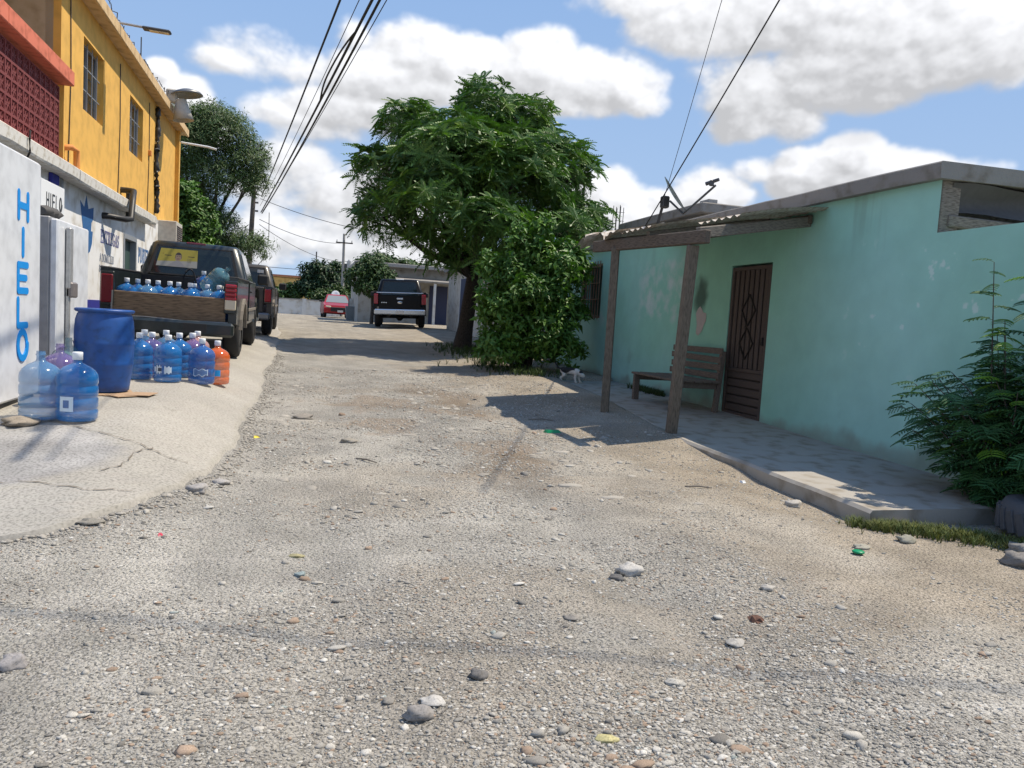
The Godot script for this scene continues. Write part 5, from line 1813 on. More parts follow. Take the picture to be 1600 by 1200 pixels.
func make_vehicles():
	var hw := 0.95
	var at := settle(-1.79, -12.6, 0.74, 3.45)
	var t = make_pickup("dark green pickup with wooden tailgate, bed full of water bottles", at, {"hw": 0.87, "paint": "car_green", "bumper": "car_green", "tailgate": false, "striped": true, "lamp_y": 0.92, "lamp_h": 0.38, "platemat": "car_plastic", "plate_x": 0.35, "bump_y": 0.46, "bump_h": 0.2})
	var s := Shape.new()
	s.box(Vector3(0, 0.73, 1.1), Vector3(1.44, 0.34, 0.05), 0.01)
	part(t, "plank_tailgate", s, "plank_timber")
	s = Shape.new()
	s.tube([Vector3(-0.72, 0.555, 1.15), Vector3(-0.3, 0.57, 1.16), Vector3(0.2, 0.55, 1.16), Vector3(0.76, 0.56, 1.15)], 0.012, 6)
	part(t, "sill_strip", s, "rim")
	s = Shape.new()
	s.tube([Vector3(-0.72, 0.56, 1.16), Vector3(-0.715, 0.9, 1.16)], 0.012, 6)
	part(t, "gate_stay", s, "rim")
	s = Shape.new()
	s.cyl(Vector3(0.35, 0.37, 1.12), Vector3(0.35, 0.37, 1.27), 0.07, 0.075, 12)
	part(t, "tow_ring", s, "rim")
	# poster on the rear window
	var pm := StandardMaterial3D.new()
	pm.resource_name = "poster_print"
	pm.albedo_texture = poster_picture()
	pm.roughness = 0.6
	s = Shape.new()
	var a := Vector3(-0.83, 1.16, -1.09)
	var c := Vector3(-0.67, 1.71, -1.22)
	var q := func(u, v): return (a.lerp(Vector3(0.83, 1.16, -1.09), u)).lerp(c.lerp(Vector3(0.67, 1.71, -1.22), u), v) + Vector3(0, 0.01, 0.03)
	s.quv(q.call(0.13, 0.83), q.call(0.53, 0.83), q.call(0.53, 0.3), q.call(0.13, 0.3), Rect2(0, 0, 1, 1))
	var po = part(t, "poster", s, pm)
	po.set_meta("label", "yellow printed poster with a face on the rear window, print dimmed as if behind tinted glass")
	# load: bottles in the bed
	var bm = bottle_meshes()
	var k := 0
	var spots := [[-0.6, 0.86, "bottle_blue"], [-0.33, 0.88, "bottle_pale"], [-0.05, 0.86, "bottle_blue"], [0.02, 0.56, "bottle_pale"], [0.22, 0.88, "bottle_blue"], [0.42, 0.66, "bottle_pale"], [0.6, 0.87, "bottle_blue"], [-0.52, 0.56, "bottle_blue"], [-0.25, 0.58, "bottle_blue"], [0.2, 0.32, "bottle_blue"], [0.58, 0.38, "bottle_pale"]]
	for p in spots:
		var o = thing("water_bottle", "", "water bottle")
		var where = ["left end of the front row", "second from left in the front row", "third from left in the front row", "second row, just right of the middle", "fourth from left in the front row", "fifth from left in the front row", "right end of the front row", "second row, at its left end", "second row, second from the left", "second row, fourth from the left", "second row, at its right end"][k]
		tag(o, "%s bottle in the pickup bed, %s" % ["pale blue" if p[2] == "bottle_pale" else "blue", where], "water bottle", "bottles in the pickup bed")
		o.transform = at * Transform3D(Basis.IDENTITY, Vector3(p[0], 0.582, p[1]))
		part(o, "body", bm.body, p[2])
		part(o, "cap", bm.cap, "cap_white")
		k += 1
	var o = thing("water_bottle", "deep blue bottle standing high in the pickup bed near the cab", "water bottle")
	o.set_meta("group", "bottles in the pickup bed")
	o.transform = at * Transform3D(Basis.IDENTITY, Vector3(0.25, 0.79, -0.3))
	part(o, "body", bm.body, "bottle_deep")
	part(o, "cap", bm.cap, "cap_white")
	o = thing("crate", "dark crate in the pickup bed under the raised blue bottle", "crate")
	o.transform = at * Transform3D(Basis.IDENTITY, Vector3(0.3, 0.58, -0.3))
	s = Shape.new()
	s.box(Vector3(0, 0.1, 0), Vector3(0.5, 0.2, 0.4), 0.01)
	part(o, "box", s, "car_plastic")
	o = thing("water_bottle", "pale blue bottle tipped over on the others at the bed's right side", "water bottle")
	o.set_meta("group", "bottles in the pickup bed")
	o.transform = at * Transform3D(Basis(Vector3.BACK, -0.75) * Basis(Vector3.RIGHT, 0.3), Vector3(0.38, 1.0, 0.45))
	part(o, "body", bm.body, "bottle_teal")
	s = Shape.new()
	var hp := []
	for j in 13:
		var f := PI * j / 12.0
		hp.append(Vector3(0.1 - 0.1 * cos(f), 0.95 + 0.34 * sin(f), 0.1))
	hp.push_front(Vector3(0.0, 0.6, 0.1))
	hp.append(Vector3(0.2, 0.6, 0.1))
	s.tube(hp, 0.013, 7)
	o = thing("hose", "black hose looped up out of the pickup bed", "hose")
	o.transform = at
	part(o, "hose_loop", s, "wire")
	# second pickup
	at = settle(-1.72, -20.6, 0.82, 3.45)
	var t2 = make_pickup("dusty dark brown pickup parked ahead of the green one", at, {"paint": "car_brown", "bumper": "rim", "lamp_y": 1.0, "lamp_h": 0.3, "roof": 1.8})
	s = Shape.new()
	s.box(Vector3(0.55, 1.62, -1.155), Vector3(0.16, 0.08, 0.006))
	part(t2, "sticker", s, "cap_white")
	# third: black pickup by the tree
	at = settle(3.55, -29.55, 0.85, 3.6)
	at.basis = Basis(Vector3.UP, -0.115) * at.basis
	var t3 = make_pickup("black pickup with chrome bumper parked past the big tree", at, {"hw": 0.95, "paint": "car_black", "bumper": "chrome", "flare": "car_black", "rail": 1.3, "roof": 1.86, "wb": 3.6, "lamp_y": 1.05, "lamp_h": 0.36, "bump_y": 0.58, "bump_h": 0.2, "brake": "cap_white"})
	s = Shape.new()
	s.box(Vector3(0, 1.28, 1.125), Vector3(1.7, 0.035, 0.06), 0.01)
	part(t3, "chrome_strip", s, "chrome")
	s = Shape.new()
	s.at(Transform3D(Basis(Vector3.RIGHT, PI / 2).scaled_local(Vector3(1, 1, 0.5)), Vector3(0, 0.93, 1.147)))
	s.lathe([Vector2(0, 0.006), Vector2(0.085, 0.006), Vector2(0.095, 0.0), Vector2(0.0, -0.004)], 20)
	part(t3, "emblem", s, "chrome")
	s = Shape.new()
	for j in 4: s.box(Vector3(-0.66 + 0.055 * j, 0.92, 1.148), Vector3(0.038, 0.035, 0.006))
	part(t3, "badge", s, "chrome")
	# red car at the end of the street
	make_red_car()

func make_red_car():
	var t = thing("car", "small red car facing the viewer at the end of the street", "car", Vector3(1.9, H(1.9, -48.6) + 0.0, -48.6), 0.03)
	# nose toward +z, 4.2 long, 1.72 wide; origin under the middle
	var hw := 0.84
	var s := Shape.new()
	s.at(Transform3D(Basis(Vector3(0, 0, 1), Vector3(0, 1, 0), Vector3(-1, 0, 0))))
	var low := side_poly([[-2.1, 0.35], [-1.75, 0.28]] + arch(-1.3, 0.3, 0.34) + [[-0.9, 0.22], [0.9, 0.22]] + arch(1.3, 0.3, 0.34) + [[1.75, 0.25], [2.08, 0.3], [2.1, 0.55], [2.0, 0.74], [1.1, 0.9], [-1.5, 0.95], [-2.05, 0.9]])
	s.extrude(low, -hw, hw)
	part(t, "body", s, "car_red")
	s = Shape.new()
	var r0 := [Vector3(-hw + 0.05, 0.9, -1.6), Vector3(hw - 0.05, 0.9, -1.6), Vector3(hw - 0.05, 0.88, 1.1), Vector3(-hw + 0.05, 0.88, 1.1)]
	var r1 := [Vector3(-0.58, 1.38, -0.95), Vector3(0.58, 1.38, -0.95), Vector3(0.58, 1.36, 0.3), Vector3(-0.58, 1.36, 0.3)]
	var r2 := [Vector3(-0.45, 1.42, -0.8), Vector3(0.45, 1.42, -0.8), Vector3(0.45, 1.41, 0.15), Vector3(-0.45, 1.41, 0.15)]
	s.loft([r0, r1, r2], true, true, false)
	var cab = part(t, "cabin", s, "car_red")
	s = Shape.new()
	panel(s, r0[3], r0[2], r1[2], r1[3], 0.06, 0.94, 0.06, 0.94, 0.012)
	part(cab, "windscreen", s, mat("windscreen_grey", lin(0.2, 0.23, 0.25), 0.1, 0.2))
	for q in [[r0[2], r0[1], r1[1], r1[2]], [r0[0], r0[3], r1[3], r1[0]]]:
		s = Shape.new()
		panel(s, q[0], q[1], q[2], q[3], 0.1, 0.9, 0.1, 0.9, 0.012)
		part(cab, "side_window", s, "auto_glass")
	s = Shape.new()
	s.box(Vector3(0, 0.5, 2.1), Vector3(0.9, 0.26, 0.04), 0.03)
	part(t, "grille", s, "car_plastic")
	s = Shape.new()
	s.box(Vector3(0.1, 0.4, 2.125), Vector3(0.32, 0.12, 0.01))
	part(t, "number_plate", s, "plate")
	for sg in [-1.0, 1.0]:
		s = Shape.new()
		s.box(Vector3(sg * 0.6, 0.64, 2.04), Vector3(0.34, 0.12, 0.1), 0.04, Basis(Vector3.UP, sg * 0.25))
		part(t, "headlight", s, "lamp_clear")
		s = Shape.new()
		s.box(Vector3(sg * 0.96, 0.98, 0.75), Vector3(0.2, 0.13, 0.08), 0.03)
		part(t, "mirror", s, "car_plastic")
		for z in [-1.3, 1.3]: make_wheel(t, Vector3(sg * (hw - 0.1), 0.3, z), sg, 0.3, 0.2)

# ---------------------------------------------------------------- plants
func leaflet(s: Shape, p: Vector3, dir: Vector3, side: Vector3, l: float, w: float):
	var m := p + dir * l * 0.45
	s.tri(p, m + side * w * 0.5, p + dir * l)
	s.tri(p, p + dir * l, m - side * w * 0.5)

func frond(s: Shape, base: Vector3, out: Vector3, up: Vector3, l: float, pairs: int, ll: float, lw: float, droop: float):
	# a feather of leaflets along an arching rib
	var side := out.cross(up).normalized()
	var prev := base
	for k in range(1, pairs + 1):
		var f := float(k) / pairs
		var p := base + out * l * f + up * l * (0.25 * f - droop * f * f)
		s.bar(prev, p, 0.006, 0.004)
		prev = p
		var taper := 0.55 + 0.45 * sin(PI * minf(f * 0.9 + 0.12, 1.0))
		for e in [-1.0, 1.0]:
			var d: Vector3 = (side * e * 0.85 + out * 0.45 - up * 0.25).normalized()
			leaflet(s, p, d, (up * 0.4 + out * 0.9).normalized(), ll * taper, lw)
	leaflet(s, prev, (out - up * 0.4).normalized(), side, ll, lw)

func rosette(sd: int, n: int, l: float, pairs: int, ll: float, lw: float, droop: float) -> ArrayMesh:
	rng.seed = sd
	var s := Shape.new()
	for k in n:
		var a := TAU * (k + rng.randf_range(-0.3, 0.3)) / n
		var lift := rng.randf_range(-0.25, 0.75)
		var out := Vector3(cos(a), lift, sin(a)).normalized()
		var up := (Vector3.UP - out * out.y).normalized()
		frond(s, Vector3.ZERO, out, up, l * rng.randf_range(0.75, 1.15), pairs, ll, lw, droop)
	return s.done()

func spray(sd: int, n: int, l: float, w: float, spread: float) -> ArrayMesh:
	# a twig end with simple pointed leaves, each folded along its rib
	rng.seed = sd
	var s := Shape.new()
	for k in n:
		var a := TAU * k * 0.382
		var lift := rng.randf_range(-0.5, 1.0)
		var out := Vector3(cos(a), lift, sin(a)).normalized()
		var up := (Vector3.UP - out * out.y).normalized()
		var side := out.cross(up).normalized()
		var b := Vector3(rng.randf_range(-1, 1), rng.randf_range(-1, 1), rng.randf_range(-1, 1)) * spread
		var ll := l * rng.randf_range(0.7, 1.2)
		var tip := b + out * ll - up * ll * 0.25
		var m := b + out * ll * 0.5 + up * ll * 0.04
		for e in [-1.0, 1.0]:
			var q: Vector3 = m + side * e * w * 0.5 + up * w * 0.22
			s.tri(b, q, m)
			s.tri(m, q, tip)
	return s.done()

func crown(parent, lobes: Array, meshes: Array, m: String, count: int, size: Vector2, tone: Callable, sd: int, inner := 0.5, keep = null):
	rng.seed = sd
	var vol := []
	var total := 0.0
	for q in lobes:
		var v: float = pow(q[3] * q[4] * q[5], 0.75)
		vol.append(v)
		total += v
	var xf := []
	var cl := []
	for i in meshes.size():
		xf.append([])
		cl.append([])
	for li in lobes.size():
		var q = lobes[li]
		var n := int(count * vol[li] / total)
		for k in n:
			var d := Vector3(rng.randfn(), rng.randfn(), rng.randfn()).normalized()
			if d.y < -0.3 and rng.randf() < 0.5: d.y = -d.y
			var r := lerpf(inner, 1.0, sqrt(rng.randf())) * (1.0 + 0.14 * sin(d.x * 6.0 + li) * cos(d.z * 7.0 + li * 2.0))
			var p := Vector3(q[0], q[1], q[2]) + d * r * Vector3(q[3], q[4], q[5])
			if keep != null and not keep.call(p): continue
			var y := (d * 0.75 + Vector3(rng.randf_range(-0.5, 0.5), 0.75, rng.randf_range(-0.5, 0.5))).normalized()
			var x := y.cross(Vector3(rng.randf_range(-1, 1), 0.2, rng.randf_range(-1, 1))).normalized()
			var s := rng.randf_range(size.x, size.y)
			var i := rng.randi() % meshes.size()
			xf[i].append(Transform3D(Basis(x, y, x.cross(y)).scaled(Vector3(s, s, s)), p))
			cl[i].append(tone.call(p, li))
	for i in meshes.size(): scatter("crown", meshes[i], xf[i], cl[i], m, parent)

func limbs(parent, from: Vector3, lobes: Array, r: float, m: String, sd: int, twigs := 4):
	rng.seed = sd
	for q in lobes:
		var c := Vector3(q[0], q[1], q[2])
		var mid := from.lerp(c, 0.5) + Vector3(rng.randf_range(-0.2, 0.2), -0.15 * from.distance_to(c) * 0.3, rng.randf_range(-0.2, 0.2))
		var s := Shape.new()
		s.tube([from, from.lerp(mid, 0.5) + Vector3(0, 0.06, 0), mid, mid.lerp(c, 0.6), c], [r, r * 0.85, r * 0.65, r * 0.45, r * 0.3], 7)
		for k in twigs:
			var d := Vector3(rng.randfn(), rng.randfn() * 0.6 + 0.3, rng.randfn()).normalized()
			var e := c + d * Vector3(q[3], q[4], q[5]) * 0.85
			var st := mid.lerp(c, rng.randf_range(0.3, 1.0))
			s.tube([st, st.lerp(e, 0.5) + Vector3(0, 0.08, 0), e], [r * 0.3, r * 0.18, r * 0.06], 5)
		part(parent, "limb", s, m)

func make_trees():
	# big shade tree
	var base := Vector3(3.98, ground_at(3.98, -19.5) - 0.06, -19.5)
	var t = thing("shade_tree", "large leafy shade tree arching over the right of the street", "tree", base)
	var lobes := [[4.2, 6.55, -19.5, 0.75, 0.85, 1.0], [4.2, 5.7, -19.4, 1.2, 0.8, 1.2], [2.4, 5.95, -19.5, 0.8, 0.6, 1.0], [2.9, 5.3, -19.4, 1.0, 0.7, 1.2], [5.35, 6.35, -19.6, 0.65, 0.8, 1.0], [5.6, 5.6, -19.5, 0.9, 0.8, 1.1], [1.85, 4.75, -19.3, 0.85, 0.75, 1.1], [1.75, 3.6, -19.0, 0.8, 0.6, 1.0], [3.3, 4.9, -18.2, 1.4, 1.1, 1.4], [4.8, 4.7, -18.2, 1.4, 1.2, 1.4], [6.4, 5.2, -19.4, 0.9, 0.9, 1.2], [6.75, 4.05, -19.2, 0.95, 0.55, 1.1], [5.9, 3.5, -18.1, 1.0, 0.6, 1.1], [2.9, 3.15, -18.7, 0.8, 0.45, 0.9], [4.2, 3.3, -17.3, 1.1, 0.6, 1.0], [4.3, 4.9, -21.0, 2.1, 1.5, 1.1], [2.6, 3.9, -17.6, 0.9, 0.6, 0.9], [3.6, 2.75, -18.4, 0.6, 0.35, 0.6], [3.75, 3.5, -16.7, 0.7, 0.45, 0.6]]
	var local := []
	for q in lobes: local.append([q[0] - base.x, q[1] - base.y, q[2] - base.z, q[3], q[4], q[5]])
	var s := Shape.new()
	var fork := Vector3(0.22, 2.0, 0.0)
	s.tube([Vector3(-0.04, -0.1, 0), Vector3(0.0, 0.15, 0), Vector3(0.05, 0.6, 0.02), Vector3(0.12, 1.3, 0), fork], [0.34, 0.25, 0.2, 0.185, 0.2], 12)
	s.tube([Vector3(0.0, 0.05, 0.05), Vector3(-0.2, 0.0, 0.22)], [0.15, 0.05], 7)
	s.tube([Vector3(0.0, 0.05, 0.0), Vector3(0.25, -0.02, 0.2)], [0.14, 0.05], 7)
	part(t, "trunk", s, "bark_dark")
	limbs(t, fork - Vector3(0, 0.1, 0), local, 0.12, "bark_dark", 5, 5)
	var ms = [rosette(1, 9, 0.36, 8, 0.1, 0.042, 0.5), rosette(2, 8, 0.4, 8, 0.11, 0.045, 0.62), rosette(3, 9, 0.33, 7, 0.1, 0.045, 0.35)]
	# leaves old and young, mixed at random through the crown
	var tone = func(_p, _li):
		var c = Color(0.78, 0.85, 0.85).lerp(Color(1.15, 1.1, 0.85), rng.randf())
		if rng.randf() < 0.14: c = Color(1.7, 1.5, 0.75)
		return c * rng.randf_range(0.85, 1.15)
	crown(t, local, ms, "leaf_china", 1500, Vector2(0.7, 1.2), tone, 11, 0.45)
	# glossy shrub in front of it
	base = Vector3(4.15, ground_at(4.15, -14.3) - 0.03, -14.3)
	t = thing("shrub", "tall dense green shrub growing between the big tree and the house", "shrub", base)
	lobes = [[0.1, 2.15, 0.0, 0.5, 0.42, 0.55], [-0.45, 1.75, 0.1, 0.42, 0.45, 0.5], [0.65, 1.85, 0.0, 0.42, 0.42, 0.5], [0.1, 1.45, 0.3, 0.55, 0.45, 0.55], [-0.55, 1.05, 0.25, 0.45, 0.42, 0.5], [0.65, 1.15, 0.2, 0.5, 0.4, 0.5], [0.1, 0.8, 0.45, 0.6, 0.4, 0.5], [-0.45, 0.45, 0.3, 0.55, 0.35, 0.5], [0.55, 0.45, 0.35, 0.6, 0.35, 0.5], [0.0, 1.2, -0.4, 0.9, 1.0, 0.4], [0.15, 2.75, 0.1, 0.22, 0.3, 0.25], [-0.25, 2.5, 0.2, 0.25, 0.25, 0.25], [0.75, 2.35, 0.1, 0.3, 0.22, 0.3], [-0.95, 1.9, 0.3, 0.25, 0.3, 0.25], [-1.0, 1.2, 0.3, 0.22, 0.25, 0.25], [1.0, 2.0, 0.2, 0.25, 0.25, 0.25], [-0.3, 1.5, 0.95, 0.3, 0.3, 0.25], [0.4, 2.0, 0.75, 0.3, 0.25, 0.25], [-0.85, 0.5, 0.5, 0.25, 0.25, 0.25]]
	for k in 6:
		s = Shape.new()
		var a := TAU * k / 6
		s.tube([Vector3(0.08 * cos(a), -0.05, 0.08 * sin(a)), Vector3(0.3 * cos(a), 0.9, 0.3 * sin(a)), Vector3(0.5 * cos(a), 1.9, 0.5 * sin(a))], [0.04, 0.028, 0.012], 6)
		part(t, "stem", s, "bark_dark")
	ms = [spray(21, 9, 0.13, 0.055, 0.05), spray(22, 8, 0.15, 0.06, 0.05), spray(23, 10, 0.12, 0.05, 0.06)]
	tone = func(_p, _li):
		var c = Color(0.75, 0.82, 0.75).lerp(Color(1.2, 1.15, 0.85), rng.randf())
		if rng.randf() < 0.08: c = Color(1.7, 1.5, 0.95)
		return c * rng.randf_range(0.85, 1.15)
	crown(t, lobes, ms, "leaf_citrus", 1700, Vector2(0.8, 1.5), tone, 12, 0.3, func(p): return p.y > 0.05 and p.x < 1.15 and p.x > -1.0)
	# feathery tree behind the shop
	base = Vector3(-3.6, H(-3.6, -31.0) - 0.05, -31.0)
	t = thing("feathery_tree", "tall fine leaved tree rising behind the yellow building", "tree", base)
	lobes = [[0.2, 6.95, 0, 1.3, 0.95, 1.3], [1.3, 6.0, 0, 0.95, 0.8, 1.1], [-1.0, 6.5, 0, 1.5, 1.2, 1.4], [1.5, 5.1, 0.2, 0.75, 0.45, 0.8], [-0.2, 5.2, 0, 1.3, 0.9, 1.2], [1.45, 2.75, 0.5, 0.9, 0.5, 0.8], [0.5, 3.3, 0.3, 0.8, 0.8, 0.8], [-0.4, 3.9, 0, 1.0, 1.0, 1.0], [0.5, 2.2, 0.3, 0.9, 0.6, 0.8]]
	s = Shape.new()
	s.tube([Vector3(0, -0.1, 0), Vector3(0.1, 1.2, 0), Vector3(0.15, 2.6, 0), Vector3(0.1, 4.2, 0)], [0.26, 0.2, 0.17, 0.13], 10)
	part(t, "trunk", s, "bark_grey")
	limbs(t, Vector3(0.12, 2.8, 0), lobes, 0.09, "bark_grey", 6, 4)
	ms = [spray(31, 22, 0.17, 0.028, 0.14), spray(32, 20, 0.19, 0.03, 0.15)]
	tone = func(p, _li): return Color(1, 1, 1).lerp(Color(0.7, 0.8, 0.75), rng.randf()) * rng.randf_range(0.75, 1.2)
	crown(t, lobes, ms, "leaf_mesquite", 2300, Vector2(0.8, 1.4), tone, 13, 0.3)
	# bright low tree beside it
	base = Vector3(-3.75, H(-3.75, -26.0) - 0.05, -26.0)
	t = thing("broadleaf_tree", "bright green bushy tree at the far corner of the shop", "tree", base)
	lobes = [[-0.2, 3.7, 0, 0.85, 0.75, 0.85], [0.35, 3.1, 0.1, 0.75, 0.75, 0.8], [-0.4, 2.6, 0.1, 0.9, 0.8, 0.8], [0.4, 2.1, 0.2, 0.85, 0.7, 0.8]]
	s = Shape.new()
	s.tube([Vector3(0, -0.1, 0), Vector3(0.05, 1.0, 0), Vector3(0, 2.2, 0)], [0.14, 0.1, 0.07], 8)
	part(t, "trunk", s, "bark_grey")
	limbs(t, Vector3(0, 1.6, 0), lobes, 0.06, "bark_grey", 7, 3)
	ms = [spray(41, 10, 0.2, 0.08, 0.08), spray(42, 9, 0.22, 0.085, 0.08)]
	tone = func(_p, _li): return Color(0.75, 0.8, 0.7).lerp(Color(1.3, 1.2, 0.8), rng.randf()) * rng.randf_range(0.8, 1.15)
	crown(t, lobes, ms, "leaf_bright", 850, Vector2(0.8, 1.3), tone, 14, 0.35)
	# round small tree by the black pickup
	base = Vector3(2.75, H(2.75, -34.0) - 0.03, -34.0)
	t = thing("street_tree", "small round clipped tree left of the black pickup", "tree", base)
	lobes = [[0.0, 2.35, 0, 0.75, 0.5, 0.7], [-0.5, 1.95, 0.1, 0.55, 0.45, 0.6], [0.5, 1.95, 0.1, 0.55, 0.5, 0.6], [0.05, 1.6, 0.2, 0.8, 0.4, 0.6]]
	s = Shape.new()
	s.tube([Vector3(0.1, -0.05, 0), Vector3(0.12, 0.7, 0), Vector3(0.05, 1.7, 0)], [0.09, 0.07, 0.05], 8)
	part(t, "trunk", s, "bark_grey")
	limbs(t, Vector3(0.08, 1.2, 0), lobes, 0.04, "bark_grey", 8, 2)
	var fm = [spray(51, 12, 0.22, 0.09, 0.1)]
	tone = func(_p, _li): return Color(0.8, 0.85, 0.75).lerp(Color(1.5, 1.45, 0.9), rng.randf() * 0.8) * rng.randf_range(0.8, 1.15)
	crown(t, lobes, fm, "leaf_far", 420, Vector2(0.7, 1.1), tone, 15, 0.4)
	# trees at the end of the street
	var far := [
		["dark_tree", "dark dense tree behind the white wall, left of the far pole", Vector3(0.9, 0.8, -62), [[0, 3.2, 0, 1.3, 1.0, 1.2], [-0.4, 2.2, 0.2, 1.2, 0.9, 1.2], [0.9, 2.4, 0.1, 1.1, 1.0, 1.1]], Color(0.5, 0.6, 0.55), 420],
		["dark_tree", "dark tree right behind the far wooden utility pole", Vector3(2.6, 0.8, -64), [[0, 3.4, 0, 1.2, 1.0, 1.2], [-0.3, 2.3, 0.2, 1.5, 0.9, 1.2], [1.2, 2.6, 0.1, 1.0, 1.2, 1.1]], Color(0.65, 0.75, 0.6), 420],
		["far_shrub", "rounded bright shrub above the white wall at left", Vector3(-0.9, 0.8, -62.5), [[0, 1.7, 0, 0.9, 0.55, 0.8], [-0.9, 1.4, 0, 0.9, 0.5, 0.8]], Color(1.2, 1.25, 0.8), 240],
		["far_shrub", "olive shrub above the white wall just left of the red car", Vector3(0.9, 0.8, -59.6), [[0.4, 1.4, 0, 1.0, 0.5, 0.5], [1.5, 1.5, 0, 0.9, 0.7, 0.5]], Color(1.2, 1.1, 0.8), 240],
		["roof_tree", "broad green tree crown above the grey far house", Vector3(6.0, 0.8, -54), [[-1.2, 3.7, 0, 1.6, 0.9, 1.4], [0.6, 3.5, 0, 1.6, 0.8, 1.4], [2.4, 3.3, 0, 1.6, 0.8, 1.4]], Color(0.95, 1.0, 0.75), 520],
		["roof_tree", "tree crown far left beyond the parked brown pickup", Vector3(-3.6, 0.8, -66), [[0, 1.8, 0, 1.2, 0.7, 1.0], [1.2, 1.4, 0, 1.0, 0.5, 1.0]], Color(0.6, 0.65, 0.55), 240]]
	var bm = [spray(61, 12, 0.34, 0.15, 0.18)]
	var sd := 20
	for f in far:
		t = thing(f[0], f[1], "shrub" if f[0] == "far_shrub" else "tree", f[2])
		s = Shape.new()
		s.tube([Vector3(0, -0.1, 0), Vector3(0.05, 1.0, 0), Vector3(0, 1.6, 0)], [0.14, 0.11, 0.08], 7)
		part(t, "trunk", s, "bark_grey")
		var cc: Color = f[4]
		crown(t, f[3], bm, "leaf_far", f[5], Vector2(0.8, 1.3), func(_p, _li): return cc * rng.randf_range(0.7, 1.25), sd, 0.35)
		sd += 1

func make_leucaena():
	# fine feathered shrub at the right edge, many arching stems
	var base := Vector3(5.36, ground_at(5.36, -4.5) - 0.02, -4.5)
	var t = thing("feathery_shrub", "dark feathery leaved shrub against the turquoise wall at right edge", "shrub", base)
	rng.seed = 91
	var fr := []
	for v in 2:
		var s := Shape.new()
		for k in 5:
			for e in [-1.0, 1.0]:
				var b := Vector3(0, 0.02 - 0.05 * k * k * 0.05, 0.035 + 0.035 * k)
				var o: Vector3 = Vector3(e * 0.9, -0.12 - 0.1 * v, 0.45).normalized()
				var up := (Vector3.UP - o * o.y).normalized()
				frond(s, b, o, up, 0.1 - 0.006 * absf(k - 2), 8, 0.024, 0.014, 0.3)
		s.tube([Vector3.ZERO, Vector3(0, 0.02, 0.1), Vector3(0, -0.03, 0.22)], [0.003, 0.0022, 0.0015], 4)
		fr.append(s.done())
	var xf := [[], []]
	var cl := [[], []]
	for k in 92:
		var a := rng.randf() * TAU
		var lean := rng.randf_range(0.1, 0.95)
		var len := rng.randf_range(0.8, 2.1)
		var out := Vector3(cos(a) * (0.3 if cos(a) > 0 else 0.42), 0, sin(a) * 0.75) * lean
		var st := base * 0.0 + Vector3(rng.randf_range(-0.12, 0.12), 0, rng.randf_range(-0.35, 0.5))
		var pts := []
		for j in 9:
			var f := j / 8.0
			var p := st + out * len * f + Vector3(0, len * (1.0 - 0.38 * lean * f) * f * (1.08 - 0.42 * lean), 0)
			p.x = minf(p.x, 0.22)
			pts.append(p)
		var s := Shape.new()
		var rad := []
		for j in 9: rad.append(lerpf(0.011, 0.003, j / 8.0))
		s.tube(pts, rad, 5)
		part(t, "stem", s, "bark_grey")
		var top: bool = rng.randf() < 0.4
		for j in 20:
			var f := 0.12 + 0.88 * j / 19.0
			var i := mini(int(f * 8), 7)
			var p: Vector3 = pts[i].lerp(pts[i + 1], f * 8 - i)
			var d: Vector3 = (pts[i + 1] - pts[i]).normalized()
			var az := j * 2.4 + k
			var y := (Vector3.UP + d * 0.2 + Vector3(rng.randf_range(-0.3, 0.3), 0, rng.randf_range(-0.3, 0.3))).normalized()
			var z := (Vector3(cos(az), rng.randf_range(-0.15, 0.35), sin(az)) + d * 0.5)
			if j > 17: z = d + Vector3(cos(az), 0.3, sin(az)) * 0.4
			z = (z - y * z.dot(y)).normalized()
			if base.x + (p + z * 0.2).x > 5.6: z.x = -absf(z.x)
			var sc := rng.randf_range(0.75, 1.15) * (1.0 if j < 17 else 0.7)
			var v := rng.randi() % 2
			xf[v].append(Transform3D(Basis(y.cross(z), y, z).scaled(Vector3(sc, sc, sc)), p))
			var c := Color(0.8, 0.95, 0.95).lerp(Color(1.1, 1.1, 0.85), rng.randf())
			if j > 16 and top or rng.randf() < 0.03: c = Color(2.6, 2.1, 0.6)
			cl[v].append(c * rng.randf_range(0.8, 1.15))
	for v in 2: scatter("foliage", fr[v], xf[v], cl[v], "leaf_leucaena", t)

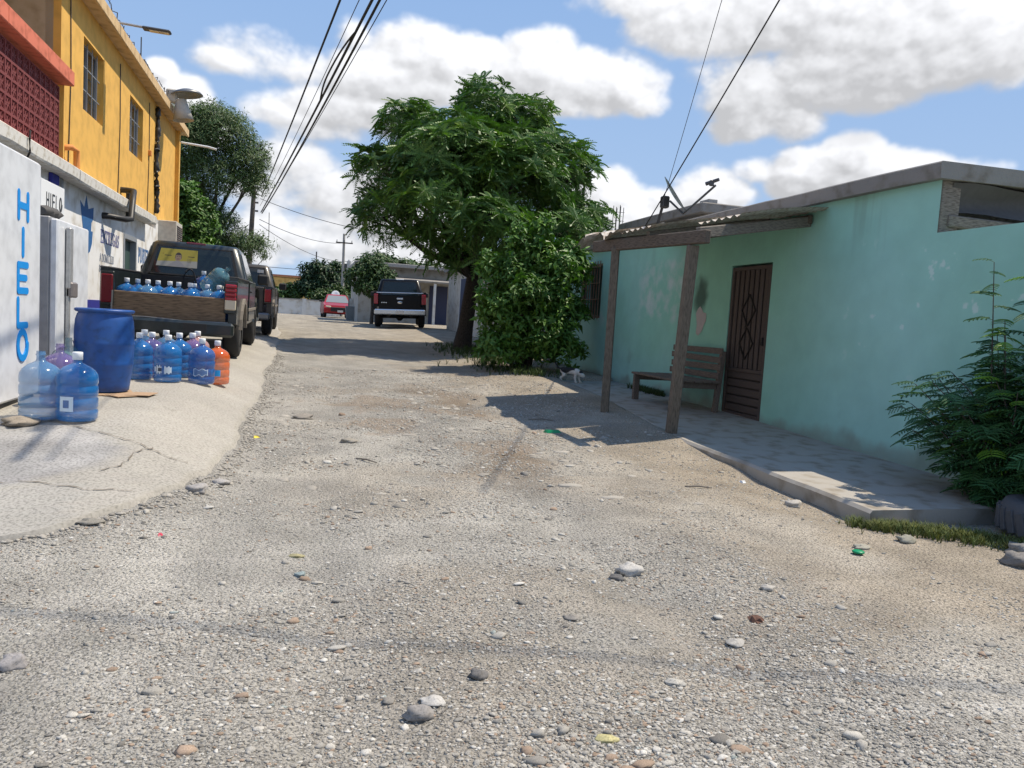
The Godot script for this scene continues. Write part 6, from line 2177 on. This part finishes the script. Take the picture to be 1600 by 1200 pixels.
func make_weeds():
	# grass strip at the slab's end, tufts by the wall, creepers under the shrub
	var s := Shape.new()
	rng.seed = 3
	for k in 9:
		var a := rng.randf() * TAU
		var d := Vector3(cos(a), 0, sin(a))
		var b := d * 0.012
		var l := rng.randf_range(0.6, 1.0)
		var bend := d * rng.randf_range(0.2, 0.6)
		var sd := d.cross(Vector3.UP) * 0.022
		var m := b + Vector3(0, l * 0.55, 0) + bend * 0.35
		var e := b + Vector3(0, l * 0.85, 0) + bend
		s.quad(b - sd, b + sd, m + sd * 0.8, m - sd * 0.8)
		s.tri(m - sd * 0.8, m + sd * 0.8, e)
	var tuft := s.done()
	var xf := []
	var cl := []
	var put = func(x, z, h):
		var b := Basis(Vector3.UP, rng.randf() * TAU).scaled(Vector3(h, h, h))
		xf.append(Transform3D(b, Vector3(x, ground_at(x, z) - 0.005, z)))
		cl.append(Color(1, 1, 1).lerp(Color(1.7, 1.25, 0.8), pow(rng.randf(), 2.0)) * rng.randf_range(0.6, 1.2))
	for k in 900:
		var f := rng.randf()
		var x := lerpf(3.86, 4.72, f) + rng.randfn() * 0.06
		var z := lerpf(-4.48, -3.78, f) + rng.randfn() * 0.11
		if z < -4.52 and x > 3.95: continue
		put.call(x, z, rng.randf_range(0.05, 0.13) * (1.0 - 0.2 * f))
	var o = scatter("grass", tuft, xf, cl, "grass")
	tag(o, "strip of short green grass at the end of the concrete slab", "grass")
	xf = []
	cl = []
	for k in 260:
		var x := 5.56 - absf(rng.randfn()) * 0.07
		var z := rng.randf_range(-12.2, -11.0)
		var b := Basis(Vector3.UP, rng.randf() * TAU).scaled(Vector3.ONE * rng.randf_range(0.06, 0.16))
		xf.append(Transform3D(b, Vector3(x, tab(SLAB, z) + 0.008, z)))
		cl.append(Color(0.7, 0.8, 0.7) * rng.randf_range(0.6, 1.1))
	o = scatter("weeds", tuft, xf, cl, "grass")
	tag(o, "weeds growing along the foot of the turquoise wall", "weeds")
	xf = []
	cl = []
	for k in 700:
		var z := rng.randf_range(-20.6, -13.0)
		var x := 3.9 + 0.55 * rng.randfn() * 0.6 - 0.1 * sin(z * 2.0)
		if x > 5.3: continue
		var b := Basis(Vector3.UP, rng.randf() * TAU).scaled(Vector3.ONE * rng.randf_range(0.08, 0.24))
		xf.append(Transform3D(b, Vector3(x, ground_at(x, z) - 0.01, z)))
		cl.append(Color(0.7, 0.85, 0.7) * rng.randf_range(0.5, 1.1))
	o = scatter("weeds", tuft, xf, cl, "grass")
	tag(o, "dark weeds at the foot of the shrub and big tree", "weeds")

# ---------------------------------------------------------------- end of the street
func win_block(parent, at: Vector3, size: Vector2, face: Basis, bars: int):
	# a window on a far wall: frame, opaque pane coloured dark like an unlit room, bars; local x runs along the wall, z outward
	var w := Node3D.new()
	w.name = "window"
	parent.add_child(w, true)
	w.transform = Transform3D(face, at)
	var s := Shape.new()
	for e in [-0.5, 0.5]:
		s.box(Vector3(e * size.x, 0, 0.02), Vector3(0.08, size.y + 0.08, 0.06))
		s.box(Vector3(0, e * size.y, 0.025), Vector3(size.x - 0.08, 0.08, 0.06))
	part(w, "frame", s, "window_frame")
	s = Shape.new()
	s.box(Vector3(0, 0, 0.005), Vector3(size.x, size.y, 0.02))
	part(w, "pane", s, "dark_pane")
	for k in bars:
		s = Shape.new()
		s.bar(Vector3(lerpf(-0.45, 0.45, k / float(bars - 1)) * size.x, -size.y / 2, 0.07), Vector3(lerpf(-0.45, 0.45, k / float(bars - 1)) * size.x, size.y / 2, 0.07), 0.04, 0.03)
		part(w, "grille_bar", s, "iron")

func make_far():
	var g := 0.84
	# white boundary wall across the end
	var w = thing("boundary_wall", "long low white boundary wall across the end of the street", "wall", Vector3(-2.0, g, -58))
	var s := Shape.new()
	s.box(Vector3(-2.2, 0.5, 0), Vector3(13.5, 1.15, 0.2))
	part(w, "wall", s, "far_white")
	s = Shape.new()
	s.box(Vector3(-2.2, 1.1, 0), Vector3(13.6, 0.07, 0.28))
	part(w, "coping", s, "cement")
	for x in [-0.4, -2.6, 2.0]:
		s = Shape.new()
		s.box(Vector3(x, 0.52, 0.06), Vector3(0.3, 1.3, 0.3))
		part(w, "pier", s, "far_white")
	# yellow building beyond
	var b = thing("far_building", "long low yellow building with barred windows beyond the white wall", "building", Vector3(-5.6, g, -76))
	s = Shape.new()
	s.box(Vector3(0, 1.6, -2), Vector3(12.5, 3.5, 4))
	part(b, "wall", s, "far_yellow")
	s = Shape.new()
	s.box(Vector3(0, 3.42, -2), Vector3(12.9, 0.16, 4.4))
	part(b, "roof", s, "far_roof")
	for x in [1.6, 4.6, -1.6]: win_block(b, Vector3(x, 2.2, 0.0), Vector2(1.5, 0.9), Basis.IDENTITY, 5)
	# grey house behind the black pickup
	b = thing("far_house", "flat roofed grey concrete house behind the black pickup", "house", Vector3(5.8, g - 0.05, -38))
	s = Shape.new()
	s.box(Vector3(0, 1.35, -3), Vector3(6.6, 2.8, 6))
	part(b, "wall", s, "far_grey")
	s = Shape.new()
	s.box(Vector3(0, 2.84, -2.8), Vector3(7.1, 0.18, 6.8), 0.02)
	part(b, "roof", s, "cement")
	s = Shape.new()
	s.box(Vector3(-0.2, 2.2, 0.7), Vector3(5.2, 0.1, 1.4), 0.01, Basis(Vector3.RIGHT, 0.12))
	part(b, "porch_roof", s, "roofslab")
	for x in [-2.7, 0.2, 2.2]:
		s = Shape.new()
		s.box(Vector3(x, 1.05, 1.3), Vector3(0.12, 2.2, 0.12))
		part(b, "porch_post", s, "far_white")
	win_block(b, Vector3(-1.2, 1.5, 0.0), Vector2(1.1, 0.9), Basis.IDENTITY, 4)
	s = Shape.new()
	s.box(Vector3(0.6, 1.0, 0.02), Vector3(0.9, 2.0, 0.05))
	part(b, "door", s, "blue_door")
	# pale house along the right side, behind the big tree
	b = thing("pale_house", "pale plastered house wall behind the big tree trunk", "house", Vector3(5.5, 0.4, -24))
	s = Shape.new()
	s.box(Vector3(2.0, 1.3, 0), Vector3(4.0, 2.7, 12.6))
	part(b, "wall", s, "pale_wall")
	s = Shape.new()
	s.box(Vector3(1.95, 2.72, 0), Vector3(4.3, 0.16, 12.9), 0.02)
	part(b, "roof", s, "roofslab")
	s = Shape.new()
	s.box(Vector3(-0.02, 1.25, -3.1), Vector3(0.06, 2.1, 1.0))
	var d = part(b, "door", s, "blue_door")
	s = Shape.new()
	s.box(Vector3(-0.07, 1.25, -2.7), Vector3(0.05, 0.04, 0.12))
	part(d, "handle", s, "iron")
	s = Shape.new()
	for z in [-2.55, -3.65]: s.box(Vector3(-0.025, 1.25, z), Vector3(0.05, 2.2, 0.1))
	part(b, "door_frame", s, "far_white")
	s = Shape.new()
	s.box(Vector3(-0.03, 1.3, 6.0), Vector3(0.1, 2.6, 0.5))
	part(b, "turquoise_pier", s, mat("pier_paint", lin(0.2, 0.44, 0.4), 0.85, 0, {"tex": "stain", "scale": 0.7}))
	s = Shape.new()
	s.cyl(Vector3(-0.09, 0.1, 5.5), Vector3(-0.09, 2.3, 5.5), 0.035, 0.035, 8)
	part(b, "drain_pipe", s, "concrete_pole")
	# gate, bin and disc near the red car
	var gt = thing("gate", "white sheet metal gate right of the red car", "gate", Vector3(2.6, g - 0.02, -41.5))
	s = Shape.new()
	s.box(Vector3(0, 0.6, 0), Vector3(0.62, 1.1, 0.04))
	part(gt, "sheet", s, "far_white")
	s = Shape.new()
	for x in [-0.34, 0.34]: s.box(Vector3(x, 0.65, 0), Vector3(0.06, 1.35, 0.06))
	part(gt, "post", s, "bin_grey")
	var bn = thing("bin", "small grey wheeled bin beside the white gate", "bin", Vector3(2.32, g - 0.01, -40.6))
	s = Shape.new()
	s.loft([[Vector3(-0.2, 0, -0.2), Vector3(0.2, 0, -0.2), Vector3(0.2, 0, 0.2), Vector3(-0.2, 0, 0.2)], [Vector3(-0.26, 0.68, -0.26), Vector3(0.26, 0.68, -0.26), Vector3(0.26, 0.68, 0.26), Vector3(-0.26, 0.68, 0.26)]], true, true, false)
	part(bn, "body", s, "bin_grey")
	s = Shape.new()
	s.box(Vector3(0, 0.71, 0), Vector3(0.56, 0.05, 0.56), 0.01)
	part(bn, "lid", s, "bin_grey")
	var ds = thing("satellite_dish", "round white satellite dish on a post behind the red car", "satellite dish", Vector3(1.98, g, -52.5))
	s = Shape.new()
	s.cyl(Vector3(0, -0.05, -0.1), Vector3(0, 1.5, -0.1), 0.03, 0.03, 7)
	part(ds, "post", s, "galv")
	s = Shape.new()
	s.at(Transform3D(Basis(Vector3.RIGHT, PI / 2 - 0.25), Vector3(0, 1.5, 0)))
	s.lathe([Vector2(0, 0), Vector2(0.13, 0.01), Vector2(0.26, 0.04), Vector2(0.27, 0.035), Vector2(0.13, 0.0), Vector2(0, -0.01)], 24)
	part(ds, "reflector", s, "cap_white")
	# kerb of rubble and planter beside the small tree
	# poles
	var p = thing("utility_pole", "grey concrete utility pole beyond the parked pickups at left", "utility pole", Vector3(-2.75, H(-2.75, -40.0) - 0.05, -40))
	s = Shape.new()
	s.tube([Vector3(0, -0.2, 0), Vector3(0.1, 3.0, 0), Vector3(0.2, 6.25, 0)], [0.15, 0.13, 0.1], 10)
	part(p, "shaft", s, "wood_pole")
	for y in [5.1, 5.5, 5.9]:
		s = Shape.new()
		s.cyl(Vector3(0.28, y, 0), Vector3(0.42, y, 0), 0.045, 0.045, 8)
		s.cyl(Vector3(0.1, y, 0), Vector3(0.3, y, 0), 0.015, 0.015, 6)
		part(p, "insulator", s, "steel_dark")
	p = thing("utility_pole", "far wooden utility pole with crossarm and white transformer", "utility pole", Vector3(2.75, g - 0.05, -60))
	s = Shape.new()
	s.tube([Vector3(0, -0.2, 0), Vector3(0.0, 3.0, 0), Vector3(-0.04, 6.3, 0)], [0.14, 0.12, 0.09], 10)
	part(p, "shaft", s, "concrete_pole")
	s = Shape.new()
	s.box(Vector3(0, 5.62, 0.1), Vector3(1.25, 0.09, 0.09))
	part(p, "crossarm", s, "wood_pole")
	for x in [-0.55, 0.0, 0.55]:
		s = Shape.new()
		s.cyl(Vector3(x, 5.66, 0.1), Vector3(x, 5.84, 0.1), 0.035, 0.02, 7)
		part(p, "insulator", s, "steel_dark")
	s = Shape.new()
	s.cyl(Vector3(0.42, 3.5, 0.05), Vector3(0.42, 4.3, 0.05), 0.17, 0.17, 14)
	s.cyl(Vector3(0.42, 4.3, 0.05), Vector3(0.42, 4.4, 0.05), 0.1, 0.06, 10)
	part(p, "transformer", s, "galv")
	s = Shape.new()
	s.box(Vector3(0.17, 3.9, 0.05), Vector3(0.2, 0.3, 0.08))
	part(p, "bracket", s, "steel_dark")
	p = thing("antenna_mast", "thin dark antenna mast above the dark far tree", "mast", Vector3(0.95, g, -76))
	s = Shape.new()
	s.tube([Vector3(0, -0.1, 0), Vector3(0, 5.9, 0)], 0.07, 6)
	s.box(Vector3(-0.25, 4.6, 0), Vector3(0.5, 0.06, 0.06))
	part(p, "mast", s, "steel_dark")

func sagging(a: Vector3, b: Vector3, sag: float, n := 24) -> Array:
	var out := []
	for k in n + 1:
		var f := k / float(n)
		out.append(a.lerp(b, f) - Vector3(0, sag * 4.0 * f * (1.0 - f), 0))
	return out

func make_wires():
	# [from, to, sag, radius, label]
	var top := Vector3(-2.35, 6.6, -40)
	var list := [
		[top + Vector3(0.15, 0.0, 0), Vector3(1.35, 7.15, -6.0), 0.12, 0.022, "leftmost black power cable of the bundle over the street"],
		[top + Vector3(0.15, -0.75, 0), Vector3(1.78, 6.75, -6.0), 0.1, 0.026, "thick black cable in the middle of the street bundle"],
		[top + Vector3(0.2, -0.8, 0), Vector3(2.0, 6.95, -5.5), 0.22, 0.024, "thick black cable at the right of the street bundle"],
		[top + Vector3(0.1, -0.45, 0), Vector3(1.6, 6.9, -6.0), 0.2, 0.008, "thin grey line between the thick cables of the street bundle"],
		[top + Vector3(0.22, -0.7, 0), Vector3(2.15, 6.9, -5.5), 0.16, 0.009, "thin black line at the right edge of the street bundle"],
		[top + Vector3(0.1, -0.1, 0), Vector3(7.2, 5.2, -38), 0.5, 0.014, "upper cable crossing from the left pole to the big tree"],
		[top + Vector3(0.1, -1.1, 0), Vector3(2.75, 6.4, -60), 0.35, 0.016, "cable running from the left pole to the far pole"],
		[top + Vector3(0.1, -1.35, 0), Vector3(2.75, 5.0, -60), 0.4, 0.014, "lower slack cable running from the left pole to the far pole"],
		[Vector3(-9.5, 4.9, -70), Vector3(2.7, 4.2, -60), 0.1, 0.02, "low cable across the sky above the yellow building"],
		[Vector3(-9.5, 4.2, -70), Vector3(2.7, 3.5, -60), 0.12, 0.02, "lowest cable across the sky above the yellow building"],
		[Vector3(6.3, 3.08, -14.2), Vector3(5.3, 7.3, -5.6), 0.06, 0.011, "dark service wire climbing from the turquoise roof to upper right"],
		[Vector3(6.35, 3.12, -13.6), Vector3(4.7, 7.3, -7.6), 0.04, 0.005, "thin wire climbing from the satellite dish, left of the service wire"]]
	for q in list:
		var s := Shape.new()
		s.tube(sagging(q[0], q[1], q[2]), q[3], 5)
		solo("overhead_cable", s, "wire" if q[3] > 0.008 else "wire_grey", q[4], "cable", Vector3.ZERO, "overhead cables")
	# loop where the bundle is spliced
	var s := Shape.new()
	var pts := []
	for k in 15:
		var f := k / 14.0
		var b := (top + Vector3(0.15, -0.75, 0)).lerp(Vector3(1.78, 6.75, -6.0), lerpf(0.6, 0.74, f))
		pts.append(b + Vector3(-0.13 * sin(f * PI), -0.1 + 0.02 * sin(f * 9.0), 0))
	s.tube(pts, 0.02, 6)
	solo("overhead_cable", s, "wire", "short spliced loop hanging off the thick street cables", "cable", Vector3.ZERO, "overhead cables")
	# slack drop by the left pole
	s = Shape.new()
	s.tube([top + Vector3(0.6, -0.9, 1.5), Vector3(-1.75, 4.6, -39), Vector3(-1.95, 3.6, -39.4), Vector3(-2.4, 3.1, -39.8)], 0.016, 5)
	solo("overhead_cable", s, "wire", "slack cable drooping beside the left utility pole", "cable", Vector3.ZERO, "overhead cables")
	# thick cable that crosses overhead, out of view, and throws the soft line on the gravel
	s = Shape.new()
	s.tube(sagging(Vector3(1.5, 9.8, -4.6), Vector3(12.0, 9.6, -1.2), 0.12), 0.012, 6)
	solo("overhead_cable", s, "wire", "thick cable crossing the street above the viewer", "cable", Vector3.ZERO, "overhead cables")

# ---------------------------------------------------------------- loose stones, litter, cat
func make_stones():
	var kinds = [stone_mesh(11, 14, 8, 0.6), stone_mesh(12, 14, 8, 0.42), stone_mesh(13, 14, 8, 0.75), stone_mesh(14, 12, 7, 0.5)]
	var list := [
		[1.74, -3.71, 0.14, 0, 0.55, 0.53, 0.49, "pale rounded stone in the middle of the gravel, the largest there"],
		[1.63, -3.63, 0.08, 3, 0.16, 0.155, 0.15, "dark flat stone touching the large pale stone"],
		[0.41, -2.39, 0.088, 2, 0.33, 0.31, 0.29, "round grey brown stone at the bottom centre of the road"],
		[0.66, -2.62, 0.062, 2, 0.2, 0.19, 0.18, "dark oval stone right of the bottom centre stone"],
		[1.19, -3.09, 0.062, 1, 0.3, 0.28, 0.25, "flat grey stone below the large pale stone"],
		[4.18, -3.54, 0.17, 2, 0.27, 0.25, 0.23, "brown square rock at the right edge below the tyre"],
		[4.45, -3.72, 0.2, 0, 0.3, 0.29, 0.27, "grey rock leaning against the tyre's foot"],
		[4.18, -3.28, 0.17, 0, 0.33, 0.31, 0.28, "grey rock at the right edge, nearest of the three"],
		[-1.87, -5.98, 0.2, 1, 0.36, 0.31, 0.25, "long brown rock on the concrete by the ice cabinet"],
		[0.04, -8.49, 0.18, 1, 0.33, 0.3, 0.26, "flat stone bedded in the road beyond the concrete edge"],
		[-1.07, -4.52, 0.1, 1, 0.3, 0.28, 0.24, "flat stone on the lower edge of the concrete"],
		[3.42, -3.96, 0.09, 1, 0.42, 0.4, 0.33, "flat pale stone near the grass and green bottle cap"],
		[3.85, -4.06, 0.13, 3, 0.34, 0.33, 0.27, "mossy flat stone in front of the grass strip"],
		[0.03, -3.82, 0.055, 0, 0.3, 0.36, 0.36, "blue green pebble left of the road's middle"],
		[0.01, -4.11, 0.06, 1, 0.42, 0.38, 0.22, "yellowish flat pebble above the blue green one"],
		[-0.93, -2.92, 0.09, 2, 0.38, 0.36, 0.35, "grey stone half buried at the left edge"],
		[3.75, -5.12, 0.13, 0, 0.52, 0.49, 0.44, "pale rounded stone lying against the slab's edge"],
		[0.47, -2.47, 0.07, 1, 0.55, 0.53, 0.49, "white chip beside the bottom centre stone"],
		[1.37, -2.46, 0.06, 1, 0.5, 0.48, 0.43, "pale flat stone in the coarse gravel at lower right"],
		[0.45, -7.22, 0.14, 1, 0.36, 0.33, 0.28, "flat stone lying in the washed out brown earth"],
		[-0.62, -5.22, 0.13, 0, 0.42, 0.4, 0.38, "broken grey lump at the ragged concrete edge"],
		[-0.5, -5.5, 0.11, 3, 0.44, 0.42, 0.4, "second broken lump farther up the concrete edge"],
		[0.97, -2.14, 0.055, 1, 0.55, 0.5, 0.26, "yellow tinted flat pebble near the bottom edge"],
		[1.83, -2.8, 0.075, 1, 0.46, 0.44, 0.4, "flat grey stone left of the lime line"],
		[2.35, -3.35, 0.07, 0, 0.5, 0.47, 0.42, "small pale stone between the lime line and the slab"]]
	rng.seed = 61
	for q in list:
		var m: StandardMaterial3D = M.stone.duplicate()
		m.vertex_color_use_as_albedo = false
		m.albedo_color = lin(q[4], q[5], q[6])
		m.uv1_scale = Vector3(3, 3, 3)
		var y: float = ground_at(q[0], q[1])
		if q[1] < -3.7 and q[0] < xedge(q[1]): y = H(q[0], q[1]) + 0.024
		var hgt: float = q[2] * [0.6, 0.42, 0.75, 0.5][q[3]]
		var o = part(self, numbered("stone"), kinds[q[3]], m, Transform3D(Basis(Vector3.UP, rng.randf() * TAU).scaled(Vector3(q[2] * 1.25, q[2], q[2]) * 0.85), Vector3(q[0], y + hgt * 0.2, q[1])))
		tag(o, q[7], "stone", "larger loose stones")

func make_litter():
	var s := Shape.new()
	s.lathe([Vector2(0, 0.012), Vector2(0.03, 0.012), Vector2(0.036, 0.008), Vector2(0.036, 0), Vector2(0.031, 0), Vector2(0.031, 0.006), Vector2(0, 0.007)], 18)
	solo("bottle_cap", s, "trash_green", "green plastic bottle cap on the dirt near the grass strip", "bottle cap", Vector3(3.3, ground_at(3.3, -3.84) + 0.012, -3.84))
	s = Shape.new()
	s.loft([[Vector3(-0.09, 0, -0.03), Vector3(0.09, 0, -0.04), Vector3(0.1, 0.0, 0.03), Vector3(-0.07, 0, 0.04)], [Vector3(-0.07, 0.03, -0.02), Vector3(0.08, 0.02, -0.03), Vector3(0.07, 0.035, 0.02), Vector3(-0.05, 0.03, 0.03)]], true, true, false)
	solo("plastic_scrap", s, "trash_green", "crushed green plastic lying in the awning's shadow", "litter", Vector3(2.64, ground_at(2.64, -7.84), -7.84))
	for q in [["trash_yellow", -0.38, -7.29, 0.04, "yellow wrapper at the concrete's edge"], ["trash_pink", -0.7, -4.39, 0.02, "small red wrapper below the concrete apron"], ["trash_white", 3.78, -5.9, 0.035, "crumpled white paper at the slab's foot"], ["trash_white", 4.34, -4.2, 0.05, "white scrap of paper in the grass strip"], ["trash_rust", 2.04, -2.98, 0.045, "rust brown clump of rotten leaf on the gravel"]]:
		s = Shape.new()
		rng.seed = int(q[1] * 100)
		var k: float = q[3]
		var ring := []
		var top := []
		for j in 7:
			var a := TAU * j / 7
			var r := k * rng.randf_range(0.6, 1.2)
			ring.append(Vector3(r * cos(a), 0, r * sin(a)))
			top.append(Vector3(r * 0.6 * cos(a + 0.3), k * rng.randf_range(0.2, 0.6), r * 0.6 * sin(a + 0.3)))
		s.loft([ring, top], true, true, false)
		solo("paper_scrap" if q[0] != "trash_rust" else "leaf_litter", s, q[0], q[4], "litter", Vector3(q[1], ground_at(q[1], q[2]), q[2]))
	# sticks
	for q in [[3.15, -5.54, 0.3, 0.22, "thin dry stick on the dirt before the slab"], [0.55, -6.4, 0.9, 0.25, "dry stick lying in the middle of the road"], [2.75, -8.6, 0.2, 0.3, "pale stick in the awning's shadow"]]:
		s = Shape.new()
		var d: Vector3 = Vector3(cos(q[2]), 0, sin(q[2])) * q[3]
		s.tube([-d / 2, Vector3(0, 0.012, 0.01), d / 2], [0.006, 0.008, 0.004], 5)
		solo("stick", s, "grey_timber", q[4], "stick", Vector3(q[0], ground_at(q[0], q[1]) + 0.008, q[1]))

func blob(bones: Array, cell: float, k: float, tone: Callable) -> ArrayMesh:
	# one skin over tapered bones: surface nets on a grid
	var lo := Vector3(1e9, 1e9, 1e9)
	var hi := -lo
	for b in bones:
		for e in 2:
			var r: float = b[2 + e] + 3.0 * cell
			lo = lo.min(b[e] - Vector3(r, r, r))
			hi = hi.max(b[e] + Vector3(r, r, r))
	var n := Vector3i(((hi - lo) / cell).ceil()) + Vector3i.ONE
	var f := PackedFloat32Array()
	f.resize(n.x * n.y * n.z)
	for z in n.z:
		for y in n.y:
			for x in n.x:
				var p := lo + Vector3(x, y, z) * cell
				var d := 1e3
				for b in bones:
					var ab: Vector3 = b[1] - b[0]
					var t := clampf((p - b[0]).dot(ab) / maxf(ab.length_squared(), 1e-9), 0, 1)
					var e: float = p.distance_to(b[0] + ab * t) - lerpf(b[2], b[3], t)
					var h := clampf(0.5 + 0.5 * (d - e) / k, 0, 1)
					d = lerpf(d, e, h) - k * h * (1.0 - h)
				f[(z * n.y + y) * n.x + x] = d
	var idx := {}
	var vs := []
	for z in n.z - 1:
		for y in n.y - 1:
			for x in n.x - 1:
				var c := Vector3.ZERO
				var m := 0
				for e in [[0, 1], [2, 3], [4, 5], [6, 7], [0, 2], [1, 3], [4, 6], [5, 7], [0, 4], [1, 5], [2, 6], [3, 7]]:
					var a := Vector3i(x + (e[0] & 1), y + (e[0] >> 1 & 1), z + (e[0] >> 2))
					var b := Vector3i(x + (e[1] & 1), y + (e[1] >> 1 & 1), z + (e[1] >> 2))
					var da := f[(a.z * n.y + a.y) * n.x + a.x]
					var db := f[(b.z * n.y + b.y) * n.x + b.x]
					if (da < 0.0) != (db < 0.0):
						c += Vector3(a).lerp(Vector3(b), da / (da - db))
						m += 1
				if m:
					idx[(z * n.y + y) * n.x + x] = vs.size()
					vs.append(lo + c / m * cell)
	var s := Shape.new()
	s.smooth(true)
	var emit = func(a, b, c, d, flip):
		var q = [vs[a], vs[b], vs[c], vs[d]]
		if flip: q = [q[3], q[2], q[1], q[0]]
		for t in [[0, 1, 2], [0, 2, 3]]:
			for i in t:
				s.tint(tone.call(q[i]))
				s.v(q[i])
	for z in range(1, n.z - 1):
		for y in range(1, n.y - 1):
			for x in range(1, n.x - 1):
				var i := (z * n.y + y) * n.x + x
				var a := f[i] < 0.0
				var dx := 1
				var dy := n.x
				var dz := n.x * n.y
				if a != (f[i + dx] < 0.0): emit.call(idx[i - dy - dz], idx[i - dz], idx[i], idx[i - dy], a)
				if a != (f[i + dy] < 0.0): emit.call(idx[i - dx - dz], idx[i - dx], idx[i], idx[i - dz], a)
				if a != (f[i + dz] < 0.0): emit.call(idx[i - dx - dy], idx[i - dy], idx[i], idx[i - dx], a)
	return s.done()

func make_cat():
	# walking off the slab, head low; nose toward +x
	var B := func(a, b, c, d, e, f, r0, r1): return [Vector3(a, b, c), Vector3(d, e, f), r0, r1]
	var bones := [
		B.call(-0.14, 0.205, 0, 0.0, 0.2, 0, 0.058, 0.056), B.call(0.0, 0.2, 0, 0.12, 0.19, 0, 0.056, 0.06),
		B.call(0.12, 0.2, 0, 0.2, 0.165, 0, 0.045, 0.036), B.call(0.21, 0.15, 0, 0.235, 0.14, 0, 0.042, 0.036), B.call(0.235, 0.138, 0, 0.265, 0.128, 0, 0.024, 0.017),
		B.call(0.205, 0.18, 0.022, 0.2, 0.212, 0.03, 0.014, 0.005), B.call(0.205, 0.18, -0.022, 0.2, 0.212, -0.03, 0.014, 0.005),
		B.call(0.12, 0.17, 0.035, 0.11, 0.09, 0.04, 0.03, 0.019), B.call(0.11, 0.09, 0.04, 0.125, 0.014, 0.042, 0.018, 0.015), B.call(0.125, 0.014, 0.042, 0.145, 0.012, 0.042, 0.016, 0.013),
		B.call(0.12, 0.17, -0.035, 0.15, 0.09, -0.04, 0.03, 0.019), B.call(0.15, 0.09, -0.04, 0.175, 0.014, -0.042, 0.018, 0.015), B.call(0.175, 0.014, -0.042, 0.195, 0.012, -0.042, 0.016, 0.013),
		B.call(-0.13, 0.19, 0.035, -0.1, 0.12, 0.045, 0.046, 0.028), B.call(-0.1, 0.12, 0.045, -0.165, 0.07, 0.045, 0.024, 0.015), B.call(-0.165, 0.07, 0.045, -0.15, 0.013, 0.045, 0.014, 0.014), B.call(-0.15, 0.013, 0.045, -0.125, 0.012, 0.045, 0.015, 0.013),
		B.call(-0.13, 0.19, -0.035, -0.12, 0.12, -0.045, 0.046, 0.028), B.call(-0.12, 0.12, -0.045, -0.2, 0.075, -0.045, 0.024, 0.015), B.call(-0.2, 0.075, -0.045, -0.205, 0.013, -0.045, 0.014, 0.014), B.call(-0.205, 0.013, -0.045, -0.18, 0.012, -0.045, 0.015, 0.013),
		B.call(-0.18, 0.22, 0, -0.26, 0.25, 0, 0.018, 0.015), B.call(-0.26, 0.25, 0, -0.31, 0.34, 0.01, 0.015, 0.012)]
	var tone := func(p):
		var dark: bool = (p.y > 0.19 + 0.03 * sin(p.x * 22.0) and p.x < 0.1) or p.x < -0.22 or (p.x > 0.18 and p.y > 0.178)
		return Color(0.02, 0.02, 0.02) if dark else Color(0.62, 0.58, 0.52)
	var o = thing("cat", "white cat with black back standing at the slab's far end", "cat", Vector3(4.62, tab(SLAB, -12.9) + 0.004, -12.9), -0.75)
	part(o, "body", blob(bones, 0.0095, 0.022, tone), "fur")
	for z in [-0.016, 0.016]:
		var s := Shape.new()
		s.cyl(Vector3(0.243, 0.155, z), Vector3(0.247, 0.156, z * 1.1), 0.006, 0.005, 8)
		part(o, "eye", s, "ink")
	var s := Shape.new()
	s.box(Vector3(0.281, 0.131, 0), Vector3(0.006, 0.007, 0.01), 0.002)
	part(o, "nose", s, "trash_pink")

func _ready():
	# camera, sky, sun, exposure
	var cam := Camera3D.new()
	cam.name = "camera"
	add_child(cam)
	cam.position = Vector3(0, 1.3, 0)
	cam.rotation_degrees = Vector3(-4.66, -15.4, 3.5)
	cam.fov = 53.13
	cam.near = 0.05
	cam.far = 1500
	cam.current = true
	var env := Environment.new()
	env.background_mode = Environment.BG_SKY
	env.sky = Sky.new()
	env.sky.sky_material = make_sky()
	env.background_energy_multiplier = 1.0
	env.tonemap_mode = Environment.TONE_MAPPER_LINEAR
	env.tonemap_exposure = 1.17
	env.sdfgi_enabled = true
	env.ssao_enabled = true
	env.ssil_enabled = true
	var we := WorldEnvironment.new()
	we.name = "world_environment"
	we.environment = env
	add_child(we)
	var sun := DirectionalLight3D.new()
	sun.name = "sun"
	add_child(sun)
	sun.light_energy = 1.55
	sun.light_color = Color(1.0, 0.95, 0.87)
	sun.light_angular_distance = 0.55
	sun.shadow_enabled = true
	sun.look_at_from_position(Vector3(0.55, 1.0, -0.03) * 50.0, Vector3.ZERO)
	make_textures()
	make_materials()
	# setting
	make_ground()
	make_pebbles()
	make_house()
	make_awning()
	make_bench()
	make_dish()
	make_tyre()
	make_shop()
	make_shop_things()
	make_barrel()
	make_bottles()
	make_vehicles()
	make_trees()
	make_leucaena()
	make_weeds()
	make_far()
	make_wires()
	make_stones()
	make_litter()
	make_cat()
	#BUILD
